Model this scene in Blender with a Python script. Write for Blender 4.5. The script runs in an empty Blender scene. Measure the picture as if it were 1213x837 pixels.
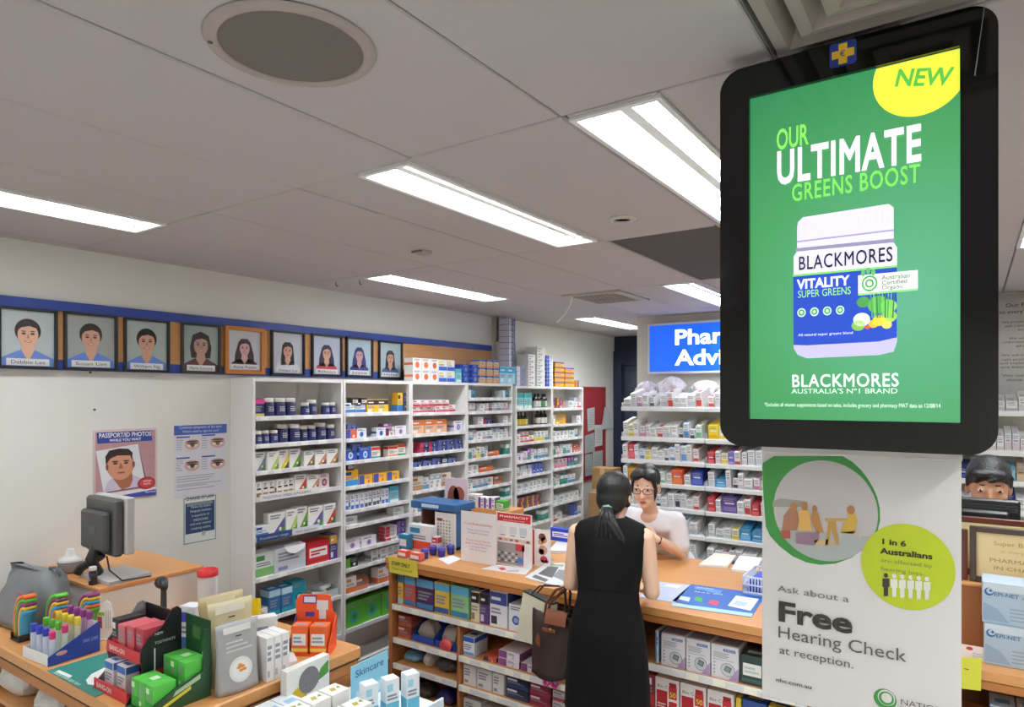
import bpy, math, random
from mathutils import Vector, Matrix
S = bpy.context.scene
COL = S.collection
# ---------------------------------------------------------------- camera, world, exposure, lamps
F, HY, CX, YAW, EYE = 795.0, 468.0, 606.5, math.radians(34.4), 2.0
cam = bpy.data.objects.new('camera', bpy.data.cameras.new('camera'))
COL.objects.link(cam)
cam.location = (0, 0, EYE)
cam.rotation_euler = (math.pi/2, 0, YAW)
cam.data.sensor_width = 36
cam.data.lens = 36*F/1213
cam.data.shift_y = (HY-418.5)/1213
cam.data.clip_start = .02
S.camera = cam
S.view_settings.view_transform = 'Standard'
S.view_settings.look = 'None'
S.view_settings.gamma = 1
S.view_settings.use_curve_mapping = False
S.view_settings.exposure = 0.0
LAMP_W = 29.0        # watts per ceiling troffer
TUBE_E = 6.0
W = bpy.data.worlds.new('World'); S.world = W; W.use_nodes = True
W.node_tree.nodes['Background'].inputs[0].default_value = (.8, .86, 1, 1)
W.node_tree.nodes['Background'].inputs[1].default_value = .25
S.cycles.max_bounces = 8
S.cycles.diffuse_bounces = 5
S.cycles.use_denoising = True
S.cycles.sample_clamp_indirect = 6
CEIL, FLOOR, WX, RY, EY = 2.80, -0.08, -4.05, 6.45, 8.40
R90 = math.pi/2

def ray(px, py):
    a, b = px-CX, HY-py
    c, s = math.cos(YAW), math.sin(YAW)
    return Vector((-s*F + c*a, c*F + s*a, b))
def at(px, py, X=None, Y=None, Z=None):
    """the point of the room seen at a place of the photograph, on a plane of the room"""
    d = ray(px, py)
    k = X/d.x if X is not None else (Y/d.y if Y is not None else (Z-EYE)/d.z)
    return Vector((0, 0, EYE)) + d*k

# ---------------------------------------------------------------- materials
MC = {}
def lin(h):
    h = h.lstrip('#'); o = []
    for i in (0, 2, 4):
        c = int(h[i:i+2], 16)/255
        o.append(c/12.92 if c <= .04045 else ((c+.055)/1.055)**2.4)
    return o
def M(h, rough=.55, metal=0, var=.05, scale=18, bump=0, emit=0, trans=0, spec=.5, wood=False):
    k = (h, rough, metal, var, scale, bump, emit, trans, spec, wood)
    if k in MC: return MC[k]
    m = bpy.data.materials.new('mat_'+h.strip('#')); m.use_nodes = True
    nt = m.node_tree; n = nt.nodes; l = nt.links; p = n['Principled BSDF']
    c = lin(h)
    p.inputs['Roughness'].default_value = rough
    p.inputs['Metallic'].default_value = metal
    p.inputs['Specular IOR Level'].default_value = spec
    p.inputs['Transmission Weight'].default_value = trans
    tc = n.new('ShaderNodeTexCoord'); no = n.new('ShaderNodeTexNoise'); mx = n.new('ShaderNodeMix')
    mx.data_type = 'RGBA'
    no.inputs['Scale'].default_value = scale
    no.inputs['Detail'].default_value = 3
    mx.inputs['A'].default_value = (*[min(1, x*(1-var)) for x in c], 1)
    mx.inputs['B'].default_value = (*[min(1, x*(1+var)) for x in c], 1)
    if wood:
        mp = n.new('ShaderNodeMapping'); mp.inputs['Scale'].default_value = (.6, 9, 9) if wood == 'x' else (9, .6, 9)
        l.new(tc.outputs['Object'], mp.inputs['Vector']); l.new(mp.outputs[0], no.inputs['Vector'])
    else:
        l.new(tc.outputs['Object'], no.inputs['Vector'])
    l.new(no.outputs['Fac'], mx.inputs['Factor'])
    l.new(mx.outputs['Result'], p.inputs['Base Color'])
    if emit:
        l.new(mx.outputs['Result'], p.inputs['Emission Color'])
        p.inputs['Emission Strength'].default_value = emit
    if bump:
        b = n.new('ShaderNodeBump'); b.inputs['Strength'].default_value = bump
        b.inputs['Distance'].default_value = .01
        l.new(no.outputs['Fac'], b.inputs['Height']); l.new(b.outputs[0], p.inputs['Normal'])
    MC[k] = m
    return m
def glass(h='ffffff', rough=.02):
    k = ('g', h, rough)
    if k not in MC:
        m = bpy.data.materials.new('clear_plastic'); m.use_nodes = True
        nt = m.node_tree; n = nt.nodes
        p = n['Principled BSDF']
        p.inputs['Base Color'].default_value = (*lin(h), 1)
        p.inputs['Roughness'].default_value = rough
        tr = n.new('ShaderNodeBsdfTransparent'); mix = n.new('ShaderNodeMixShader')
        fr = n.new('ShaderNodeFresnel'); ad = n.new('ShaderNodeMath'); ad.operation = 'MULTIPLY'; ad.inputs[1].default_value = .45
        tr.inputs[0].default_value = (*[.6+.4*x for x in lin(h)], 1)
        nt.links.new(fr.outputs[0], ad.inputs[0]); nt.links.new(ad.outputs[0], mix.inputs[0])
        nt.links.new(tr.outputs[0], mix.inputs[1]); nt.links.new(p.outputs[0], mix.inputs[2])
        nt.links.new(mix.outputs[0], n['Material Output'].inputs[0])
        MC[k] = m
    return MC[k]
WHITE = '#e9e8e6'

# ---------------------------------------------------------------- mesh builder
class MB:
    def __init__(s):
        s.v = []; s.f = []; s.m = []; s.mats = []; s.sm = []
    def mi(s, m):
        if isinstance(m, str): m = M(m)
        if m not in s.mats: s.mats.append(m)
        return s.mats.index(m)
    def face(s, pts, m, smooth=False):
        b = len(s.v); s.v += [tuple(p) for p in pts]
        s.f.append(tuple(range(b, b+len(pts)))); s.m.append(s.mi(m)); s.sm.append(smooth)
    def mesh(s, vs, fs, m, smooth=False):
        b = len(s.v); s.v += [tuple(p) for p in vs]; i = s.mi(m)
        for f in fs:
            s.f.append(tuple(b+k for k in f)); s.m.append(i); s.sm.append(smooth)
    def box(s, x0, x1, y0, y1, z0, z1, m, ch=.0015, T=None):
        """box with chamfered edges"""
        ch = min(ch, (x1-x0)*.3, (y1-y0)*.3, (z1-z0)*.3)
        lo, hi = (x0, y0, z0), (x1, y1, z1); vs = []; ix = {}
        for sx in (0, 1):
            for sy in (0, 1):
                for sz in (0, 1):
                    c = [(hi if q else lo)[k] for k, q in enumerate((sx, sy, sz))]
                    for ax in range(3):
                        p = c[:]
                        for k, q in enumerate((sx, sy, sz)):
                            if k != ax: p[k] += -ch if q else ch
                        ix[(sx, sy, sz, ax)] = len(vs); vs.append(p)
        fs = []
        for ax in range(3):
            o = [k for k in range(3) if k != ax]
            for q in (0, 1):
                loop = []
                for a, b in ((0, 0), (1, 0), (1, 1), (0, 1)):
                    k = [0]*3; k[ax] = q; k[o[0]] = a; k[o[1]] = b
                    loop.append(ix[(*k, ax)])
                fl = (q == 0) != (ax == 1)
                fs.append(loop[::-1] if fl else loop)
        for ax in range(3):
            o = [k for k in range(3) if k != ax]
            for a in (0, 1):
                for b in (0, 1):
                    def K(t, w):
                        k = [0]*3; k[ax] = t; k[o[0]] = a; k[o[1]] = b
                        return ix[(*k, w)]
                    fs.append([K(0, o[0]), K(1, o[0]), K(1, o[1]), K(0, o[1])])
        for sx in (0, 1):
            for sy in (0, 1):
                for sz in (0, 1):
                    fs.append([ix[(sx, sy, sz, k)] for k in range(3)])
        if T is not None: vs = [T @ Vector(p) for p in vs]
        s.mesh(vs, fs, m)
    def lathe(s, prof, m, c=(0, 0, 0), seg=16, T=None, sx=1, sy=1, smooth=True, arc=None):
        vs = []; fs = []; n = len(prof)
        for r, z in prof:
            for i in range(seg):
                a = 2*math.pi*i/seg
                vs.append(Vector((c[0]+r*sx*math.cos(a), c[1]+r*sy*math.sin(a), c[2]+z)))
        for j in range(n-1):
            for i in range(seg):
                k = (i+1) % seg
                fs.append((j*seg+i, j*seg+k, (j+1)*seg+k, (j+1)*seg+i))
        if T is not None: vs = [T @ p for p in vs]
        s.mesh(vs, fs, m, smooth)
        if prof[0][0] > 1e-5: s.mesh([vs[i] for i in range(seg)], [tuple(range(seg))[::-1]], m)
        if prof[-1][0] > 1e-5: s.mesh([vs[(n-1)*seg+i] for i in range(seg)], [tuple(range(seg))], m)
    def tube(s, path, r, m, seg=8, caps=True):
        P = [Vector(p) for p in path]; n = len(P); vs = []; fs = []
        rr = r if isinstance(r, (list, tuple)) else [r]*n
        up = Vector((0, 0, 1))
        for i in range(n):
            t = (P[min(i+1, n-1)]-P[max(i-1, 0)]).normalized()
            if i == 0:
                a = t.cross(up)
                if a.length < .05: a = t.cross(Vector((1, 0, 0)))
                a.normalize()
            else:
                a = (a - t*a.dot(t)).normalized()
            b = t.cross(a)
            for k in range(seg):
                g = 2*math.pi*k/seg
                vs.append(P[i]+(a*math.cos(g)+b*math.sin(g))*rr[i])
        for i in range(n-1):
            for k in range(seg):
                q = (k+1) % seg
                fs.append((i*seg+k, i*seg+q, (i+1)*seg+q, (i+1)*seg+k))
        if caps:
            fs.append(tuple(range(seg))[::-1]); fs.append(tuple(range((n-1)*seg, n*seg)))
        s.mesh(vs, fs, m, True)
    def prism(s, pts, y0, y1, m, T=None, smooth=False):
        """outline in x,z pushed along y"""
        n = len(pts)
        vs = [Vector((x, y0, z)) for x, z in pts]+[Vector((x, y1, z)) for x, z in pts]
        if T is not None: vs = [T @ p for p in vs]
        fs = [tuple(range(n)), tuple(range(2*n-1, n-1, -1))]
        fs += [(i, n+i, n+(i+1) % n, (i+1) % n) for i in range(n)]
        s.mesh(vs, fs, m, smooth)
    def loft(s, rings, m, caps=True, smooth=True, closed=True):
        k = len(rings[0]); vs = [p for r in rings for p in r]; fs = []
        for j in range(len(rings)-1):
            for i in range(k if closed else k-1):
                q = (i+1) % k
                fs.append((j*k+i, j*k+q, (j+1)*k+q, (j+1)*k+i))
        if caps and closed:
            fs.append(tuple(range(k))[::-1]); fs.append(tuple(range((len(rings)-1)*k, len(rings)*k)))
        s.mesh(vs, fs, m, smooth)
    def ball(s, c, r, m, seg=14, rings=8, T=None):
        if not isinstance(r, (tuple, list)): r = (r, r, r)
        prof = [(math.sin(math.pi*i/rings), -math.cos(math.pi*i/rings)) for i in range(rings+1)]
        prof = [(max(a, 0), b*r[2]) for a, b in prof]
        s.lathe(prof, m, c, seg, T, r[0], r[1])
    # flat printed shapes on a sheet that faces -y; lay = print layer
    def rect(s, x0, z0, x1, z1, m, lay=1, y=0):
        y -= lay*.0004
        s.face([(x0, y, z0), (x1, y, z0), (x1, y, z1), (x0, y, z1)], m)
    def poly(s, pts, m, lay=1, y=0):
        y -= lay*.0004
        s.face([(x, y, z) for x, z in pts], m)
    def disc(s, cx, cz, rx, rz, m, lay=1, y=0, seg=28, a0=0, a1=360):
        p = [(cx+rx*math.cos(math.radians(a0+(a1-a0)*i/seg)), cz+rz*math.sin(math.radians(a0+(a1-a0)*i/seg))) for i in range(seg+(a1-a0 < 360))]
        s.poly(p, m, lay, y)
    def data(s, name):
        me = bpy.data.meshes.new(name); me.from_pydata(s.v, [], s.f)
        for m in s.mats: me.materials.append(m)
        me.polygons.foreach_set('material_index', s.m)
        me.polygons.foreach_set('use_smooth', s.sm)
        me.update(); return me
    def build(s, name, parent=None, loc=(0, 0, 0), rz=0, rx=0, fix=False):
        me = s.data(name)
        if fix:
            import bmesh
            bm = bmesh.new(); bm.from_mesh(me)
            bmesh.ops.remove_doubles(bm, verts=bm.verts, dist=1e-5)
            bmesh.ops.recalc_face_normals(bm, faces=bm.faces); bm.to_mesh(me); bm.free()
        return link(name, me, parent, loc, rz, rx)
def link(name, me, parent=None, loc=(0, 0, 0), rz=0, rx=0):
    o = bpy.data.objects.new(name, me); COL.objects.link(o)
    o.parent = parent; o.location = loc; o.rotation_euler = (rx, 0, rz)
    return o
def tag(o, label=None, cat=None, group=None, kind=None):
    if label: o['label'] = label
    if cat: o['category'] = cat
    if group: o['group'] = group
    if kind: o['kind'] = kind
    return o
def thing(name, label, cat, loc=(0, 0, 0), rz=0, group=None):
    o = bpy.data.objects.new(name, None); COL.objects.link(o)
    o.empty_display_size = .05
    o.location = loc; o.rotation_euler = (0, 0, rz)
    return tag(o, label, cat, group)
def struct(name, mb, label=None, fix=False):
    return tag(mb.build(name, fix=fix), label, None, None, 'structure')
def copy_tree(o, parent=None):
    c = o.copy(); COL.objects.link(c); c.parent = parent
    for ch in list(o.children): copy_tree(ch, c)
    return c
def text(s, x, z, h, m, parent, lay=2, al='LEFT', bold=0, sx=1, rot=0, y=0, name='lettering', sp=1):
    cu = bpy.data.curves.new(name, 'FONT'); cu.body = s; cu.size = h
    cu.align_x = al; cu.bevel_depth = bold*h; cu.bevel_resolution = 0; cu.space_character = sp; cu.resolution_u = 3
    cu.materials.append(M(m) if isinstance(m, str) else m)
    o = bpy.data.objects.new(name, cu); COL.objects.link(o); o.parent = parent
    o.location = (x, y-lay*.0004, z); o.rotation_euler = (R90, -rot, 0); o.scale = (sx, 1, .05)
    return o
def rrect(x0, z0, x1, z1, r, n=6):
    p = []
    for cx, cz, a in ((x1-r, z0+r, -90), (x1-r, z1-r, 0), (x0+r, z1-r, 90), (x0+r, z0+r, 180)):
        for i in range(n+1):
            t = math.radians(a+90*i/n); p.append((cx+r*math.cos(t), cz+r*math.sin(t)))
    return p
ORD = ['first', 'second', 'third', 'fourth', 'fifth', 'sixth', 'seventh', 'eighth', 'ninth', 'tenth', 'eleventh', 'twelfth', 'thirteenth', 'fourteenth', 'fifteenth', 'sixteenth', 'seventeenth', 'eighteenth', 'nineteenth', 'twentieth', 'twenty-first', 'twenty-second', 'twenty-third', 'twenty-fourth', 'twenty-fifth']
# ================================================================ the room
mb = MB(); mb.box(WX-.2, 4.2, -3.2, EY+.2, FLOOR-.1, FLOOR, M('#c9c4bb', .5, var=.08, scale=40)); struct('floor', mb)
SFX, CLX = -3.79, -3.23
mb = MB(); mb.box(SFX+.0, CLX, 2.1, 4.5, FLOOR, FLOOR+.004, M('#2b3040', .95, var=.25, scale=220, bump=.3)); mb.box(CLX, -2.2, 2.1, 3.2, FLOOR, FLOOR+.004, M('#2b3040', .95, var=.25, scale=220, bump=.3)); tag(mb.build('carpet'), 'dark navy carpet on the floor between desk and pharmacy counter', 'carpet')
wallm = M('#e3e3de', .75, var=.02, scale=3)
mb = MB(); mb.box(WX-.15, WX, -3.2, EY+.15, FLOOR, CEIL+.3, wallm)
for px, py in ((112, 485), (107, 441)):
    p = at(px, py, X=WX); mb.ball((WX, p.y, p.z), .007, M('#4a4640'), 8, 5)
struct('wall_left', mb)
mb = MB(); mb.box(-2.85, 4.2, RY, RY+.15, FLOOR, CEIL+.3, M('#d8d5cc', .75, var=.02, scale=3)); struct('wall_rear', mb)
mb = MB(); mb.box(-2.85, -2.72, RY+.15, EY, FLOOR, CEIL+.3, wallm); struct('wall_passage', mb)
mb = MB(); mb.box(WX, -2.7, EY, EY+.15, FLOOR, CEIL+.3, M('#1a2236', .6)); struct('wall_end', mb)
mb = MB(); mb.box(4.05, 4.2, -3.2, RY, FLOOR, CEIL+.3, wallm); struct('wall_right', mb)
mb = MB(); mb.box(WX, 4.2, -3.35, -3.2, FLOOR, CEIL+.3, wallm); struct('wall_front', mb)
# door in the end wall
d = thing('door_1', None, None, (-3.42, EY-.005, FLOOR)); d['kind'] = 'structure'
mb = MB(); navy = M('#1d2740', .4)
mb.box(-.62, -.5, -.04, 0, 0, 2.68, navy); mb.box(.5, .62, -.04, 0, 0, 2.68, navy); mb.box(-.5, .5, -.04, 0, 2.5, 2.68, navy)
mb.build('door_frame', d)
mb = MB(); mb.box(-.46, .5, -.02, 0, .01, 2.47, M('#2d3747', .35)); mb.box(-.4, .44, -.024, -.018, 1.25, 2.38, M('#3a4654', .2)); mb.build('door_leaf', d)
mb = MB(); mb.lathe([(.0, 0), (.02, 0), (.02, .05), (.028, .055), (.028, .08), (0, .085)], M('#b9b9b9', .3, 1), T=Matrix.Translation((.4, -.02, 1.05)) @ Matrix.Rotation(R90, 4, 'X')); mb.build('door_handle', d)
# pipe column on the left wall
mb = MB(); mb.box(WX, WX+.1, 5.6, 5.72, FLOOR, CEIL, M('#d8d6cc', .7)); mb.box(WX, WX+.05, 5.55, 5.6, 2.55, CEIL, M('#a9a69d', .7)); struct('trim_1', mb)
# wooden picture rail with blue borders
mb = MB(); y1 = 5.52
mb.box(WX, WX+.018, -1.2, y1, 2.19, 2.45, M('#c9945f', .5, var=.14, scale=6, wood='y'))
bl = M('#27408f', .45)
mb.box(WX, WX+.022, -1.2, y1, 2.45, 2.505, bl); mb.box(WX, WX+.022, -1.2, y1, 2.135, 2.19, bl)
struct('trim_2', mb)

# ---- ceiling of tiles
GX = [-.39-.59*k for k in range(-8, 8)][::-1]; GY = [1.68+1.47*k for k in range(-4, 6)]
GX = sorted([g for g in GX if WX+.02 < g < 4.0]+[WX, 4.05]); GY = sorted([g for g in GY if -3.1 < g < EY-.05]+[-3.2, EY])
TROFF = [(-1.845, -1.60, 1.70, 3.12), (-.965, -.685, 1.70, 3.12), (-3.385, -3.11, .24, 1.68), (-3.42, -3.16, 3.2, 4.58),
         (-3.43, -3.17, 6.14, 7.5), (-1.87, -1.62, 4.64, 6.04), (.20, .47, 3.18, 4.56), (-1.6, -1.33, -1.24, .18),
         (.79, 1.06, .24, 1.66), (2.0, 2.27, 1.7, 3.1), (2.0, 2.27, 4.64, 6.04), (.79, 1.06, -2.7, -1.3), (-3.4, -3.13, -2.7, -1.3), (2.6, 2.87, -1.2, .2)]  # troffers behind the camera are unseen, added as fill light
VENT = (-2.71, -2.21, 4.66, 5.26); DIFF = (-.385, .195, 1.04, 1.665); DARK = (-1.56, -1.0, 3.17, 4.60)
mb = MB(); tm = M('#bab5b8', .9, var=.02, scale=2.5); dk = M('#4d423a', .9)
mb.box(WX-.1, 4.1, -3.3, EY+.1, CEIL+.09, CEIL+.2, dk)
def cells(x0, x1, y0, y1, holes):
    """split a tile around the fittings that sit in it"""
    for h in holes:
        a, b, c, d2 = h
        if a < x1-.001 and b > x0+.001 and c < y1-.001 and d2 > y0+.001:
            r = [q for q in holes if q is not h]
            out = []
            if a > x0+.004: out += cells(x0, a, y0, y1, r)
            if b < x1-.004: out += cells(b, x1, y0, y1, r)
            if c > y0+.004: out += cells(max(a, x0), min(b, x1), y0, c, r)
            if d2 < y1-.004: out += cells(max(a, x0), min(b, x1), d2, y1, r)
            return out
    return [(x0, x1, y0, y1)]
for i in range(len(GX)-1):
    for j in range(len(GY)-1):
        if GX[i] > -2.75 and GY[j] > RY: continue
        for a, b, c, d2 in cells(GX[i], GX[i+1], GY[j], GY[j+1], TROFF+[VENT, DIFF, DARK]):
            dz = random.Random(i*31+j).uniform(0, .004)
            mb.box(a+.003, b-.003, c+.003, d2-.003, CEIL+dz, CEIL+dz+.03, tm, .004)
struct('ceiling', mb)
mb = MB(); mb.box(DARK[0], DARK[1], DARK[2], DARK[3], CEIL+.004, CEIL+.03, M('#575350', .9, var=.1, scale=60), .004)
tag(mb.build('ceiling_panel'), 'dark grey ceiling panel between the lit troffers and the advice sign', 'ceiling panel')
TL = ['troffer light ending nearest the round ceiling speaker', 'wide troffer light beside the hanging screen, nearest the camera', 'troffer light at the left edge, above the staff portraits',
      'short looking troffer light above the portraits and white cartons', 'farthest troffer light, over the passage with the dark door', 'troffer light partly behind the screen, above the advice sign',
      'troffer light at the far right edge beside the screen'] + ['unseen fill troffer light added behind the camera, %s' % s for s in ('over the speaker', 'to the right', 'far to the right', 'right of the poster', 'at the back', 'back left', 'back right')]
mw = M('#e8ecec', .35); mt = M('#ffffff', .4, emit=TUBE_E, var=0)
LK = [1.1, 1.25, 1.25, 1.75, 1.9, 2.0, 1.9, 1.25, 2.4, 1.9, 2.0, 2.4, 1.4, 1.7]   # output factor per troffer, raised to brighten the rear shelves and the poster
for (a, b, c, d2), lab, lk in zip(TROFF, TL, LK):
    cx, cy = (a+b)/2, (c+d2)/2; w, l = (b-a)/2, (d2-c)/2
    t = thing('ceiling_light', 'recessed fluorescent '+lab, 'light', (cx, cy, CEIL), 0, 'ceiling troffers')
    mb = MB(); r = .018
    mb.box(-w, -w+r, -l, l, -.006, .075, mw); mb.box(w-r, w, -l, l, -.006, .075, mw); mb.box(-w+r, w-r, -l, -l+r, -.006, .075, mw); mb.box(-w+r, w-r, l-r, l, -.006, .075, mw)
    mb.box(-w+r, w-r, -l+r, l-r, .07, .076, mw)
    mb.prism([(-.03, .07), (.03, .07), (.018, .028), (-.018, .028)], -l+.03, l-.03, mw)
    mb.build('housing', t)
    for sx in (-1, 1):
        mb = MB(); mb.tube([(sx*w*.52, -l+.05, .035), (sx*w*.52, l-.05, .035)], .013, mt, 10); mb.build('fluorescent_tube', t)
        for sy in (-1, 1):
            mb = MB(); mb.box(sx*w*.52-.015, sx*w*.52+.015, sy*(l-.045)-.012, sy*(l-.045)+.012, .012, .068, mw); mb.build('tube_holder', t)
    ld = bpy.data.lights.new('troffer_lamp', 'AREA'); ld.shape = 'RECTANGLE'; ld.size = 2*w-.05; ld.size_y = 2*l-.08; ld.energy = LAMP_W*lk; ld.color = (.965, 1, 1.02)
    lo = bpy.data.objects.new('troffer_lamp', ld); COL.objects.link(lo); lo.parent = t; lo.location = (0, 0, .045)
# round speaker
t = thing('ceiling_speaker', 'round grey ceiling speaker with white rim near the top left', 'speaker', (-1.29, .99, CEIL))
mb = MB(); mb.lathe([(.16, .002), (.16, -.006), (.165, -.009), (.186, -.006), (.19, 0)], M('#aaa19d', .6), seg=48); mb.build('rim', t)
mb = MB(); mb.lathe([(0, -.007), (.16, -.004)], M('#726c69', .7, var=.25, scale=400), seg=48); mb.build('grille', t)
mb = MB(); mb.lathe([(0, -.01), (.006, -.01), (.006, -.004)], '#6d6662', (-.12, -.13, 0), 8); mb.build('screw', t)
# downlight and detector
p = at(737, 259, Z=CEIL); t = thing('downlight', 'small round downlight in the ceiling left of the screen', 'light', p)
mb = MB(); mb.lathe([(.035, .004), (.036, -.01), (.05, -.012), (.062, -.004), (.063, 0)], M('#c2beb8', .4), seg=24); mb.build('bezel', t)
mb = MB(); mb.lathe([(0, -.003), (.035, -.003)], M('#6e6b60', .3, var=.3), seg=24); mb.build('bulb', t)
p = at(501, 298, Z=CEIL); t = thing('smoke_detector', 'small pale smoke detector on the ceiling between two troffers', 'smoke detector', p)
mb = MB(); mb.lathe([(0, -.022), (.03, -.022), (.034, -.012), (.05, -.01), (.052, 0)], M('#a9a39e', .5), seg=24); mb.build('body', t)
mb = MB(); mb.box(-.04, .04, -.052, -.048, -.012, -.003, '#77726d'); mb.build('clip', t)
# air grille with a loose strip
a, b, c, d2 = VENT; t = thing('air_vent', 'square ceiling air grille with a white strip hanging from it', 'air vent', ((a+b)/2, (c+d2)/2, CEIL))
mb = MB(); w, l = (b-a)/2, (d2-c)/2; vm = M('#b5b0aa', .6)
for q in ((-w, -w+.06, -l, l), (w-.06, w, -l, l), (-w+.06, w-.06, -l, -l+.06), (-w+.06, w-.06, l-.06, l)): mb.box(*q, -.012, .02, vm)
mb.build('frame', t)
mb = MB()
for k in range(8):
    y = -l+.09+k*(2*l-.18)/7; mb.box(-w+.06, w-.06, y-.004, y+.004, -.008, -.002, vm)
for k in range(8):
    x = -w+.09+k*(2*w-.18)/7; mb.box(x-.004, x+.004, -l+.06, l-.06, -.007, -.001, vm)
mb.build('grid', t)
mb = MB(); mb.box(-w+.06, w-.06, -l+.06, l-.06, .01, .02, '#1e1b1a'); mb.build('backing', t)
mb = MB(); mb.loft([[(-w+.08-.004*k*k+e, -l+.03+f, -.008-.034*k) for e, f in ((-.008, 0), (.008, 0), (.008, .003), (-.008, .003))] for k in range(7)], M('#f0efec', .5)); mb.build('ribbon', t)
# big stepped diffuser above the screen
a, b, c, d2 = DIFF; t = thing('air_diffuser', 'large square stepped air diffuser above the hanging screen', 'air vent', ((a+b)/2, (c+d2)/2, CEIL))
w, l = (b-a)/2, (d2-c)/2; dm = M('#a69c95', .6)
for k in range(4):
    mb = MB(); e = .012+.062*k; z = .003*k
    def fr(i, zz): return [(-w+i, -l+i, zz), (w-i, -l+i, zz), (w-i, l-i, zz), (-w+i, l-i, zz)]
    o, n2, n3 = fr(e, -.004-z), fr(e+.03, -.012-z), fr(e+.058, .055)
    for p, q in ((o, n2), (n2, n3)):
        for i in range(4): mb.face([p[i], p[(i+1) % 4], q[(i+1) % 4], q[i]], dm)
    mb.build('louvre', t)
mb = MB(); mb.box(-w, w, -l, l, .06, .07, '#4b443f'); mb.build('backing', t)
# clips along the ceiling edge
for (px, py), lab in (((426, 332), 'small dark hook on the ceiling beside the troffer above the portraits'), ((398, 334), 'tiny dark hook on the ceiling, left of the other hook')):
    p = at(px, py, Z=CEIL); mb = MB(); mb.tube([(0, 0, 0), (0, 0, -.02), (.008, .004, -.03), (.014, .008, -.022)], .003, M('#3a3532'), 6)
    tag(mb.build('ceiling_hook', None, p), lab, 'hook')
# ================================================================ shelving units on the left wall
SF = -3.80
wm = M(WHITE, .45, var=.02, scale=4)
UY = [(2.61, 3.36), (3.365, 4.08), (4.085, 4.82), (4.825, 5.56), (5.62, 6.33), (6.335, 7.05)]
UZ = [[1.856, 1.677, 1.503, 1.332, 1.07, .81, .539, .25], [1.863, 1.673, 1.508, 1.318, 1.142, 1.03, .842, .714, .526, .266],
      [1.849, 1.672, 1.512, 1.396, 1.2, 1.02, .84, .66], [1.971, 1.845, 1.72, 1.579, 1.409, 1.27, 1.13, .99, .83], [1.862, 1.682, 1.51, 1.322, 1.17, 1.01, .827, .65], [1.85, 1.67, 1.51, 1.334, 1.183, .99, .795, .6]]
UN = ['first wall unit', 'second wall unit', 'third wall unit', 'fourth wall unit', 'fifth wall unit', 'last wall unit']
UL = ['tall white wall shelving unit at the left end of the row', 'tall white wall shelving unit, second from the left end', 'tall white wall shelving unit, third from the left, under white cartons',
      'tall white wall shelving unit just left of the pipe column', 'tall white wall shelving unit just right of the pipe column', 'tall white wall shelving unit beside the red pinboard']
UT = 2.115
def bracketed(a, b): return b-a
for (y0, y1), zs, lab in zip(UY, UZ, UL):
    w = y1-y0; dp = SF-WX-.002
    t = thing('shelving_unit', lab, 'shelving unit', (SF, (y0+y1)/2, FLOOR), R90, 'wall shelving')
    tp = UT-FLOOR if y0 < 5.6 else UT-.02-FLOOR
    mb = MB(); h = w/2
    mb.box(-h, -h+.02, 0, dp, 0, tp, wm); mb.build('side_panel', t); mb = MB(); mb.box(h-.02, h, 0, dp, 0, tp, wm); mb.build('side_panel', t)
    mb = MB(); mb.box(-h+.02, h-.02, 0, dp, tp-.025, tp, wm); mb.build('top_panel', t)
    mb = MB(); mb.box(-h+.02, h-.02, dp-.01, dp, .06, tp-.025, M('#dedad4', .6)); mb.build('back_panel', t)
    mb = MB(); mb.box(-h+.02, h-.02, .02, .035, 0, .07, wm); mb.build('plinth', t)
    for z in zs+[0.0]:
        z -= FLOOR
        mb = MB(); mb.box(-h+.021, h-.021, 0.004, dp-.011, z-.016, z, wm)
        mb.box(-h+.021, h-.021, -.004, .004, z-.022, z+.008, M('#e4e4e8', .35)); o = mb.build('shelf', t)
        if w > .5 and z > .5:
            rr = random.Random(int(z*999+y0*77)); x = -h+.05
            while x < h-.12:
                q = rr.uniform(.04, .08); mb = MB(); mb.box(x, x+q, -.0052, -.004, z-.02, z+.006, '#f6f6f4', .0003); mb.build('price_ticket', o); x += q+rr.uniform(.03, .16)

# ================================================================ pharmacy counter with open front
CY, CB, CZ, CL, CR = 3.22, 4.34, .92, -3.22, 1.25
wood = M('#cf945a', .35, var=.10, scale=5, wood='x'); wedge = M('#b0713a', .4, var=.1, scale=5, wood='x'); wdark = M('#a96c38', .5, var=.12, scale=5)
t = thing('pharmacy_counter', 'long wooden pharmacy counter with open shelves facing the shop', 'counter')
mb = MB(); mb.prism([(CL-.01, CY), (CR, CY), (CR, CB-.48), (-.6, CB-.48), (-.6, CB), (CL-.01, CB)], CZ-.038, CZ, wood, Matrix(((1, 0, 0, 0), (0, 0, 1, 0), (0, 1, 0, 0), (0, 0, 0, 1)))); mb.build('worktop', t, fix=True)
mb = MB(); mb.box(CL-.01, CR, CY+.004, CY+.03, CZ-.075, CZ-.042, wedge, .002); mb.build('rail', t)
mb = MB(); mb.box(CL, CL+.03, CY+.02, CB-.03, FLOOR, CZ-.06, wdark, .003); mb.build('side_panel', t); mb = MB(); mb.box(CR-.03, CR, CY+.02, CB-.5, FLOOR, CZ-.06, wdark, .003); mb.build('side_panel', t)
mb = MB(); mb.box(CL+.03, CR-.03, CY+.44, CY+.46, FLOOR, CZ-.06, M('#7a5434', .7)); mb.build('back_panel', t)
BX = [CL+.03, -2.63, -1.62, -.60, .32, CR-.03]
for k in (1, 2, 3, 4):
    mb = MB(); mb.box(BX[k]-.01, BX[k]+.01, CY+.03, CY+.44, FLOOR, CZ-.06 if k > 1 else .566, wdark); mb.build('divider', t)
CS = [.605, .385, .215, .0]
lipm = M('#dddcda', .35)
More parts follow.
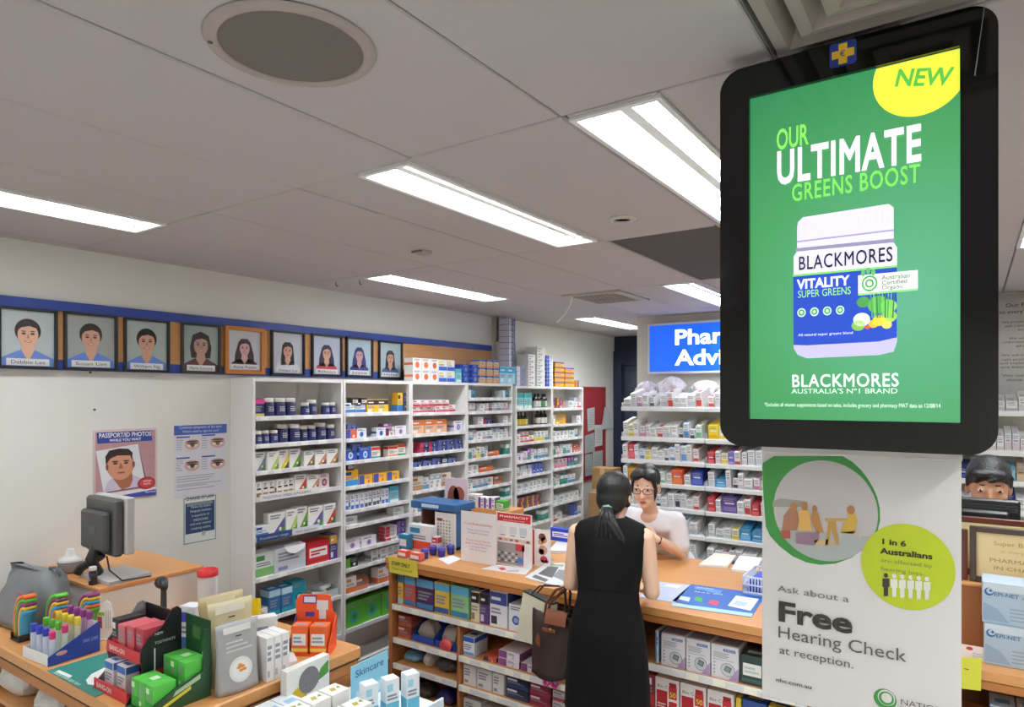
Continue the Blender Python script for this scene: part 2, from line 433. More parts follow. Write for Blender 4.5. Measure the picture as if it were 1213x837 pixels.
for k in range(5):
    a, b = BX[k]+.011, BX[k+1]-.011
    for z in ((CS if k == 0 else [.605, .385, .205, 0] if k == 1 else [.62, .385, .19, 0])):
        if k < 2: a, b = (BX[k]+.011, BX[k+1]-.011) if z < .5 else (BX[0]+.001, BX[1]-.0005) if k == 0 else (BX[1]+.0005, BX[2]-.011)
        mb = MB(); mb.box(a, b, CY+.03, CY+.44, z-.018, z, wood); o = mb.build('shelf', t)
        mb = MB(); mb.box(a, b, CY+.018, CY+.03, z-.03, z+.006, lipm); mb.build('shelf_lip', o)
        rr = random.Random(k*7+int(z*100)); x = a+.03
        while x < b-.1:
            mb = MB(); mb.box(x, x+.06, CY+.0165, CY+.018, z-.026, z+.003, '#f3f0dd', .0003); mb.build('price_ticket', o); x += .06+rr.uniform(.04, .2)
# rear dispensary shelves
RS = [1.885, 1.60, 1.385, 1.175, .955, .725, .50, .27]; RF = 5.95; TILT = .20
RB = [-2.80, -1.975, -1.15, -.325, .50]
sm = M('#dfe1e2', .4)
RNAME = ['left end bay', 'second bay', 'third bay', 'right hand bay']
for k in range(4):
    a, b = RB[k]+.004, RB[k+1]-.004
    t = thing('dispensary_shelving', ['white dispensary shelving bay behind the pharmacist, beside the dark door', 'white dispensary shelving bay between the pharmacist and the screen', 'white dispensary shelving bay hidden largely behind screen and poster', 'white dispensary shelving bay behind the man at the right'][k], 'shelving unit', ((a+b)/2, RF, FLOOR), 0, 'dispensary shelving')
    h = (b-a)/2; mb = MB(); mb.box(-h, h, RY-RF-.014, RY-RF-.004, .1, 1.86, M("#d5d1c6", .6)); mb.box(-h, -h+.03, RY-RF-.05, RY-RF-.014, 0, 1.86, sm); mb.box(h-.03, h, RY-RF-.05, RY-RF-.014, 0, 1.86, sm); mb.build('back_frame', t)
    for z in RS:
        z -= FLOOR; o = None
        mb = MB(); mb.box(-h, h, 0.01, .455, -.02, -.004, sm); mb.box(-h, h, -.004, .01, -.034, .004, M('#eceff0', .3)); o = mb.build('shelf', t, (0, 0, z), 0, TILT)
        for x in (-h+.003, h-.006):
            mb = MB(); mb.prism([(.012, -.004), (.44, -.004), (.44, .05), (.012, .04)], x, x+.003, M('#d9dcdd', .3), Matrix(((0, 1, 0, 0), (1, 0, 0, 0), (0, 0, 1, 0), (0, 0, 0, 1)))); mb.build('shelf_divider', o)
# low desk with tills, left foreground
DZ, DX1, DY0, DY1, DX0 = .92, -2.17, 1.14, 2.02, -4.03
t = thing('service_desk', 'wooden service desk crowded with displays in the left foreground', 'desk')
mb = MB(); mb.box(DX0, DX1, DY0, DY1, DZ-.05, DZ, wood, .006); mb.box(DX0+.004, DX1-.004, DY0+.004, DY1-.004, DZ-.056, DZ-.05, '#3b2415', .001); mb.build('desktop', t)
mb = MB(); mb.box(DX0+.01, DX1-.006, DY0+.006, DY1-.01, DZ-.1, DZ-.056, wedge, .003); mb.build('rail', t)
mb = MB(); mb.box(DX1-.04, DX1-.012, DY0+.02, DY1-.02, FLOOR, DZ-.1, wdark); mb.build('side_panel', t); mb = MB(); mb.box(DX0+.02, DX0+.05, DY0+.02, DY1-.02, FLOOR, DZ-.1, wdark); mb.build('side_panel', t)
mb = MB(); mb.box(DX0+.05, DX1-.04, DY1-.05, DY1-.03, FLOOR, DZ-.1, wdark); mb.build('back_panel', t)
for z in (.66, .35):
    mb = MB(); mb.box(DX0+.05, DX1-.04, DY0+.03, DY1-.05, z-.02, z, wood); mb.build('shelf', t)
# white riser cabinet carrying the monitor
KX0, KX1, KY0, KY1, KZ = WX+.012, -3.35, 1.49, 2.01, 1.10
t = thing('low_cabinet', 'low white cabinet with wooden top standing on the desk below the monitor', 'cabinet', (0, 0, DZ))
mb = MB(); mb.box(KX0+.01, KX1-.012, KY0+.012, KY1-.01, 0, KZ-DZ-.022, M('#e4e1dc', .5)); mb.build('body', t)
mb = MB(); mb.box(KX0, KX1, KY0, KY1, KZ-DZ-.022, KZ-DZ, wood, .004); mb.build('top_board', t)
# ================================================================ flat printed things: screen, poster, sign, portraits
FITS = []
class Sheet:
    """a sheet on a wall plane (facing +x) or across the room (facing -y); pixel helpers land on its real plane"""
    def __init__(s, name, label, cat, X=None, Y=None, o=(0, 0), group=None, kind=None):
        s.X, s.Y = X, Y
        p = at(o[0], o[1], X=X, Y=Y)
        s.o = p; s.t = thing(name, label, cat, p, R90 if X is not None else 0, group)
    def P(s, px, py):
        q = at(px, py, X=s.X, Y=s.Y)-s.o
        return (q.y if s.X is not None else q.x, q.z)
    def scale(s, px, py):
        a, b = s.P(px, py), s.P(px, py+10); return (a[1]-b[1])/10
    def poly(s, mb, pts, m, lay=1): mb.poly([s.P(*p) for p in pts][::-1], m, lay)
    def rect(s, mb, x0, y0, x1, y1, m, lay=1):
        a, b, c, d = s.P(x0, y0), s.P(x1, y1), s.P((x0+x1)/2, y0), s.P((x0+x1)/2, y1); mb.rect(a[0], min(c[1], d[1]), b[0], max(c[1], d[1]), m, lay)
    def disc(s, mb, cx, cy, rx, ry, m, lay=1, **k):
        a = s.P(cx, cy); b = s.P(cx-rx, cy); c = s.P(cx+rx, cy); mb.disc(a[0], a[1], (c[0]-b[0])/2, ry*s.scale(cx, cy), m, lay, **k)
    def text(s, tx, x0, y0, x1, cap, m, lay=3, bold=0, rot=0, par=None, name='lettering'):
        a = s.P(x0, y0); b = s.P(x1, y0); k = s.scale(x0, y0)
        o = text(tx, a[0], a[1], cap*k/.70, m, par or s.t, lay, 'LEFT', bold, 1, rot, name=name)
        FITS.append((o, abs(b[0]-a[0]))); return o
    def lines(s, mb, x0, x1, y0, y1, n, m, lay=2, seed=1, th=.35):
        r = random.Random(seed)
        for k in range(n):
            y = y0+(y1-y0)*k/max(1, n-1) if n > 1 else y0; h = (y1-y0)/max(1, n-1)*th if n > 1 else 1
            e = x0+(x1-x0)*r.uniform(.65, 1)
            s.rect(mb, x0, y-h/2, e, y+h/2, m, lay)

# ---- hanging digital screen
SY = 1.60
s = Sheet('display_screen', 'large portrait advertising screen in a black rounded housing hanging from the ceiling', 'screen', Y=SY, o=(1018, 533))
x0, x1, z0, z1 = -.4945, .043, 1.882, 2.765
mb = MB(); blk = M('#0c0c0e', .08, var=.02); ox, oz = s.o.x, s.o.z
out = rrect(x0-ox, z0-oz, x1-ox, z1-oz, .05, 10); ins = rrect(-.4275-ox, 1.9455-oz, -.0185-ox, 2.6935-oz, .002, 10)
n = len(out); o2 = [(x*.985+.0, (z-.44)*.99+.44) for x, z in out]
mb.mesh([(x, .0, z) for x, z in out]+[(x, 0, z) for x, z in ins], [(i, (i+1) % n, n+(i+1) % n, n+i) for i in range(n)], blk)
mb.mesh([(x, .0, z) for x, z in out]+[(x, .085, z) for x, z in out], [(i, n+i, n+(i+1) % n, (i+1) % n) for i in range(n)], M('#141416', .3))
mb.mesh([(x, .085, z) for x, z in out], [tuple(range(n))], M('#141416', .5))
mb.mesh([(x, .0, z) for x, z in ins]+[(x, .012, z) for x, z in ins], [(i, (i+1) % n, n+(i+1) % n, n+i) for i in range(n)], blk)
mb.build('housing', s.t)
gm = bpy.data.materials.new('green_screen_picture'); gm.use_nodes = True; nt = gm.node_tree; nn = nt.nodes
tc = nn.new('ShaderNodeTexCoord'); mp = nn.new('ShaderNodeMapping'); gr = nn.new('ShaderNodeTexGradient'); cr = nn.new('ShaderNodeValToRGB'); gr.gradient_type = 'SPHERICAL'
mp.inputs['Location'].default_value = (-.15, 0, -.55); mp.inputs['Scale'].default_value = (1.7, 1.7, 1.7)
mp.vector_type = 'POINT'
nt.links.new(tc.outputs['Object'], mp.inputs[0]); nt.links.new(mp.outputs[0], gr.inputs[0]); nt.links.new(gr.outputs[1], cr.inputs[0])
e = cr.color_ramp.elements; e[0].color = (*lin('#34905a'), 1); e[1].color = (*lin('#6cc79a'), 1); e[1].position = .95
q = cr.color_ramp.elements.new(.45); q.color = (*lin('#50ae69'), 1)
p = nn['Principled BSDF']; p.inputs['Base Color'].default_value = (.01, .01, .01, 1); p.inputs['Roughness'].default_value = .12
nt.links.new(cr.outputs[0], p.inputs['Emission Color']); p.inputs['Emission Strength'].default_value = .95
mb = MB(); mb.face([(-.4275-ox, .012, 1.9455-oz), (-.0185-ox, .012, 1.9455-oz), (-.0185-ox, .012, 2.6935-oz), (-.4275-ox, .012, 2.6935-oz)], gm)
panel = mb.build('display_panel', s.t)
def E(h, k=.95): return M(h, .3, emit=k, var=0)
mb = MB(); D = -.011   # pictures sit on the glass of the panel
cx, cz, rr = -.088-ox, 2.659-oz, .085
pts = [(cx+rr*math.cos(a*math.pi/40), cz+rr*math.sin(a*math.pi/40)) for a in range(80)]
pts = [(min(x, -.0195-ox), min(z, 2.692-oz)) for x, z in pts]; mb.poly(pts, E('#e6e344'), 1, .011)
mb.build('yellow_disc', panel)
jb = MB(); J = lambda pts, c, l=1: s.poly(jb, pts, E(c), l)
J([(943, 268), (944, 262), (950, 256), (1052, 240), (1058, 244), (1058, 284), (943, 296)], '#dcd9ef')
for k in range(16):
    x = 945+k*7.1; yb = 258-(x-945)*.16; J([(x, yb+6), (x+1.2, yb+6), (x+1.2, yb+24), (x, yb+24)], '#c4bfe0', 2)
J([(943, 284), (1058, 270), (1058, 272.5), (943, 286.5)], '#a7a2c6', 3)
J([(942, 293), (1059, 281), (1059, 288), (942, 299)], '#8f8aa8', 2)
J([(939, 303), (943, 297), (1058, 286), (1062, 292), (1062, 404), (1058, 416), (1040, 420), (955, 424), (944, 420), (939, 412)], '#e1ddf2', 3)
J([(939, 412), (939, 408), (1062, 398), (1062, 404), (1058, 416), (1040, 420), (955, 424), (944, 420)], '#b9b4d4', 4)
J([(938.5, 326.5), (1062, 315), (1062, 399), (1040, 404), (955, 408.5), (939, 408)], '#2748b4', 5)
J([(938.5, 324.5), (1062, 313), (1062, 315.5), (938.5, 327)], '#7ed06a', 6)
for k in range(4):
    c = (948.5+15.3*k, 369.6-1*k); s.disc(jb, *c, 5, 5.2, E('#dff2e2'), 6); s.disc(jb, *c, 3.8, 4, E('#3f9e62'), 7); s.disc(jb, *c, 1.7, 1.8, E('#dff2e2'), 8)
for x, y, r, c in ((1040, 360, 13, '#5fae5a'), (1052, 362, 10, '#86c46b'), (1022, 357, 8, '#4c9450'), (1053, 374, 9, '#9cc95e'), (1020, 378, 10, '#d7ead2'), (1041, 379, 8, '#e8c648'), (1034, 383, 6, '#d9b23f'), (1050, 384, 6, '#e9cf66'), (1027, 387, 3, '#d2573d'), (1016, 385, 8, '#7fb25d')): s.disc(jb, x, y, r, r*.8, E(c), 7)
for k in range(9): J([(1032+k*3, 376), (1034+k*3, 376), (1031+k*3.6, 344-(k % 3)*3), (1030+k*3.6, 344-(k % 3)*3)], ['#4f9f4c', '#77bd5f', '#2f7d40'][k % 3], 8)
J([(1016, 325.5), (1087, 319), (1087, 342), (1016, 349)], '#eef3ea', 9)
J([(1016, 347), (1087, 340.5), (1087, 343), (1016, 349.5)], '#8ccf8a', 10)
for r, c, l in ((9.5, '#4aa35a', 10), (7.3, '#eef3ea', 11), (5.2, '#4aa35a', 12), (3, '#eef3ea', 13)): s.disc(jb, 1029.5, 335, r, r, E(c), l)
for dx, dy in ((0, 320), (-6, 323), (6, 322)): s.disc(jb, 1028+dx, dy, 2.6, 4, E('#5cb267'), 12)
jb.build('product_picture', panel, (0, .011, 0))
for tx, a, b, c, cap, col, bd in (('OUR', 919, 177, 957, 24, '#86dc62', .018), ('ULTIMATE', 919, 217.5, 1090, 38, '#f0effa', .03), ('GREENS BOOST', 937, 238, 1089, 20, '#7ad85f', .014),
        ('BLACKMORES', 945, 319.5, 1056, 16, '#1b1f33', .012), ('VITALITY', 944, 342, 1007, 11, '#f3f4ff', .03), ('SUPER GREENS', 944.5, 352.5, 1007, 8.5, '#9fe27a', 0),
        ('Australian', 1044, 331, 1078, 5.5, '#53605a', .01), ('Certified', 1044, 337, 1074, 5, '#53605a', .01), ('Organic', 1044, 342.6, 1070, 5, '#53605a', .01),
        ('BLACKMORES', 937, 458, 1063, 14.5, '#f2f4f2', .012), ("AUSTRALIA'S Nº1 BRAND", 937, 465.8, 1063, 5.6, '#d7ecdc', .0),
        ('*Excludes all vitamin supplements based on sales, includes grocery and pharmacy MAT data to 12/08/14', 905, 481, 1114, 4.4, '#d9eedd', 0), ('All natural super greens blend', 945, 398, 1010, 3, '#e8ecff', 0)):
    o = s.text(tx, a, b, c, cap, E(col), 16, bd); o.location.y = .0105-.0064
    o.parent = panel
    if tx[:3] in ('ULT', 'BLA', 'GRE'): o.data.space_character = 1.1
o = text('NEW', *s.P(1058, 100), .049, E('#58b548'), panel, 4, 'LEFT', .025, .95, math.radians(-13), y=.011)
FITS.append((o, .1))
mb = MB(); q = s.P(998.5, 63.5); r_ = .0265
mb.poly(rrect(q[0]-r_, q[1]-r_, q[0]+r_, q[1]+r_, .007), M('#2b3f96', .3), 1)
mb.rect(q[0]-.022, q[1]-.0085, q[0]+.022, q[1]+.0085, '#f1c531', 2); mb.rect(q[0]-.0085, q[1]-.022, q[0]+.0085, q[1]+.022, '#f1c531', 3)
lg = mb.build('pharmacy_badge', s.t); text('€', q[0]-.006, q[1]-.006, .017, '#2b3f96', lg, 5, bold=.01, name='badge_mark')
mb = MB(); mb.box(-.326-ox, -.126-ox, .068, .082, 2.76-oz, CEIL-oz, '#1a1a1a', .001); mb.build('ceiling_mount', s.t)
mb = MB()
for k in range(12):
    pass
mb.tube([s.P(1157+math.sin(k*.2)*2-k*.6, 150-k*5)[0:1]+(-.001-.004*math.sin(k*math.pi/22),)+s.P(1157, 95+(11-k)*-5+50)[1:2] if False else (s.P(1167-.17*(k*6), 0)[0], -.003, s.P(1160, 5+k*7)[1]) for k in range(13)], [.0004+.0009*k/13 for k in range(13)], M('#9a9da0', .4), 6)
tag(mb.build('loose_cord', None, s.o), 'thin pale cord hanging in front of the black screen housing, top right', 'cord')

# ---- hanging white poster
s = Sheet('hanging_poster', 'white hearing check poster hanging below the screen', 'poster', Y=1.70, o=(1017, 850))
x0, x1, z0, z1 = -.4225-s.o.x, -.0175-s.o.x, 1.268-s.o.z, 1.866-s.o.z
mb = MB(); pw = M('#e9e6e6', .35, var=.015, scale=3); mb.box(x0, x1, 0, .003, z0, z1, pw, .0003); mb.build('sheet', s.t)
mb = MB(); mb.box(x0-.002, x1+.002, -.002, .006, z1-.004, z1+.014, M('#d9d8d6', .25)); mb.build('top_rail', s.t)
mb = MB(); mb.box(x0-.002, x1+.002, -.002, .006, z0-.008, z0+.003, glass('f4f6f8', .1)); mb.build('bottom_rail', s.t)
mb = MB(); mb.tube([(x0+.1, .004, z1+.01), (x0+.1, .004, z1+.04)], .003, '#888888'); mb.tube([(x1-.1, .004, z1+.01), (x1-.1, .004, z1+.04)], .003, '#888888'); mb.build('hanger', s.t)
gm2 = M('#459a4a', .4)
C3 = lambda x, y: (880+x*.36697, 530+y*.36679)
mb = MB(); s.poly(mb, [C3(*q) for q in ((62, 62), (64, 50), (100, 27), (322, 27), (354, 46), (380, 70), (402, 98), (420, 128), (434, 160), (442, 195), (443, 235), (434, 275), (405, 318), (350, 355), (300, 374), (250, 378), (205, 370), (160, 350), (118, 318), (88, 285), (74, 255), (66, 150))], gm2, 1); g = mb.build('green_ring', s.t)
mb = MB(); c0 = C3(261, 203); s.disc(mb, *c0, 168*.367, 162*.367, '#cfcacb', 2, seg=48); r0 = (168*.367, 162*.367)
s.disc(mb, *c0, *r0, '#b9bdbd', 3, seg=24, a0=205, a1=335)
C4 = lambda x, y: (890+x*.17914, 530+y*.17921)
s.poly(mb, [C4(*q) for q in ((142, 355), (190, 335), (300, 345), (370, 355), (370, 390), (142, 390))], '#a7a69b', 4)
fig = [('#b07b62', [(255, 395), (300, 400), (318, 480), (300, 545), (205, 545), (215, 450)], (283, 385, 22, 27)), ('#e3b463', [(315, 410), (385, 415), (402, 545), (310, 550)], (352, 385, 22, 27)),
       ('#c08a4e', [(405, 420), (440, 425), (480, 560), (430, 560), (395, 470)], (420, 403, 18, 24)), ('#d8b24e', [(640, 430), (690, 440), (705, 480), (680, 570), (590, 560), (610, 500), (640, 480)], (660, 410, 26, 30))]
for c, pts, (hx, hy, hr, hv) in fig:
    s.poly(mb, [C4(*q) for q in pts], c, 6); s.disc(mb, *C4(hx, hy), hr*.179, hv*.179, '#b9834f', 7, seg=14)
for pts, c in (([(490, 465), (640, 465), (640, 485), (490, 485)], '#c9a85a'), ([(510, 485), (560, 485), (580, 640), (560, 640), (530, 540), (505, 640), (490, 640)], '#c39a55'), ([(195, 545), (260, 545), (260, 600), (205, 598)], '#b3564a'), ([(295, 560), (450, 555), (450, 600), (415, 645), (298, 630)], '#a08396'), ([(415, 610), (520, 605), (560, 640), (430, 648)], '#d8b48c'), ([(575, 560), (730, 545), (725, 620), (700, 560), (600, 575), (590, 620)], '#cfc7b4')):
    s.poly(mb, [C4(*q) for q in pts], c, 6)
mb.build('beach_picture', g)
mb = MB(); s.disc(mb, *C3(529, 384), 152*.367, 138*.367, M('#c6d62e', .4), 4, seg=48); ld = mb.build('lime_disc', s.t)
mb = MB()
for k in range(6):
    x, y = C3(462+26.5*k, 440+2.4*k); c = '#3c3836' if k == 0 else '#f0efe6'
    s.disc(mb, x, y-10.5, 2.6, 2.8, c, 6, seg=12); s.poly(mb, [(x-4, y-7), (x+4, y-7), (x+4.2, y+3), (x+2.6, y+3), (x+2.4, y+14), (x-2.4, y+14), (x-2.6, y+3), (x-4.2, y+3)], c, 6)
mb.build('people_symbols', ld)
for tx, a, b, c, cap, col, bd in (('1 in 6', 445, 309, 521, 17, '#33302f', .03), ('Australians', 445, 340, 614, 18, '#33302f', .03), ('are affected by', 445, 367, 612, 12, '#8f9a5c', 0), ('hearing loss.', 445, 394, 582, 12, '#8f9a5c', 0),
        ('Ask about a', 112, 462, 343, 20, '#77716f', 0), ('Free', 111, 555, 348, 62, '#3b3534', .03), ('Hearing Check', 111, 610, 523, 38, '#645e5c', .0), ('at reception.', 118, 662, 356, 25, '#645e5c', 0), ('nhc.com.au', 107, 752, 221, 12, '#55504e', .02), ('NATIONAL', 508, 826, 690, 18, '#6b6563', 0), ('HEARING CENTRES', 508, 843, 690, 10, '#4b4644', .02)):
    q = C3(a, b); e2 = C3(c, b); s.text(tx, q[0], q[1], e2[0], cap*.367, col, 8, bd)
mb = MB(); c0 = C3(459, 811); s.disc(mb, *c0, 13.7, 12, gm2, 2); s.disc(mb, c0[0]+1.6, c0[1]-1.6, 10.4, 9.2, pw, 3); s.disc(mb, c0[0]+1.5, c0[1]-1, 9, 8, gm2, 4); s.disc(mb, c0[0]+2, c0[1]-1.6, 6.4, 5.8, pw, 5); mb.build('swirl_logo', s.t)

# ---- lit advice sign
s = Sheet('advice_sign', 'blue illuminated pharmacist advice sign on the rear wall', 'sign', Y=RY-.09, o=(767, 443))
w_, h_ = 1.62, .505
mb = MB(); mb.box(0, w_, .0, .088, 0, h_, M('#e9ebee', .3), .003); mb.build('light_box', s.t)
mb = MB(); mb.rect(.022, .022, w_-.022, h_-.022, E('#1159dc', 1.0), 3); o = mb.build('sign_face', s.t)
k = s.P(798.5, 408); k2 = s.P(800.5, 432)
for tx, q in (('Pharmacist', k), ('Advice', k2)):
    text(tx, q[0], q[1], .207, E('#f6f8ff', 1.25), o, 5, bold=.03, sx=1.25)

# ---- staff portraits on the picture rail
def portrait(sh, mb, cx, cz, u, skin, hair, shirt, style, lay=2):
    """a printed head and shoulders; u = face half height"""
    if style in ('long', 'curly'):
        w = 1.45 if style == 'long' else 1.85
        mb.poly([(cx-u*.95, cz+u*.9), (cx-u*.5, cz+u*1.4), (cx+u*.5, cz+u*1.4), (cx+u*.95, cz+u*.9), (cx+u*w*.8, cz-u*.8), (cx+u*w*.85, cz-u*2.0), (cx-u*w*.85, cz-u*2.0), (cx-u*w*.8, cz-u*.8)][::-1], hair, lay)
    if style == 'bob': mb.poly([(cx-u*.9, cz+u*1.1), (cx, cz+u*1.5), (cx+u*.9, cz+u*1.1), (cx+u*1.2, cz-u*.2), (cx+u*1.05, cz-u*1.3), (cx-u*1.05, cz-u*1.3), (cx-u*1.2, cz-u*.2)][::-1], hair, lay)
    if style in ('up', 'short', 'man'): mb.disc(cx, cz+u*.35, u*.98, u*1.05, hair, lay)
    mb.poly([(cx-u*2.2, cz-u*2.9), (cx-u*1.95, cz-u*2.0), (cx-u*.7, cz-u*1.35), (cx+u*.7, cz-u*1.35), (cx+u*1.95, cz-u*2.0), (cx+u*2.2, cz-u*2.9)][::-1], shirt, lay+1 if style not in ('long', 'curly') else lay-1 if lay > 2 else lay)
    mb.poly([(cx-u*.42, cz-u*.6), (cx+u*.42, cz-u*.6), (cx+u*.52, cz-u*1.45), (cx, cz-u*2.2), (cx-u*.52, cz-u*1.45)][::-1], skin, lay+2)
    if style in ('up', 'man', 'short'):
        mb.poly([(cx-u*.55, cz-u*1.2), (cx-u*.05, cz-u*2.2), (cx-u*.75, cz-u*1.95)], shirt, lay+3); mb.poly([(cx+u*.55, cz-u*1.2), (cx+u*.75, cz-u*1.95), (cx+u*.05, cz-u*2.2)], shirt, lay+3)
    mb.disc(cx, cz, u*.78, u, skin, lay+4)
    if style == 'man':
        mb.disc(cx-u*.78, cz, u*.1, u*.24, skin, lay+4); mb.disc(cx+u*.78, cz, u*.1, u*.24, skin, lay+4)
    mb.poly([(cx-u*.84, cz+u*.25), (cx-u*.8, cz+u*.95), (cx-u*.3, cz+u*1.28), (cx+u*.35, cz+u*1.25), (cx+u*.82, cz+u*.9), (cx+u*.85, cz+u*.25), (cx+u*.6, cz+u*.62), (cx+u*.1, cz+u*.78), (cx-u*.5, cz+u*.62)][::-1], hair, lay+5)
    for q in (-1, 1):
        mb.disc(cx+q*u*.33, cz+u*.1, u*.17, u*.085, '#3a2a26', lay+6, seg=10); mb.disc(cx+q*u*.34, cz+u*.3, u*.2, u*.045, hair, lay+6, seg=8)
    mb.poly([(cx-u*.1, cz-u*.3), (cx+u*.1, cz-u*.3), (cx+u*.03, cz+u*.05), (cx-u*.03, cz+u*.05)], '#b98467', lay+6)
    mb.disc(cx, cz-u*.56, u*.27, u*.1, '#b5564f', lay+6, seg=12)
    if style in ('up', 'bob', 'curly'): mb.disc(cx, cz-u*.55, u*.2, u*.05, '#f1e6e0', lay+7, seg=10)
bk, wd = '#15151a', '#b5702c'
SK, SK2 = '#e6b99f', '#d9a88e'
FR = [(-4, 67, 361, 437, bk, '#c3ccce', 'up', SK, '#2a2022', '#6d8fd6', 'Debbie Lee', 'portrait of a woman in a blue shirt, leftmost of the row'),
      (74.5, 138, 370, 438.5, bk, '#aeb4b3', 'up', SK2, '#2b2124', '#6489da', 'Susan Lim', 'portrait of a smiling woman in a blue shirt, second from left'),
      (145.5, 199.5, 376, 441, bk, '#b9c4c1', 'up', SK2, '#1f1a1d', '#6c90d8', 'William Ng', 'portrait of a person with a black fringe in a blue shirt, third from left'),
      (213.5, 260, 382, 442.5, '#2c2d2c', '#aebdb8', 'bob', '#c8a08f', '#2e2628', '#5b2f2d', 'Maria Sutrisno', 'portrait of a woman with black bob in a brown jacket, dull narrow frame'),
      (265, 312, 384, 443, wd, '#d3d6dc', 'curly', '#e2b6b6', '#4a353b', '#6d2b42', 'Anne Russo', 'portrait of a woman with long curly hair in a wooden frame'),
      (320, 359.5, 389.5, 444.5, bk, '#d0d3dc', 'long', '#d9ab95', '#2b2224', '#e6e6ee', 'Vivian Lo', 'portrait of a long haired woman in a white shirt, above first wall unit'),
      (368, 404, 393, 445.5, bk, '#c2c8da', 'curly', '#d6a68f', '#2b2b4e', '#c23a45', 'Rebecca', 'portrait of a woman in a red top, black frame above the first wall unit'),
      (409, 440.5, 397.5, 446.5, bk, '#b8ccd8', 'curly', '#cc9fa6', '#2c357a', '#35458f', 'Joyce', 'portrait of a woman in dark blue, second to last of the black frames'),
      (447.5, 475.5, 401.5, 448.5, bk, '#b5c9cc', 'long', '#cfa089', '#2a2430', '#3f6aa8', 'Helen', 'portrait of a woman with long hair in a blue jacket, beside the white cartons')]
for a, b, y0, y1, fc, bg, st, skin, hair, shirt, nm, lab in FR:
    s = Sheet('portrait_frame', 'framed '+lab, 'framed portrait', X=WX+.024, o=((a+b)/2, y1), group='framed staff portraits on the wall')
    L, R_ = s.P(a, y1)[0], s.P(b, y1)[0]; H = (s.P(a, y0)[1]-s.P(a, y1)[1]+s.P(b, y0+5)[1]-s.P(b, y1)[1])/2
    H = .315; fw = .014 if fc != wd else .026
    fm = M(fc, .3); mb = MB()
    mb.box(L, L+fw, -.022, .0, 0, H, fm, .002); mb.box(R_-fw, R_, -.022, .0, 0, H, fm, .002); mb.box(L+fw, R_-fw, -.022, .0, 0, fw, fm, .002); mb.box(L+fw, R_-fw, -.022, .0, H-fw, H, fm, .002); mb.build('frame', s.t)
    mb = MB(); mb.rect(L+fw, fw, R_-fw, H-fw, bg, 0, -.004); cx = (L+R_)/2; u = H*(.19 if st in ('up', 'bob') else .15)
    ins = MB(); portrait(s, ins, cx, H*(.56 if st in ('up', 'bob') else .54), u, skin, hair, shirt, st)
    # keep the print inside the frame
    ins.v = [(min(max(x, L+fw), R_-fw), y-.0042, min(max(z, fw), H-fw)) for x, y, z in ins.v]
    mb.v += []; base = len(mb.v); off = {i: mb.mi(m) for i, m in enumerate(ins.mats)}
    mb.v += ins.v; mb.f += [tuple(base+i for i in f) for f in ins.f]; mb.m += [off[i] for i in ins.m]; mb.sm += ins.sm
    tw = (R_-L)*.36; mb.rect(cx-tw, fw+.004, cx+tw, fw+.04, '#eeeef0', 12, -.0042)
    pic = mb.build('photograph', s.t)
    o = text(nm, cx, fw+.013, .026, '#4b4f5a', pic, 14, 'CENTER', y=-.0042); FITS.append((o, tw*1.6))
    mb = MB(); mb.rect(L+fw*.9, fw*.9, R_-fw*.9, H-fw*.9, glass(), 0, -.0125); mb.build('glass_pane', s.t)
    pass

# ---- posters on the left wall
s = Sheet('passport_poster', 'passport photo poster with a stern man on the wall above the monitor', 'poster', X=WX+.004, o=(148, 589))
a, b, top = s.P(110.3, 589)[0], s.P(186, 589)[0], s.P(148, 508)[1]
mb = MB(); mb.box(a, b, 0, .003, 0, top, M('#d9c3c8', .3), .0004); mb.box(a+.012, b-.012, -.001, 0, .012, top-.012, M('#b98f94', .35, var=.2, scale=20), .0001)
C5 = lambda x, y: (100+x*.1793, 500+y*.1792)
s.poly(mb, [C5(80, 70), C5(440, 52), C5(448, 120), C5(85, 142)], '#2f4699', 3)
s.poly(mb, [C5(75, 190), C5(352, 142), C5(418, 420), C5(130, 470)], '#3b3f55', 3); s.poly(mb, [C5(75, 190), C5(352, 142), C5(405, 415), C5(125, 465)], '#dfe4ea', 4)
s.poly(mb, [C5(130, 462), C5(150, 400), C5(185, 365), C5(315, 345), C5(400, 380), C5(405, 418)], '#cfc6de', 5)
s.poly(mb, [C5(185, 330), C5(312, 320), C5(318, 380), C5(300, 425), C5(245, 445), C5(190, 375)], '#a8694f', 6)
q = s.P(*C5(238, 280)); sc = s.scale(*C5(238, 280))*.1792
mb.disc(q[0], q[1], 84*sc*1.02, 100*sc, '#cf9477', 7); mb.disc(q[0]-85*sc, q[1]-10*sc, 9*sc, 22*sc, '#b5755c', 7); mb.disc(q[0]+83*sc, q[1]-4*sc, 9*sc, 22*sc, '#b5755c', 7)
mb.poly([(q[0]+x*sc, q[1]+z*sc) for x, z in ((-92, 5), (-95, 60), (-72, 98), (-10, 108), (50, 102), (76, 75), (74, 25), (60, 58), (-20, 62), (-65, 45))][::-1], '#33231f', 8)
for d in (-1, 1): mb.disc(q[0]+d*34*sc, q[1]+10*sc, 15*sc, 6*sc, '#3a2320', 9, seg=10); mb.disc(q[0]+d*35*sc, q[1]+24*sc, 22*sc, 5*sc, '#3a2320', 9, seg=8)
mb.poly([(q[0]+x*sc, q[1]+z*sc) for x, z in ((-12, -25), (14, -25), (5, 10), (-4, 10))], '#a2654d', 9); mb.disc(q[0]+4*sc, q[1]-52*sc, 26*sc, 6*sc, '#96493f', 9, seg=10)
s.disc(mb, *C5(408, 400), 10.5, 7.4, '#a8242d', 10); s.disc(mb, *C5(408, 400), 8, 5.4, '#c4474a', 11)
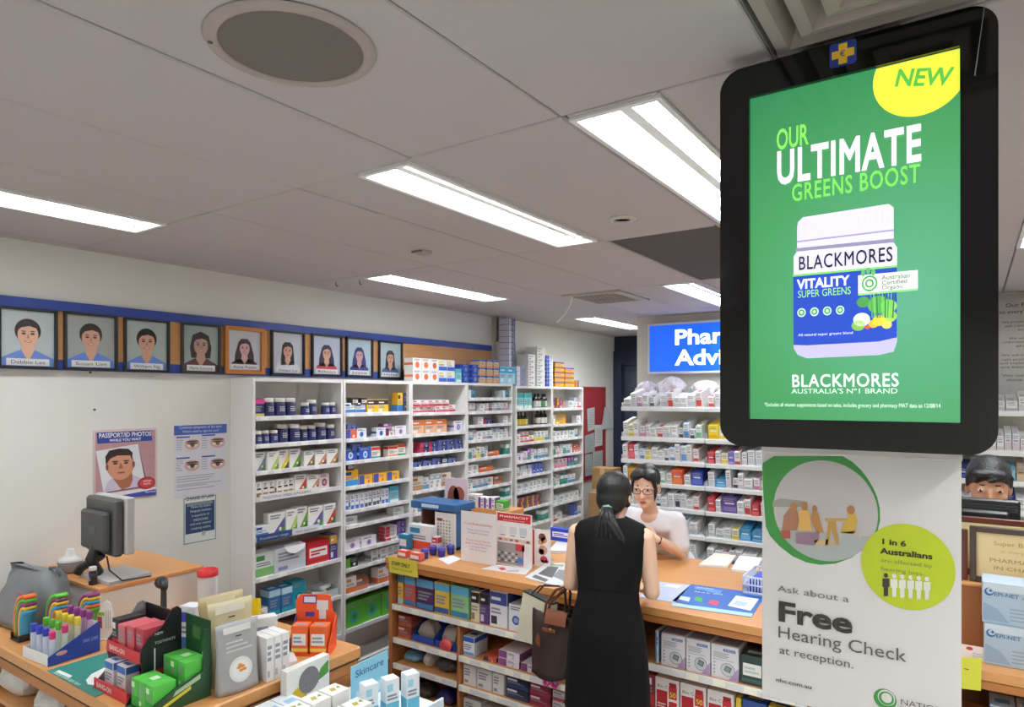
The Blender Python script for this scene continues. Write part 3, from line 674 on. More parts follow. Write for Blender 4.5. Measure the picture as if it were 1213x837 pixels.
s.poly(mb, [C5(225, 485), C5(470, 440), C5(472, 478), C5(260, 500)], '#33439b', 10); s.poly(mb, [C5(135, 470), C5(470, 425), C5(470, 442), C5(225, 486), C5(160, 500)], '#e6e3ea', 9)
pr = mb.build('printed_sheet', s.t)
for tx, x, y, x2, cap, c in (('PASSPORT/ID PHOTOS', 92, 104, 436, 30, '#f4f4fa'), ('WHILE YOU WAIT', 162, 128, 372, 17, '#f4f4fa'), ('INSTANT', 385, 394, 440, 10, '#f4e6e6'), ('PHOTO', 388, 412, 432, 10, '#f4e6e6'), ('Pharmacy', 398, 466, 466, 12, '#e4e4f2')):
    p_ = C5(x, y); s.text(tx, p_[0], p_[1], C5(x2, y)[0], cap*.179, c, 13, .02, par=pr)
s = Sheet('eye_poster', 'white poster with a blue heading and four eye pictures on the wall', 'poster', X=WX+.004, o=(237, 586))
a, b, top = s.P(206, 586)[0], s.P(268.5, 586)[0], s.P(237, 502.5)[1]
mb = MB(); mb.box(a, b, 0, .003, 0, top, M('#dfe0ea', .4), .0004)
s.rect(mb, 206, 503, 268.5, 514, '#4665b8', 2)
for k, (x, y) in enumerate(((713, 147), (880, 133), (712, 285), (880, 272))):
    x, y = C5(x, y); s.disc(mb, x, y, 9, 6.4, '#d8b3ab', 2); s.disc(mb, x, y-3.6, 8, 1.3, '#6d4d45', 3, seg=12); s.disc(mb, x, y+.6, 6.5, 2.6, '#efe6e2', 3, seg=14); s.disc(mb, x, y+.5, 2.6, 2.6, ['#7c6a5c', '#83643f', '#56584f', '#6a564e'][k], 4, seg=12); s.disc(mb, x, y-1.2, 7, .9, '#4a3430', 4, seg=12)
    s.lines(mb, x-19, x-11, y-5, y+6, 5, '#a9aec0', 3, k); s.rect(mb, x-19, y-9.5, x-3, y-7.8, '#3f5cae', 3)
s.lines(mb, 209, 264, 563, 578, 6, '#aeb2c4', 3, 9)
mb.build('printed_sheet', s.t); s.text('Common symptoms of dry eyes', 212, 508, 262, 3.5, '#dfe6f6', 4); s.text('Which relief is right for you?', 216, 512.5, 259, 2.8, '#dfe6f6', 4)
s = Sheet('wall_notice', 'small framed notice with dark blue panel below the eye poster', 'notice', X=WX+.003, o=(237, 643))
a, b, top = s.P(216, 643)[0], s.P(257, 643)[0], s.P(237, 586.5)[1]
mb = MB(); mb.box(a, b, 0, .004, 0, top, M('#dfe6e6', .35), .0006); s.rect(mb, 217.5, 588, 255.8, 641.5, '#5d8f92', 1); s.rect(mb, 218.5, 589, 254.8, 640.5, '#e4e9e9', 2); s.rect(mb, 219.5, 594, 254, 630, '#23416a', 3); s.rect(mb, 221, 594.5, 252, 598, '#7f9193', 4)
s.disc(mb, 241, 631, 2.4, 3, '#aab6bd', 5, seg=12); mb.build('printed_sheet', s.t)
for k, (tx, x, x2) in enumerate((('Please be aware', 226, 249), ('Photographic identification', 225, 250), ('is required for all', 227, 247), ('MEDICINES', 229, 246), ('sold over counter', 225, 250), ('containing codeine', 226, 249))): s.text(tx, x, 602+k*5.1, x2, 2.8, '#d6deea', 5)
s.text('CHANGE OF LAW', 220, 593, 253, 4, '#2b4264', 4, .02)
# ---- red pinboard with papers
s = Sheet('pinboard', 'red pinboard covered in papers at the end of the left wall', 'pinboard', X=WX+.006, o=(704, 567))
a, b = s.P(690.5, 567)[0], s.P(717, 567)[0]; top = s.P(704, 459)[1]
mb = MB(); mb.box(a, b, 0, .014, 0, top, M('#9c2b33', .8, var=.12, scale=80), .002); mb.build('board', s.t)
mb = MB()
for q in ((a-.012, a, 0, top), (b, b+.012, 0, top), (a-.012, b+.012, -.012, 0), (a-.012, b+.012, top, top+.012)): mb.box(q[0], q[1], -.004, .014, q[2], q[3], '#a8574d')
mb.build('frame', s.t)
PAP = [([(695, 484), (704, 482), (704, 508), (696, 511)], 'sheet pinned upper left on the red board'), ([(704, 503), (713, 503), (713, 527), (704, 529)], 'narrow sheet pinned at the middle of the red board'), ([(692, 516), (703, 512), (704, 534), (692, 537)], 'creased grey sheet pinned lower left on the red board'), ([(701, 535), (713, 533), (713, 559), (701, 562)], 'pale sheet at the bottom of the red board'), ([(692, 538), (700, 537), (701, 562), (692, 564)], 'grey sheet at the bottom left of the red board'), ([(715, 482), (719, 482), (725, 506), (711, 509)], 'sheet hanging askew over the right edge of the red board')]
for k, (pts, lab) in enumerate(PAP):
    mb = MB(); P_ = [s.P(*q) for q in pts]; y = -.006-.002*k
    x0 = sum(q[0] for q in P_)/4; zz = min(q[1] for q in P_)
    P_ = [(q[0]-x0, q[1]-zz) for q in P_]
    mb.prism(P_[::-1], 0, .0012, M(['#c9cdcf', '#dadada', '#a9b0b3', '#b9c0c0', '#adb3b4', '#cfd2d6'][k], .7, var=.04, scale=30))
    w = P_[1][0]-P_[0][0]; hz = P_[0][1]
    for j in range(7): mb.rect(P_[3][0]*.7, hz*(.2+.1*j), P_[3][0]*.7+w*(.5+.25*((j*7) % 3)/2), hz*(.2+.1*j)+.006, '#8f979b', 1)
    lo = s.o+Vector((-y, x0, zz)); tag(mb.build('paper_sheet', None, lo, R90), 'white '+lab if k in (0, 1, 5) else lab, 'paper', 'papers on the pinboard')
# ---- white service notice on the rear wall at the right edge
s = Sheet('service_notice', 'tall white notice sheet on the rear wall at the far right', 'notice', Y=RY-.012, o=(1215, 486))
a, b, top = s.P(1182.5, 486)[0], s.P(1250, 486)[0], s.P(1200, 347)[1]
mb = MB(); n = 22; ys = [(a+(b-a)*k/n, .002+.003*math.sin(k*1.9)) for k in range(n+1)]
mb.loft([[(x, y, 0), (x, y, top), (x, y+.002, top), (x, y+.002, 0)] for x, y in ys], M('#dcdad6', .45)); mb.build('sheet', s.t)
mb = MB(); mb.box(a-.01, b+.01, -.006, .004, top-.01, top+.012, '#a39f98'); mb.build('top_rail', s.t)
for tx, x, y, x2, c in (('Our Promise', 1191, 364, 1240, 4.4), ('to every customer', 1184, 372, 1246, 4.2), ('We promise to greet you', 1187, 383, 1245, 2.6), ('with a smile when you', 1190, 387.5, 1240, 2.6), ('enter', 1205, 391.5, 1225, 2.6), ('We will listen to', 1195, 402, 1238, 2.6), ('understand your needs', 1187, 406.5, 1245, 2.6), ('always', 1203, 411, 1228, 2.6), ('We will advise on the', 1186, 422, 1245, 2.6), ('right products for you', 1186, 427, 1245, 2.6), ('and explain how they', 1184, 431.5, 1247, 2.6), ('are best used', 1185, 436, 1232, 2.6), ('We will always', 1187, 446, 1240, 2.6), ('thank you for', 1192, 451, 1240, 2.6)):
    s.text(tx, x, y, x2, c, '#6b6a72' if c < 3 else '#3e3d48', 12, .0)
# ================================================================ stock: cartons, bottles, packs
def carton_mesh(w, d, h, base, c1, c2, style, seed=0):
    """a printed carton, front to -y, standing on z = 0"""
    mb = MB(); r = random.Random(seed*13+7)
    b = M(base, .42, var=.03); mb.box(-w/2, w/2, 0, d, 0, h, b, min(.0015, w*.03))
    y = -.0003; ln = M('#8a8d99' if base != '#222227' else '#b9bac4', .5)
    def R(x0, z0, x1, z1, m, k=0): mb.rect(-w/2+w*x0, h*z0, -w/2+w*x1, h*z1, m, k, y)
    def lines(x0, x1, z0, z1, n, m=ln, k=1):
        for i in range(n):
            z = z0+(z1-z0)*(i+.5)/n; R(x0, z-.35*(z1-z0)/n, x0+(x1-x0)*r.uniform(.55, 1), z+.25*(z1-z0)/n, m, k)
    def side(z0, z1, m):
        for s in (-1, 1):
            x = s*(w/2+.0004); p = [(x, .002, h*z0), (x, d-.002, h*z0), (x, d-.002, h*z1), (x, .002, h*z1)]; mb.face(p if s > 0 else p[::-1], m)
    if style == 'band':
        R(.02, .04, .98, .38, c1); R(.06, .68, .5, .88, c2); lines(.06, .9, .44, .62, 2); side(.04, .38, c1)
    elif style == 'top':
        R(.02, .62, .98, .96, c1); R(.08, .08, .42, .3, c2); lines(.08, .9, .36, .55, 2); lines(.1, .7, .72, .86, 1, M('#f0f0f2'), 2); side(.62, .96, c1)
    elif style == 'left':
        R(.02, .03, .4, .97, c1); lines(.46, .94, .55, .85, 2); mb.disc(w*.2, h*.28, min(w*.18, h*.16), min(w*.18, h*.16), c2, 1, y, 14); side(.03, .97, c1)
    elif style == 'tri':
        mb.poly([(w*.48, h*.03), (w*.48, h*.78), (-w*.28, h*.03)][::-1], c1, 0, y); mb.poly([(w*.48, h*.03), (w*.48, h*.4), (w*.05, h*.03)][::-1], c2, 1, y); mb.disc(w*.2, h*.25, w*.09, w*.09, '#e9e3b0', 2, y, 10); lines(.1, .8, .72, .94, 2); 
    elif style == 'full':
        R(.1, .3, .9, .72, '#f1f0ee'); lines(.16, .86, .38, .64, 2, M(c1), 1); R(.02, .08, .98, .2, c2); side(.08, .2, c2)
    elif style == 'dot':
        q = min(w, h)*.27; mb.disc(0, h*.42, q, q, c1, 0, y, 18); mb.disc(0, h*.42, q*.55, q*.55, c2, 1, y, 14); lines(.12, .88, .78, .94, 2); side(.4, .6, c1)
    elif style == 'spine':
        R(.12, .06, .88, .3, c1); R(.2, .5, .8, .62, c2); lines(.2, .85, .68, .92, 2); side(.2, .5, c1)
    elif style == 'bars':
        R(.02, .72, .98, .97, c1); R(.02, .03, .98, .2, c2); lines(.1, .9, .3, .62, 3); side(.72, .97, c1)
    else:
        lines(.1, .8, .45, .85, 3); R(.1, .1, .4, .25, c2)
    # top flap seam
    mb.face([(-w/2+.002, d*.06, h+.0004), (w/2-.002, d*.06, h+.0004), (w/2-.002, d*.06+.0012, h+.0004), (-w/2+.002, d*.06+.0012, h+.0004)], ln)
    if style in ('full', 'top', 'bars'): mb.face([(-w*.3, d*.3, h+.0004), (w*.3, d*.3, h+.0004), (w*.3, d*.6, h+.0004), (-w*.3, d*.6, h+.0004)], c1)
    return mb
def bottle_parts(w, h, body, cap, label):
    r = w/2; a = MB(); ch = h*.22
    a.lathe([(0, 0), (r*.92, 0), (r, h*.03), (r, h*.68), (r*.93, h*.74), (r*.7, h*.78), (r*.66, h*.8)], M(body, .3), seg=18)
    a.lathe([(r*1.012, h*.1), (r*1.012, h*.6)], M(label, .4), seg=18)
    for k, z in enumerate((.5, .4, .3)):
        for i in range(-2, 3 if k else 2):
            t0 = -R90+i*.22; a.face([(r*1.02*math.cos(t), r*1.02*math.sin(t), h*zz) for t, zz in ((t0, z), (t0+.16, z), (t0+.16, z+.05), (t0, z+.05))], '#d8d6c4')
    c = MB(); c.lathe([(r*.86, h*.78), (r*.9, h*.79), (r*.9, h*.97), (r*.84, h), (0, h)], M(cap, .35), seg=18)
    return a, c
def syrup_parts(w, h, body, cap, label):
    r = w/2; a = MB()
    a.lathe([(0, 0), (r*.9, 0), (r, h*.04), (r, h*.6), (r*.8, h*.7), (r*.36, h*.78), (r*.34, h*.86)], M(body, .12), seg=16)
    a.lathe([(r*1.012, h*.1), (r*1.012, h*.5)], M(label, .4), seg=16)
    c = MB(); c.lathe([(r*.42, h*.85), (r*.44, h*.98), (r*.4, h), (0, h)], M(cap, .4), seg=14)
    return a, c
WT = '#eceae8'
# code: (w, d, h, base, c1, c2, style, description)
P = {
 'nbx': (.075, .06, .10, '#25305f', '#d23a86', '#d9c26a', 'bars', 'navy and pink carton'),
 'T1': (.085, .06, .125, '#efeeea', '#7d8fa3', '#5b8a4a', 'tri', 'white carton with mauve picture corner'), 'T2': (.085, .06, .125, '#efeeea', '#b9cf6d', '#6b9a45', 'tri', 'white carton with pale green picture corner'),
 'T3': (.088, .06, .13, '#efeeea', '#e5c92f', '#3f5a32', 'tri', 'white carton with yellow picture corner'), 'T4': (.088, .06, .13, '#efeeea', '#5f9a2f', '#2f5a2c', 'tri', 'white carton with green picture corner'),
 'T5': (.09, .06, .11, '#f0efec', '#8f6a55', '#54663f', 'tri', 'white carton with brown picture corner'), 'T6': (.10, .06, .105, '#f0efec', '#c48b6c', '#7a4a3a', 'tri', 'white carton with tan picture corner'),
 'T7': (.10, .06, .12, '#f0efec', '#c8443c', '#3f6a40', 'tri', 'white carton with red picture corner'), 'T8': (.12, .06, .12, '#efeeea', '#6a5aa5', '#3e8a4f', 'tri', 'wide white carton with violet picture corner'),
 'm1': (.048, .05, .085, '#efeeea', '#9a7a3f', '#5a3a2c', 'spine', 'slim white carton with brown print'),
 'rp': (.09, .07, .10, '#d9cfd2', '#8c2f3c', '#b98a94', 'dot', 'clear pack of dark red sachets'),
 'gw': (.11, .12, .16, '#e6ebe4', '#7bb36a', '#3f8a4a', 'band', 'white and green carton'),
 'rd': (.15, .14, .155, '#c9262e', '#c9262e', '#a81c24', 'full', 'bright red carton with white lettering'),
 'py': (.05, .12, .17, '#4a3a86', '#e3b23c', '#d9d4e8', 'top', 'purple and yellow carton'),
 'tb': (.065, .1, .14, '#2f6fa8', '#bfe0ec', '#1d9aa8', 'bars', 'blue upright carton with pale bands'), 'tl': (.085, .1, .15, '#1d8fa3', '#0f6f86', '#bfe6ea', 'dot', 'teal carton with round emblem'),
 'bk': (.06, .06, .05, '#2c2424', '#3d3029', '#8a5a3a', 'full', 'small black carton'), 'wb': (.09, .06, .065, '#e9edf2', '#3f7fc0', '#2a4f9a', 'band', 'low white and blue carton'),
 'yk': (.105, .07, .085, '#f0c02a', '#26232a', '#e9e6de', 'top', 'yellow carton with black top'), 'yt': (.05, .07, .14, '#e9b32c', '#2f6fb5', '#1f1d22', 'band', 'tall yellow carton with blue foot'), 'kt': (.03, .07, .13, '#23232a', '#3a3f6a', '#c9c9d2', 'left', 'narrow black carton'),
 'ob': (.10, .06, .06, '#e4572a', '#3552a8', '#f2e6dc', 'left', 'orange and blue carton'), 'bd': (.1, .06, .05, '#2b3f86', '#55679f', '#c7cde2', 'left', 'dark blue carton'), 'bw': (.09, .06, .06, '#e8ecf3', '#2d5aac', '#2d5aac', 'dot', 'white carton with blue disc'),
 'mr': (.09, .06, .06, '#e5dcda', '#7a2b3c', '#b07a84', 'left', 'white and maroon carton'), 'ml': (.095, .06, .04, '#7a4a7a', '#b58ab0', '#e8dce8', 'band', 'flat plum carton'), 'lv': (.115, .06, .065, '#ebe6ef', '#b58fc4', '#8a62a4', 'dot', 'white and lilac carton'),
 'bl': (.12, .06, .08, '#2f57b5', '#e3e8f5', '#4f9ad6', 'dot', 'royal blue carton'), 'kb': (.06, .06, .05, '#1f3a44', '#2f5a5f', '#88a0a2', 'full', 'dark teal carton'),
 'ryt': (.09, .06, .075, '#f1ece2', '#cf3f2a', '#2f9aa0', 'bars', 'red topped carton with teal foot'), 'ryo': (.1, .06, .07, '#f0e6da', '#c5352a', '#e58a2a', 'bars', 'red topped carton with orange foot'), 'ryg': (.09, .06, .08, '#efe9dc', '#d04a26', '#2f8f6a', 'bars', 'red topped carton with green foot'),
 'yb': (.14, .07, .12, '#f0b323', '#2f8fd0', '#23509a', 'band', 'large yellow carton with blue foot'), 'yl': (.14, .07, .06, '#f2b52a', '#3d4fa0', '#e3572a', 'left', 'long yellow carton with orange print'), 'rpu': (.1, .06, .065, '#d2452f', '#5a3f9a', '#f0e3da', 'band', 'red carton with purple foot'),
 'wl': (.042, .09, .12, '#eef0f4', '#4d6fc0', '#9ab0dc', 'spine', 'slim white carton with blue print'), 'wk': (.042, .09, .12, '#eceef0', '#4a4d5a', '#a3a8b2', 'spine', 'slim white carton with grey print'), 'tq': (.1, .09, .13, '#7cc4dc', '#3f9fc2', '#e6f3f7', 'bars', 'turquoise carton'),
 'wg': (.075, .08, .08, '#e9ecea', '#6fb59a', '#4f86c0', 'band', 'low white carton with sea green print'), 'wo': (.08, .08, .075, '#edeef0', '#3f78c4', '#e0662f', 'dot', 'white carton with blue and orange mark'), 'cl': (.1, .08, .07, '#dde2e2', '#c4cccc', '#a7b2b4', 'plain', 'pale clear pack'),
 'rt': (.1, .08, .028, '#e6e4e6', '#c23f4f', '#2f9f92', 'left', 'flat red and teal carton'), 'pu': (.075, .08, .045, '#5a3f94', '#8a74bc', '#d9d0ec', 'left', 'flat purple carton'),
 'gk': (.1, .08, .06, '#2c3a2a', '#6fb03a', '#dfe6d4', 'left', 'green and black carton'), 'gy': (.055, .08, .085, '#dcdcdc', '#8f9094', '#b5b6b8', 'spine', 'grey and white carton'), 'pk': (.05, .02, .12, '#e0317f', '#e9508f', '#f5c5da', 'plain', 'bright pink card'),
 'br': (.1, .08, .075, '#9a5a3c', '#c47a52', '#e6d2c4', 'band', 'brown and orange carton'), 'ow': (.085, .08, .1, '#ece4de', '#d2703c', '#c9955f', 'band', 'white carton with orange foot'), 'lg': (.16, .1, .15, '#55b02c', '#2f9aa0', '#3c8a1f', 'dot', 'lime green carton'),
 'wr': (.075, .08, .055, '#eeebea', '#c8303c', '#d96a70', 'band', 'white and red carton'), 'pe': (.12, .09, .12, '#e9b48c', '#d9743f', '#efe6dc', 'top', 'peach coloured carton'), 'wv': (.1, .08, .08, '#e9e8f2', '#7a78c4', '#b59ad0', 'dot', 'white carton with violet disc'),
 'nr': (.11, .08, .045, '#2c3572', '#c2344f', '#e2dfe8', 'left', 'flat navy and red carton'), 'nv': (.11, .08, .05, '#27356f', '#5b6cab', '#dfe2ee', 'left', 'flat navy carton'), 'bg': (.1, .08, .1, '#dccfc0', '#b08a6a', '#8a5f46', 'band', 'beige carton'),
 'te': (.1, .09, .08, '#2f7f8f', '#dfe9ec', '#235a7a', 'left', 'teal carton'), 'wB': (.13, .09, .1, '#e6eef2', '#4f9fc8', '#7fb8d8', 'top', 'white carton with sky blue top'), 'ws': (.055, .07, .08, '#efeeee', '#c79aa8', '#9aa3b5', 'band', 'small white carton with pink foot'), 'wt': (.05, .07, .1, '#f0efed', '#a9b4c2', '#c2a8a0', 'top', 'small white upright carton'), 'wd': (.06, .07, .085, '#ecebea', '#5f8fb5', '#b9c5d4', 'band', 'small white carton with steel blue foot'), 'wn': (.065, .07, .075, '#eeeceb', '#b9bcc0', '#8fa0a8', 'plain', 'small plain white carton'),
 'gt': (.06, .07, .09, '#3f9a8a', '#e3ece8', '#2a6f66', 'top', 'sea green carton'), 'yw': (.06, .07, .09, '#ece9d8', '#e3cf4a', '#5a8fc4', 'band', 'white carton with yellow foot'), 'or': (.17, .09, .04, '#e0702c', '#c2541c', '#f0d9c4', 'band', 'flat orange carton'),
 'aq': (.058, .09, .145, '#7fcfd0', '#3fa3aa', '#e8f4f3', 'bars', 'pale aqua upright carton'), 'wq': (.15, .09, .15, '#e9eef0', '#2f94a8', '#b5cdd6', 'band', 'large white carton with teal foot'), 'am': (.19, .1, .12, '#d39a26', '#b57f16', '#ecdca8', 'plain', 'large amber carton'),
 'pyo': (.07, .08, .04, '#5a3470', '#e3a02a', '#d2552f', 'left', 'flat purple and amber carton'), 'pkw': (.065, .08, .1, '#eedfe4', '#d97fa0', '#b0486f', 'band', 'pink and white carton'), 'vt': (.05, .08, .11, '#a04aa8', '#36a896', '#e6d4ea', 'band', 'violet and sea green carton'), 'rs': (.06, .07, .075, '#d96a4f', '#b5362f', '#f0dcd2', 'top', 'salmon red carton'), 'bs': (.055, .08, .11, '#3350b8', '#6f86d0', '#e3e6f4', 'left', 'royal blue upright carton'), 'cb': (.3, .16, .2, '#8a6647', '#9c7857', '#6f5038', 'plain', 'brown cardboard box'),
}
BOT = {'B': (.085, .125, '#1f2550', '#efede8', '#262c66', 'large navy vitamin jar with white lid'), 'm': (.068, .112, '#20264f', '#eeece6', '#2b3070', 'navy vitamin bottle with white cap'), 'b': (.06, .09, '#222855', '#efede8', '#30367a', 'small navy vitamin bottle with white cap'),
       'wp': (.05, .085, '#e9e9ea', '#f1f1f1', '#c9d2de', 'white pill bottle')}
SYR = {'s': (.05, .135, '#1c1412', '#17171a', '#e2e0da', 'dark syrup bottle with white label'), 'sg': (.05, .135, '#1c1412', '#17171a', '#5f9a6a', 'dark syrup bottle with green label'), 'sy': (.045, .125, '#201613', '#1d1d20', '#d9c04a', 'dark syrup bottle with yellow label')}
PROTO = {}
def dims(c):
    if c in P: return P[c][0], P[c][2]
    q = (BOT.get(c) or SYR[c]); return q[0], q[1]
def desc(c): return P[c][7] if c in P else (BOT.get(c) or SYR[c])[5]
def product(c, loc, rz, label, group, name=None, jit=0):
    """one pack from stock: the first of a kind is built, later ones share its mesh"""
    if c in P:
        if c not in PROTO:
            w, d, h, a, b, e, st, _ = P[c]; PROTO[c] = carton_mesh(w, d, h, a, b, e, st, len(PROTO)).data('medicine_carton')
        o = link(name or ('cardboard_box' if c == 'cb' else 'medicine_carton'), PROTO[c], None, loc, rz+jit)
        return tag(o, label, 'box' if c == 'cb' else 'carton', group)
    k = BOT.get(c) or SYR[c]
    if c not in PROTO:
        a, e = (bottle_parts if c in BOT else syrup_parts)(*k[:5]); PROTO[c] = (a.data('body'), e.data('cap'))
    nm = 'vitamin_bottle' if c in BOT else 'syrup_bottle'
    t = thing(nm, label, 'bottle', loc, rz+jit, group)
    link('bottle_body', PROTO[c][0], t, (0, k[0]/2, 0)); link('cap', PROTO[c][1], t, (0, k[0]/2, 0))
    return t
def run(row):
    """'B*3 _ wl^2' -> list of (code, stack) with gaps"""
    out = []
    for tk in row.split():
        if tk == '_': out.append(('_', 0)); continue
        st = 1; n = 1
        if '*' in tk: tk, n = tk.split('*'); n = int(n)
        if '^' in tk: tk, st = tk.split('^'); st = int(st)
        out += [(tk, st)]*n
    return out
def stock_row(row, width, place, where, group, seed=0, setback=.015, zoff=0, top=9):
    """lay a row of packs from left to right; place(u, depth, z, jit) gives location and turn"""
    r = random.Random(seed); it = run(row)
    need = sum(dims(c)[0]+.004 for c, k in it if c != '_'); gaps = sum(1 for c, k in it if c == '_')
    f = min(1.32, (.97 if not gaps else .86)*width/need); f = max(f, 1); free = max(0, width-need*f)
    u = 0; n = 0
    for c, k in it:
        if c == '_': u += free/gaps; continue
        w, h = dims(c); w = (w+.004)*f
        if u+w > width+.006: break
        n += 1
        for lv in range(k):
            if lv*h+h > top: break
            loc, rz = place(u+w/2, setback+r.uniform(0, .02)+0*lv, lv*(h+.0008)+zoff)
            if k == 1: lab = '%s, %s from left, %s' % (desc(c), ORD[n-1], where)
            else: lab = '%s, %s in %s stack, %s' % (desc(c), ['bottom', 'second', 'third', 'fourth', 'fifth', 'sixth', 'seventh'][lv] if lv < k-1 or k == 1 else 'top', ORD[n-1], where)
            o = product(c, loc, rz, lab, group, jit=r.uniform(-.02, .02)); o.scale = (f, 1, max(1, min(1.22, .82*top/h)) if k == 1 and c not in ('rd', 'gw', 'cb') else 1) if c in P else (f, f, min(1.15, f))
        u += w
# ---- left wall
ROWS = [
 ['nbx B*3 _ b m _ b*2', 'b*3 B*2 m*2 B m', 'T1 T2 T3 T4 _ T5 T6*2', 'm1*6 T7 T6 _ rp*2', 'wb T8 T2 T4 T8 T7', 'gw _ rd py', 'wr tb*2 tl _ _ _ _ _', 'cb*2 _'],
 ['wb*2 yk*2 _ yt kt', 'ob bw _ bw mr lv', 'bl*2 ryt _ ryo ryg', 'yb yl*3 rpu', 'wl*4 wk*4 wl*2 tq*2', 'cl wo*2 wg*2 cl', 'lv*2 _ rt^4 pu^3', 'gk _ gy*4 pk', 'ow br _ ow*3', 'lg*3 _'],
 ['wr^2*5 wr _', 'pe*3 _ wv', '_ nr^2*2 nv^2 nv^2*2', 'nv^2*2 nv kb nv^2 _', 'bg wd wt*2 bg _', 'wt wd*3 _ wB', 'wn*3 _', ''],
 ['te wB*2 _ te', 'ws*2 wt wn ws wt ws wd ws*2', 'wt wp*2 wn nr wd wt*2 wn', 'wd wt wn ws wd wt*2 wn wt', 'gt ws yw wd wt or _ gt', 'wn*2 or _ wt', 'wt wd*3 wn br', 'lg^1 _ gt', 'wn*3 _'],
 ['aq*4 _ s*2 sg s', 'sy*4 wq s*3', 'wn wr^2*2 wr yw*3 wd', 'lv ws vt wt wd*4', 'ws wt*3 bs*3', 'cl*2 wn*3 cl', 'pyo^3*5 _', '_ aq gt gt'],
 ['pyo^3 pyo^3 rs _ cl wt wr', 'wt am _ wn', 'wn*4 cl wd', 'gt ws wt gt wd wt rs*2', 'wt pkw*3 vt*2 gt', 'wg wt gt*2 wd wd', 'cl*3 wn*2', 'wr cl _ bs wd'],
]
for ui, rows in enumerate(ROWS):
    y0, y1 = UY[ui]; zs = UZ[ui]
    for k, row in enumerate(rows):
        if not row: continue
        top = (zs[k-1] if k else UT-.02)-.04-zs[k]
        stock_row(row, y1-y0-.06, lambda u, dpt, z, y0=y0, zz=zs[k]: (Vector((SF-dpt, y0+.03+u, zz+z+.0005)), R90), '%s shelf, %s' % (ORD[k], UN[ui]), 'stock on the %s' % UN[ui], ui*20+k, .012, top=top)
# second rows that show behind the front packs of the second and third unit
for ui, k, row, z in ((1, 0, 'bk*5', 0), (1, 1, 'bd', .062), (1, 1, '_ ml', .0), (1, 2, 'kb bd', 0)):
    pass
for ui, k, u, c, z, ds in ((1, 1, .07, 'bd', .0605, 'on top of the orange one'), (1, 1, .44, 'ml', .0605, 'on top of the maroon one'), (1, 2, .12, 'bd', .0805, 'on top of the blue ones'), (1, 0, .1, 'bk', .0655, 'on the leftmost white one'), (1, 0, .19, 'bk', .0655, 'on the second white one'), (1, 3, .055, 'bk', .1205, 'on the large yellow one')):
    product(c, Vector((SF-.02, UY[ui][0]+.03+u, UZ[ui][k]+z+.001)), R90, '%s %s, %s shelf of the second wall unit' % (desc(c), ds, ORD[k]), 'stock on the second wall unit')
# big open grey carton, first unit
t = thing('open_carton', 'large grey white carton with torn open flap on the sixth shelf, first wall unit', 'carton', Vector((SF-.012, 2.61+.30, UZ[0][5]+.001)), R90)
mb = carton_mesh(.25, .17, .165, '#c9ccd4', '#8f86b5', '#8f86b5', 'plain', 3); mb.build('box_body', t)
mb = MB(); mb.face([(-.05, -.0008, .166), (.12, -.0008, .166), (.1, -.012, .135), (.02, -.016, .115), (-.03, -.012, .13)], M('#e6e6ea')); mb.face([(-.05, 0, .1662), (.12, 0, .1662), (.1, .03, .18), (-.03, .04, .176)], M('#dfe0e4')); mb.build('flap', t)
# paper strips on the first unit
for k, (c, u0, u1, tx, lab) in enumerate((('#e9e9ea', .02, .5, 'TRADITIONAL HERBAL SUPPLEMENTS', 'white strip of lettering along the fourth shelf of the first wall unit'), ('#2c4a7c', .0, .27, 'Practitioner range', 'dark blue label strip along the fifth shelf of the first wall unit'), ('#dfe3ea', .28, .5, 'Health supplements', 'white and blue label strip along the fifth shelf of the first wall unit'))):
    z = UZ[0][3 if k == 0 else 4]; t = thing('shelf_strip', lab, 'label strip', Vector((SF+.008, 2.61+.025, z-.02)), R90)
    mb = MB(); mb.box(u0, u1, 0, .002, 0, .045, M(c, .4), .0003); mb.build('strip', t)
    o = text(tx, u0+.02, .014, .022, '#6a7488' if k != 1 else '#c9d4e6', t, 2); FITS.append((o, (u1-u0)*.8))
# clear tray with green packs, first unit
t = thing('plastic_tray', 'clear plastic tray of green packs on the seventh shelf, first wall unit', 'tray', Vector((SF-.01, 2.61+.57, UZ[0][6]+.001)), R90)
mb = MB(); gl = M('#c9cfd0', .25)
for q in ((-.14, .14, -.002, 0, 0, .06), (-.14, .14, .16, .162, 0, .09), (-.14, -.138, 0, .16, 0, .075), (.138, .14, 0, .16, 0, .075), (-.14, .14, 0, .16, 0, .002)): mb.box(*q, gl, .0005)
mb.build('tray_shell', t)
for k, (u, zz, c) in enumerate(((.51, .005, '#3f9a4a'), (.56, .01, '#c9d4cc'), (.62, .02, '#b9c0c2'))):
    mb = MB(); mb.box(-.06, .06, 0, .09, 0, .03, M(c, .3), .006); mb.rect(-.05, .006, .05, .022, '#e6ebe6', 1)
    o = mb.build('sachet_pack', None, Vector((SF-.03-.0, 2.61+u, UZ[0][6]+.004+.032*k)), R90+[.1, -.15, .3][k]); tag(o, ['green sachet pack at the bottom of the clear tray, first wall unit', 'pale sachet pack above the green one in the clear tray', 'grey sachet pack heaped on top in the clear tray'][k], 'pack')
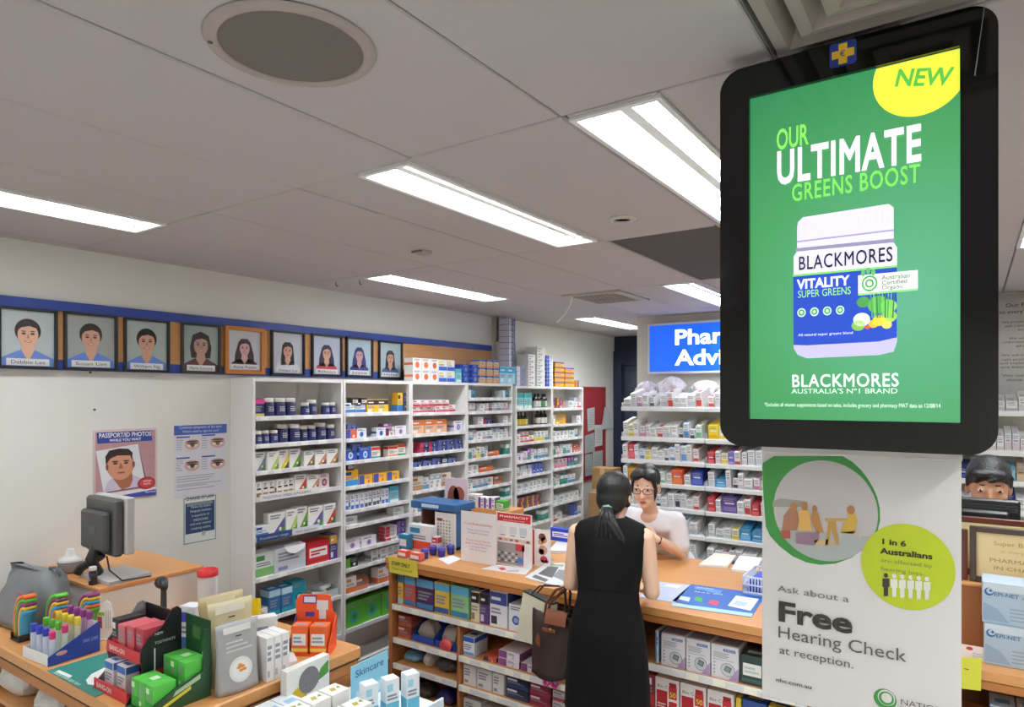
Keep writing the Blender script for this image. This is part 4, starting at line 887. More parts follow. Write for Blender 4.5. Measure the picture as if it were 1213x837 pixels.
# ---- stacks on top of the wall units
def stack(c, n, px, lab, zt=UT, xs=-3.83, g='cartons stacked on top of the wall units', rz=R90, yy=None):
    p = at(px, 450, X=xs) if yy is None else Vector((xs, yy, 0)); h = dims(c)[1]
    for k in range(n):
        product(c, Vector((xs, p.y, zt+.0008+k*(h+.0008))), rz, lab+', '+('' if n == 1 else 'bottom, ' if k == 0 else 'top, ' if k == n-1 else ORD[k]+' up, ')+'atop the wall units', g, 'storage_carton', jit=random.Random(px*9+k).uniform(-.04, .04))
P.update({'so': (.108, .1, .098, '#ecebe9', '#e0703a', '#e0703a', 'dot', 'c'), 'sb': (.108, .1, .098, '#ebecec', '#2f5fc0', '#e6d667', 'band', 'c'), 'sq': (.08, .14, .12, '#7fd0d0', '#4fb0b4', '#d9f0ee', 'bars', 'c'), 'obx': (.082, .12, .075, '#d9b88a', '#3a62b5', '#e07f3a', 'bars', 'c'), 'lbx': (.13, .12, .17, '#9fd4ea', '#3f9fd0', '#e9f4f8', 'top', 'c'),
          'rgx': (.13, .15, .055, '#e9e8e6', '#c23f4f', '#b8485a', 'plain', 'c'), 'rgy': (.16, .15, .06, '#e6e6e4', '#2f9a62', '#3f9a6a', 'plain', 'c'), 'bwx': (.13, .15, .042, '#e6e9f2', '#2d4fb8', '#3f9a7a', 'left', 'c'), 'ypx': (.2, .15, .055, '#efb32a', '#4a3f8f', '#e07a2f', 'bars', 'c'), 'gst': (.16, .12, .05, '#8a8aa8', '#d2d4e0', '#4a4a7a', 'left', 'c'), 'nsx': (.12, .12, .06, '#2f3358', '#c9cde0', '#8a90b8', 'left', 'c'), 'rb': (.095, .12, .085, '#233fa8', '#4f74d0', '#6fb04a', 'dot', 'c')})
stack('so', 2, 484, 'white carton with orange letter, leftmost stack', yy=4.19); stack('so', 2, 497, 'white carton with orange letter, second stack', yy=4.30); stack('so', 2, 509, 'white carton with orange letter, third stack', yy=4.41); stack('sb', 2, 521.5, 'white carton with blue foot beside orange lettered ones', yy=4.52); stack('sb', 2, 534, 'white carton with yellow mark beside the aqua carton', yy=4.63)
stack('sq', 1, 543.5, 'aqua carton')
stack('rb', 2, 552, 'royal blue carton stack beside the aqua carton', xs=-3.84); stack('rb', 2, 563, 'royal blue carton stack beside the orange striped ones', xs=-3.84)
stack('obx', 3, 572, 'blue and tan striped carton, left stack'); stack('obx', 3, 580.5, 'blue and tan striped carton, middle stack'); stack('obx', 3, 588, 'blue and tan striped carton, right stack')
stack('lbx', 1, 597, 'pale blue carton left of its twin'); stack('lbx', 1, 606, 'pale blue carton right of its twin, before the pipe column', zt=UT)
U5 = UT-.02
stack('nsx', 8, 606.5, 'striped navy carton in the tall stack by the column', zt=UT+.172); 
stack('gst', 4, 617, 'grey and white carton right of the column', zt=U5); stack('rgx', 6, 630, 'white and red carton in the middle stack', zt=U5); stack('rgy', 7, 641, 'white and green carton in the tallest stack', zt=U5); stack('bwx', 8, 651.5, 'white and blue carton beside the yellow stacks', zt=U5); stack('ypx', 5, 663, 'yellow and purple carton, left stack', zt=U5); stack('ypx', 4, 675, 'yellow and purple carton, right stack', zt=U5); stack('pyo', 2, 684, 'small purple and amber carton at the right end', zt=U5)
# cardboard boxes on the floor beside the last unit
for k, (x, y, z, lab) in enumerate(((-3.5, 7.35, 0, 'bottom of the pile beside the last wall unit'), (-3.5, 7.35, .31, 'second in the pile beside the last wall unit'), (-3.5, 7.34, .62, 'third in the pile beside the last wall unit'), (-3.72, 7.5, .93, 'topmost, against the red pinboard'))):
    mb = MB(); a, b = (.28, .2) if k < 3 else (.14, .12); h = .3 if k < 3 else .26
    cm = M('#a98458', .8, var=.08, scale=12); mb.box(-a, a, -b, b, 0, h, cm, .004); mb.rect(-a, h-.05, a, h-.047, '#7a5c3a', 1, -b); mb.box(-a-.0006, a+.0006, -.03, .03, h-.002, h+.0008, M('#c9a97c', .4), .0004); mb.box(-.03, .03, -b-.0006, -b, h*.7, h, M('#c9a97c', .4), .0002)
    tag(mb.build('cardboard_box', None, (x, y, FLOOR+z)), 'brown cardboard box, '+lab, 'box', 'cardboard pile by the pinboard')

# ---- dispensary shelves behind the pharmacist
PK = {'W': (.055, .09, '#ecebe9', '#c9ccd2', '#aab0ba'), 'w': (.042, .11, '#e9e9ea', '#d6c9cc', '#9fa8b4'), 'v': (.07, .075, '#edecea', '#b5bcc6', '#d0b8b4'), 'b': (.05, .1, '#e4e8ee', '#5f8fc4', '#b8c8dc'), 'g': (.05, .085, '#e6ebe6', '#6fae8a', '#bcd2c4'), 'k': (.045, .09, '#dcdcdc', '#43454f', '#8a8d96'), 'p': (.05, .1, '#ede2e6', '#c77a9a', '#b0a0b8'), 'r': (.05, .095, '#e9dedc', '#c2413f', '#b8a4a4'), 'y': (.06, .09, '#ebe6d0', '#e0c23a', '#bfae6a'),
      'M': (.085, .1, '#b84ab0', '#d38acb', '#8a2f88'), 'O': (.1, .09, '#e0562c', '#ef8a4f', '#f0dcd0'), 'R': (.06, .1, '#c4303a', '#dd6a70', '#efdcdc'), 'A': (.16, .12, '#e0a326', '#c98a1a', '#efe0b8'), 'N': (.1, .085, '#2f3f9f', '#5a6cc2', '#dfe2f0'), 'U': (.13, .14, '#5f4a8a', '#8a76b4', '#dcd4e6'), 'T': (.085, .08, '#8fc0cc', '#4f94a8', '#e0ecee'), 'L': (.09, .07, '#3f94cc', '#7ab8e0', '#e4eff6'), 'G': (.03, .1, '#3fae4a', '#7acb80', '#e0f0e0'), 'Y': (.09, .1, '#edcf2f', '#d9a81a', '#f4ecc0'), 'V': (.05, .09, '#7a6ac4', '#a89ad8', '#e4e0f2'), 'D': (.08, .1, '#1f2a6a', '#4a58a0', '#c9cde2'), 'c': (.05, .1, '#b8a08c', '#d2bba4', '#8a6f5a')}
PD = {'W': 'white', 'w': 'slim white', 'v': 'low white', 'b': 'white and blue', 'g': 'white and green', 'k': 'white and black', 'p': 'white and pink', 'r': 'white and red', 'y': 'white and yellow', 'M': 'magenta', 'O': 'orange', 'R': 'red', 'A': 'large amber', 'N': 'royal blue', 'U': 'large purple', 'T': 'pale teal', 'L': 'sky blue', 'G': 'bright green', 'Y': 'yellow', 'V': 'violet', 'D': 'navy', 'c': 'tan'}
PKM = {}
def packet_mesh(c, var):
    if (c, var) not in PKM:
        w, h, a, b, e = PK[c]; h *= [1, .8, 1.15][var]; d = .24
        mb = MB(); mb.box(-w/2+.001, w/2-.001, 0, d, 0, h, M(a, .45, var=.03), .001)
        y = -.0003; mb.rect(-w*.42, h*.08, w*.42, h*(.3+.1*var), b, 0, y); mb.rect(-w*.3, h*.55, w*.3, h*.66, e, 0, y); mb.rect(-w*.36, h*.74, w*.25, h*.8, '#8d909a', 0, y); mb.rect(-w*.36, h*.86, w*.34, h*.91, '#8d909a', 0, y)
        mb.face([(-w*.35, .03, h+.0004), (w*.2, .03, h+.0004), (w*.2, .1, h+.0004), (-w*.35, .1, h+.0004)], b)
        PKM[c, var] = mb.data('medicine_packet')
    return PKM[c, var]
def rear_row(bay, k, row, seed):
    r = random.Random(seed); a, b = RB[bay]+.02, RB[bay+1]-.02; x = a; n = 0
    for c in row:
        if c == ' ': x += .05; continue
        w = PK[c][0]*1.07
        if x+w > b: break
        n += 1
        v = r.randrange(3); z = RS[k]-.003
        yo = .014+r.uniform(0, .03); o = link('medicine_packet', packet_mesh(c, v), None, (x+w/2, RF+yo, z+yo*math.tan(TILT)), r.uniform(-.008, .008), TILT); o.scale = (1.06, 1, 1.28)
        tag(o, '%s packet, %s from left, %s shelf of the %s' % (PD[c], ORD[n-1], ORD[k], 'bay behind the pharmacist' if bay == 0 else 'bay beside the screen' if bay == 1 else 'bay behind the man'), 'packet', 'medicine packets on the dispensary shelves')
        x += w+r.uniform(.001, .008)
RR = {0: ['vWpWk vrWWvr', 'wywpwWrvWkbkgTyNcR', 'wRwbyWWkbwbwrMOWR', 'wAvWgWOWNNW', 'bWWvWkWWkWWrW', 'TTbWTWgWbvW', 'kWGWpkWWvpWW'],
      1: ['rWvrWvp', 'YyWYb WW', 'RwyVrwWWLwWk', 'WLwkwvpgYyWW', 'RwUWrRwbkcWb', 'WvWyLLWwWVW', 'WvpkWWWvWYkW'],
      3: ['', '', '', '', '', '', '']}
for bay, rows in RR.items():
    for k, row in enumerate(rows): rear_row(bay, k, row, bay*50+k)
for k, row in enumerate(['kbRWvW', 'wwwwwwwwww', 'GDyWWTcWb', 'WvRNDWgW', 'WwbWvW']):
    r = random.Random(k+90); x = -.12 if k else -.02; n = 0
    for c in row:
        w = PK[c][0]; n += 1
        yo = .014+r.uniform(0, .02); o = link('medicine_packet', packet_mesh(c, r.randrange(3)), None, (x+w/2, RF+yo, RS[k]-.003+yo*math.tan(TILT)), r.uniform(-.008, .008), TILT)
        tag(o, '%s packet, %s from left, %s shelf behind the man at the right' % (PD[c], ORD[n-1], ORD[k]), 'packet', 'medicine packets on the dispensary shelves'); x += w+.003
# crumpled white paper bags on the top shelf
def crumple(name, lab, cat, loc, sx, sy, sz, col, seed, rough=.5, group=None, rz=0, pinch=0, seg=22, rings=12, amp=.16):
    r = random.Random(seed); mb = MB(); vs = []; fs = []
    ph = [r.uniform(0, 6.28) for _ in range(8)]
    for j in range(rings+1):
        t = j/rings; z = t; rad = math.sin(math.pi*min(.97, max(.0, .12+t*.86)))**.55*(1-pinch*t)
        if j == rings: rad = .02
        for i in range(seg):
            a = 2*math.pi*i/seg
            q = 1+amp*(math.sin(3*a+ph[0]+4*t)+.6*math.sin(5*a+ph[1]-7*t)+.5*math.sin(9*a+ph[2]+11*t))
            ex = math.copysign(abs(math.cos(a))**.7, math.cos(a)); ey = math.copysign(abs(math.sin(a))**.7, math.sin(a))
            vs.append((ex*rad*q*sx/2, ey*rad*q*sy/2, (z+.05*math.sin(2*a+ph[3])*t)*sz))
    for j in range(rings):
        for i in range(seg): fs.append((j*seg+i, j*seg+(i+1) % seg, (j+1)*seg+(i+1) % seg, (j+1)*seg+i))
    fs.append(tuple(range(seg))[::-1]); fs.append(tuple(rings*seg+i for i in range(seg)))
    mb.mesh(vs, fs, M(col, rough, var=.05, scale=30), seg > 22)
    return tag(mb.build(name, None, loc, rz), lab, cat, group)
for k, (px, w, h, lab) in enumerate(((754, .2, .15, 'long crumpled white bag on the top dispensary shelf, leftmost'), (785, .26, .19, 'tall crumpled white bag on the top dispensary shelf under the advice sign'), (824, .25, .15, 'flat crumpled white bag on the top shelf, partly behind the screen'))):
    p = at(px, 478, Y=RF+.12); crumple('paper_bag', lab, 'bag', (p.x, RF+.36, RS[0]+.105), w, .14, h, '#e8e2ea', 40+k, .4, 'white bags on the top dispensary shelf')
# ================================================================ things on and in the pharmacy counter
def span(px0, px1, Y): return at(px0, HY, Y=Y).x, at(px1, HY, Y=Y).x
def ibox(name, label, cat, px0, px1, yt, yb, z, d, base, c1, c2, style='band', group=None, rz=0, seed=0, Y=None, lift=.0008):
    """a carton seen between two columns of the photograph, standing at height z"""
    pc = (px0+px1)/2
    p = at(pc, yb, Z=z) if Y is None else at(pc, HY, Y=Y)
    a, b = span(px0, px1, p.y); k = p.y/ray(pc, yb).y
    h = (yb-yt)*k if yt is not None else d[1]
    dd = d if not isinstance(d, tuple) else d[0]
    mb = carton_mesh(b-a, dd, h, base, c1, c2, style, seed+int(px0))
    return tag(mb.build(name, None, ((a+b)/2, p.y, z+lift), rz), label, cat, group)
def flat(name, label, cat, pts, z, col, th=.003, art=(), rough=.5, group=None):
    """a sheet lying on a table, corners given on the table plane"""
    P3 = [at(px, py, Z=z) for px, py in pts]; o = P3[0].copy(); o.z = z+.0006
    mb = MB(); n = len(P3); m = M(col, rough, var=.04)
    lo = [(p.x-o.x, p.y-o.y, 0) for p in P3]; hi = [(x, y, th) for x, y, _ in lo]
    area = sum(lo[i][0]*lo[(i+1) % n][1]-lo[(i+1) % n][0]*lo[i][1] for i in range(n))
    if area < 0: lo, hi = lo[::-1], hi[::-1]
    mb.mesh(lo+hi, [tuple(range(n))[::-1], tuple(range(n, 2*n))]+[(i, (i+1) % n, n+(i+1) % n, n+i) for i in range(n)], m)
    for k, (ap, c) in enumerate(art):
        q = [at(px, py, Z=z)-Vector((o.x, o.y, 0)) for px, py in ap]; q = [(v.x, v.y, th+.0003*(k+1)) for v in q]
        ar = sum(q[i][0]*q[(i+1) % len(q)][1]-q[(i+1) % len(q)][0]*q[i][1] for i in range(len(q)))
        mb.face(q if ar > 0 else q[::-1], c)
    return tag(mb.build(name, None, o), label, cat, group)
def htext(par, s, A, B, z, cap, col, bold=0, dz=.006):
    a, b = at(*A, Z=z), at(*B, Z=z); k = a.y/ray(*A).y
    o = text(s, 0, 0, cap/.7, col, par, 0, bold=bold)
    v = b-a; o.location = (a.x-par.location.x, a.y-par.location.y, dz+z-par.location.z); o.rotation_euler = (0, 0, math.atan2(v.y, v.x)); FITS.append((o, v.length)); return o
T = CZ
# yellow staff sign on the front edge
s = Sheet('staff_sign', 'yellow staff only sign taped to the left front edge of the counter', 'sign', Y=CY-.004, o=(477, 681))
mb = MB(); q = [s.P(*p) for p in ((460, 658.5), (494, 664.5), (495.5, 684), (461.5, 677.5))]; mb.prism(q[::-1], 0, .001, M('#dcd04a', .6)); mb.build('card', s.t)
s.text('STAFF ONLY', 464, 668.5, 486, 4.6, '#4a4620', 3, .02); s.text('Please ring the bell', 465, 673.5, 488, 2.6, '#77702f', 3)
s.t.location.y -= .001
# sign holders and leaflets standing on the top
def standing(name, label, cat, px0, px1, yt, yb, col, art=None, rz=0, th=.003, tilt=.1, back=True):
    p = at((px0+px1)/2, yb, Z=T); a, b = span(px0, px1, p.y); k = p.y/ray((px0+px1)/2, yb).y; w, h = b-a, (yb-yt)*k
    t = thing(name, label, cat, ((a+b)/2, p.y, T+.001), rz)
    mb = MB(); mb.box(-w/2, w/2, 0, th, 0, h, M(col, .35, var=.02), .0005)
    if art: art(mb, w, h)
    mb.build('sheet', t)
    if back:
        mb = MB(); mb.prism([(0, 0), (.09, 0), (.003, h*.55)], -w*.3, -w*.3+.003, M('#d9dadd', .3), Matrix(((0, 1, 0, 0), (1, 0, 0, th), (0, 0, 1, 0), (0, 0, 0, 1)))); mb.build('prop_foot', t)
        mb = MB(); mb.prism([(0, 0), (.09, 0), (.003, h*.55)], w*.3-.003, w*.3, M('#d9dadd', .3), Matrix(((0, 1, 0, 0), (1, 0, 0, th), (0, 0, 1, 0), (0, 0, 0, 1)))); mb.build('prop_foot', t)
    return t, w, h
t, w, h = standing('sign_holder', 'white counter sign with pink lettering standing left of the red headed leaflet', 'sign', 546, 587.5, 607, 667, '#e9e6e9')
for k, (tx, zz, c, b) in enumerate((('Confidentiality', .74, '#c77a86', .8), ('Please stand back and', .63, '#9a8fb8', .62), ('respect privacy', .57, '#9a8fb8', .6), ('if you would like to', .42, '#c27886', .7), ('speak to the Pharmacist', .36, '#c27886', .74), ('in private please', .30, '#9a8fb8', .5), ('let us know', .24, '#9a8fb8', .46))):
    o = text(tx, 0, h*zz, h*(.055 if k else .075), c, t, 2, 'CENTER'); FITS.append((o, w*b))
def leaf(mb, w, h):
    mb.rect(-w*.47, h*.83, w*.47, h*.985, '#c8242c', 1); mb.rect(-w*.47, h*.45, w*.47, h*.52, '#d9c2bb', 1)
    for k in range(6): mb.disc(-w*.38+w*.155*k, h*.485, w*.05, h*.022, ['#c4453c', '#d9a24a', '#8a6a4a', '#b5444a', '#e0c9a4', '#7a4a3c'][k], 2, seg=10)
    mb.rect(-w*.47, h*.02, w*.22, h*.43, '#9a9494', 1); mb.rect(w*.05, h*.3, w*.3, h*.43, '#c23a3f', 2)
    for r_ in range(3):
        for c_ in range(6): mb.disc(-w*.42+w*.1*c_, h*(.09+.07*r_), w*.035, h*.02, '#4b4749' if (r_+c_) % 2 else '#d9d4d2', 3, seg=8)
    mb.disc(w*.18, h*.12, w*.1, h*.06, '#4a78c0', 3, seg=14); mb.rect(w*.27, h*.03, w*.45, h*.4, '#e6e2e4', 2); mb.rect(w*.23, h*.03, w*.27, h*.4, '#c4434a', 2)
    for k in range(3): mb.rect(-w*.4+w*.28*k, h*.6, -w*.2+w*.28*k, h*.74, ['#dfe4e6', '#d2d9dd', '#c3d2de'][k], 2); mb.rect(-w*.38+w*.28*k, h*.56, -w*.24+w*.28*k, h*.58, '#9b9aa3', 2)
t, w, h = standing('leaflet_holder', 'red headed medicine leaflet standing in the middle of the counter', 'leaflet', 588, 630, 608, 670.5, '#ebe9e9', leaf)
o = text('PHARMACIST', 0, h*.905, h*.06, '#f2e4e2', t, 4, 'CENTER', .02); FITS.append((o, w*.8)); o = text('only medicines inside', 0, h*.85, h*.035, '#f2e4e2', t, 4, 'CENTER'); FITS.append((o, w*.6))
def food(mb, w, h):
    mb.rect(-w*.48, h*.02, -w*.38, h*.97, '#c23a44', 1)
    for x, z, r, c in ((.05, .8, .2, '#7a4a30'), (.15, .72, .17, '#c9875a'), (-.02, .66, .15, '#d9a878'), (.1, .45, .25, '#cf9a86'), (.0, .4, .16, '#b5675a'), (.15, .2, .2, '#c4434f'), (.05, .12, .14, '#e3d3c8'), (.3, .16, .1, '#d93a64')): mb.disc(w*x, h*z, w*r, h*r*.5, c, 2, seg=12)
standing('leaflet_holder', 'narrow leaflet with food pictures standing right of the red headed leaflet', 'leaflet', 630.5, 652, 627, 671, '#ece8e6', food)
# pink card on the riser
def riser(px0, px1, yt, yb, Y, lab, zb, name='display_riser'):
    a, b = span(px0, px1, Y); k = Y/ray((px0+px1)/2, yb).y; mb = MB(); h = (yb-yt)*k; z1 = EYE-(yt-HY)*k
    mb.box(-(b-a)/2, (b-a)/2, 0, .012, 0, z1-T, wood, .002); mb.box(-(b-a)/2, (b-a)/2, .188, .2, 0, z1-T, wood, .002); mb.box(-(b-a)/2, (b-a)/2, .012, .188, z1-T-.012, z1-T, wood, .002); mb.box(-(b-a)/2, -(b-a)/2+.012, .012, .188, 0, z1-T-.012, wood, .002); mb.box((b-a)/2-.012, (b-a)/2, .012, .188, 0, z1-T-.012, wood, .002)
    return tag(mb.build(name, None, ((a+b)/2, Y, T+.001)), lab, 'riser'), z1+.001
rs, rz1 = riser(552, 603, 603, 622, 4.02, 'small wooden riser carrying cartons at the back of the counter', T)
for k, (a, b, yt, base, c1, c2, st, lab) in enumerate(((554, 566, 588, '#ecebe8', '#c9c3b4', '#a9a08f', 'plain', 'plain white carton, leftmost on the wooden riser'), (567, 573, 590, '#ecebf0', '#7a3f9f', '#a986c4', 'left', 'white and purple carton, second on the wooden riser'), (573.5, 579, 590, '#ecebf0', '#7a3f9f', '#a986c4', 'left', 'white and purple carton, third on the wooden riser'), (579.5, 586, 589, '#ecebf0', '#6a3a94', '#a986c4', 'left', 'white and purple carton, fourth on the wooden riser'), (587, 597, 592, '#4aa83a', '#2f8a2a', '#dfeeda', 'full', 'green carton at the right end of the wooden riser'))):
    ibox('medicine_carton', lab, 'carton', a, b, yt, 603, rz1, .07, base, c1, c2, st, 'cartons on the wooden riser', Y=4.03)
def liver(mb, w, h):
    mb.rect(-w*.48, h*.0, w*.48, h*.98, '#e6ccd0', 1)
    for x, z, rx, rz_, c in ((-.12, .68, .26, .2, '#8f4a34'), (.12, .75, .25, .12, '#a65a3a'), (.02, .62, .2, .14, '#7a3a2c'), (-.1, .74, .14, .08, '#b97a4a'), (.2, .72, .1, .06, '#c98f4f')): mb.disc(w*x, h*z, w*rx, h*rz_, c, 2+int(rx*4), seg=14)
    mb.rect(-w*.46, h*.05, w*.46, h*.42, '#ece9ec', 5)
t, w, h = standing('picture_card', 'pink card with a brown liver picture on the counter beside the wooden riser', 'card', 527, 554, 566, 642, '#e9d9da', liver)
for zz in (.33, .26, .19, .12):
    o = text('liver health check', 0, h*zz, h*.04, '#a39aa6', t, 6, 'CENTER'); FITS.append((o, w*.6))
# blue display box with brown inside and dose chart
p = at(505, 650, Z=T); t = thing('display_box', 'blue topped cardboard dispenser at the left end of the counter', 'display', (at(520, HY, Y=3.62).x, 3.6, T+.001))
a, b = span(501, 539, 3.62); w = b-a; k = 3.62/ray(510, 600).y; h = EYE-(594-HY)*k-T
blu = M('#2a5f94', .4); brn = M('#7d4e35', .7)
mb = MB(); mb.box(-w/2, -w/2+.012, 0, .2, 0, h-.05, brn); mb.box(w/2-.012, w/2, 0, .2, 0, h-.05, blu); mb.box(-w/2, w/2, .19, .2, 0, h-.05, brn); mb.box(-w/2, w/2, 0, .2, 0, .02, blu); mb.build('carcass', t)
mb = MB(); mb.box(-w/2-.085, w/2+.03, -.02, .21, h-.05, h, blu, .004); mb.box(-w/2+.02, w*.1, -.0206, -.02, h-.035, h-.012, M('#cfdcea'), .0002); mb.build('header', t)
mb = MB(); x0 = -.01; mb.box(x0, w/2+.03, -.012, -.008, 0.0, h-.06, '#e3e3e0', .0005); mb.rect(x0+.02, h-.12, x0+.07, h-.1, '#b8434a', 1, -.012)
for r_ in range(9):
    for c_ in range(5): mb.disc(x0+.03+.026*c_, .03+.022*r_, .008, .007, ['#d9c06a', '#8fb56a', '#c47f6a', '#8a9cc4'][(r_*3+c_) % 4], 1, -.012, 8)
mb.build('dose_chart', t)
mb = MB(); mb.box(-w/2+.02, -.03, .02, .09, .0205, .14, '#e2e6e2'); mb.rect(-w/2+.03, .04, -.04, .12, '#2f8a5a', 1, .02); tag(mb.build('medicine_carton', None, t.location+Vector((0, 0, .0))), 'white and green carton inside the blue topped dispenser', 'carton')
# packs at the left end
FP = [(484, 511, 622, 652, '#e6eaf0', '#d2503a', '#2f8ab0', 'band', 'white and blue pack with a red arc at the left end of the counter', .06), (472.5, 482, 633, 652, '#2f86b5', '#e6eaf0', '#1f6a94', 'full', 'small blue pack left of the white and blue pack', .06), (470.5, 481, 652, 660.5, '#e05a4a', '#f0e4e0', '#3f7ab5', 'full', 'small red pack at the very left corner of the counter', .05), (485, 497, 655, 664.5, '#de5c4c', '#f0e4e0', '#3f7ab5', 'full', 'small red pack in front of the white and blue pack', .05), (512, 518, 636, 655, '#ded8de', '#c23f3f', '#e6e6ee', 'top', 'small white and red pack in the cluster at the left end', .05)]
for a, b, yt, yb, base, c1, c2, st, lab, d in FP: ibox('medicine_pack', lab, 'pack', a, b, yt, yb, T, d, base, c1, c2, st, 'packs at the left end of the counter')
for k, (px, py, lab) in enumerate(((503, 661, 'nearest the front edge'), (513, 657, 'second from the left'), (523, 659, 'third from the left'), (534, 656, 'nearest the white sign'))):
    p = at(px, py, Z=T); t = thing('purple_tub', 'low round purple blue tub, '+lab+', left end of the counter', 'tub', (p.x, p.y, T+.0008), 0, 'purple tubs on the counter')
    mb = MB(); mb.lathe([(.02, 0), (.024, .004), (.026, .035), (.024, .042)], M('#31308f', .25), seg=16); mb.build('pot', t)
    mb = MB(); mb.lathe([(.0265, .042), (.0275, .046), (.0275, .058), (.024, .062), (0, .062)], M('#4744a8', .3), seg=16); mb.build('lid', t)
flat('paper_sheet', 'small white leaflet lying before the purple tubs', 'paper', [(519, 662), (536, 658), (546, 662), (531, 669)], T, '#e4e3e8')
flat('paper_sheet', 'white sheet with red print lying in front of the sign holders', 'paper', [(570, 674), (590, 669), (630, 674), (622, 681)], T, '#e9e4e4', art=[([(590, 673), (596, 672), (600, 675), (594, 676)], '#c4444a'), ([(600, 676), (615, 675), (614, 678), (601, 678)], '#c9bfc4')])
flat('newspaper', 'folded newspaper lying left of the woman in black', 'newspaper', [(622, 685), (647, 668), (672, 668), (672, 694), (655, 694)], T, '#d9dadc', .008, [([(637, 681), (650, 672), (662, 673), (654, 686)], '#5a5d63'), ([(630, 685), (634, 682), (650, 688), (646, 691)], '#6d7076'), ([(655, 684), (662, 676), (670, 677), (668, 690)], '#8a8d93'), ([(648, 671), (655, 669.5), (668, 670), (667, 673)], '#a3b094')])
flat('paper_stack', 'white papers stacked at the back of the counter under a blue pouch', 'papers', [(650, 655), (664, 639), (682, 640), (680, 656)], T, '#e3e3e6', .02)
ibox('blue_pouch', 'royal blue pouch lying on papers at the back left of the woman', 'pouch', 652, 676, 626, 641, T+.021, .05, '#2344c4', '#3a5fe0', '#2344c4', 'full')
m = flat('leaflet_mat', 'pale blue printed mat right of the woman in black', 'mat', [(757, 707), (779, 689), (818, 693), (800, 714)], T, '#b8c4dc', .002, [([(765, 703), (772, 698), (782, 700), (776, 705)], '#8a93b5'), ([(785, 694), (792, 692), (808, 694), (803, 697)], '#dfe6f2')])
m = flat('leaflet_mat', 'large blue printed counter mat near the basket', 'mat', [(796, 712), (819, 692), (908, 704), (890, 731)], T, '#2560b4', .002,
 [([(796, 714), (892, 727), (890, 731), (796, 718)], '#a9d2ea'), ([(804, 710), (806, 706), (818, 708), (816, 713)], '#cfe0ee'), ([(822, 711), (825, 707), (833, 709), (831, 714)], '#3fae4a'), ([(838, 715), (842, 711), (852, 713), (849, 718)], '#e04a5a'), ([(862, 718), (872, 706), (899, 710), (889, 724)], '#e6ecf4'), ([(868, 717), (872, 712), (886, 714), (882, 719)], '#b5c4dc'), ([(822, 698), (824, 695), (856, 700), (853, 704)], '#5f93d8')])
htext(m, 'Ask us for advice', (822, 702), (856, 706), T, .03, '#dce8f6', .01); htext(m, 'today', (826, 697), (846, 699), T, .02, '#dce8f6')
for pts, lab in (([(827, 671), (847, 657), (872, 660), (862, 673)], 'left of two white writing pads at the back of the counter'), ([(866, 676.5), (876, 660), (903, 663), (895, 680)], 'right of two white writing pads, nearest the basket')):
    x = sum(q[0] for q in pts)/4; y = sum(q[1] for q in pts)/4
    flat('writing_pad', lab, 'pad', pts, T, '#e8e6e2', .014, [([(x+(a-x)*.8, y+(b-y)*.8) for a, b in pts], '#f1efe8' if x > 860 else '#e9e6a8'), ([(x+(a-x)*.7, y+(b-y)*.7+.8) for a, b in pts], '#eeecea')], group='writing pads on the counter')
# basket with blue contents
p0, p1 = at(880, 703, Z=T), at(912, 707, Z=T); bx0, bx1, by0, by1 = p0.x, p0.x+.24, p0.y, p0.y+.26
t = thing('plastic_basket', 'white slotted plastic basket on the counter beside the poster', 'basket', ((bx0+bx1)/2, (by0+by1)/2, T+.001)); w, d = (bx1-bx0)/2, (by1-by0)/2; H = .1
mb = MB(); bm_ = M('#e3e9f6', .35); mb.box(-w, w, -d, d, 0, .006, bm_); mb.build('base', t)
for nm, (ax, ay, bx_, by_) in zip(('front_side', 'back_side', 'left_side', 'right_side'), ((-w, -d, w, -d), (-w, d, w, d), (-w, -d, -w, d), (w, -d, w, d))):
    mb = MB(); L = math.hypot(bx_-ax, by_-ay); n = int(L/.016)
    for zz in (.012, .052, H-.006): mb.tube([(ax, ay, zz), (bx_, by_, zz)], .0045, bm_, 6)
    for i in range(n+1): mb.tube([(ax+(bx_-ax)*i/n, ay+(by_-ay)*i/n, .005), (ax+(bx_-ax)*i/n, ay+(by_-ay)*i/n, H)], .0028, bm_, 6)
    mb.build(nm, t)
for k in range(3): tag(carton_mesh(w*1.7, d*1.6, .022, '#2a52c4' if k != 1 else '#3a6ad8', '#1f3fa0', '#5f8ae0', 'plain', k).build('script_folder', None, ((bx0+bx1)/2+.004*k, (by0+by1)/2-d*.8, T+.008+.0235*k)), ['royal blue folder at the bottom of the basket', 'lighter blue folder in the middle of the basket', 'royal blue folder on top in the basket'][k], 'folder', 'blue folders in the basket')
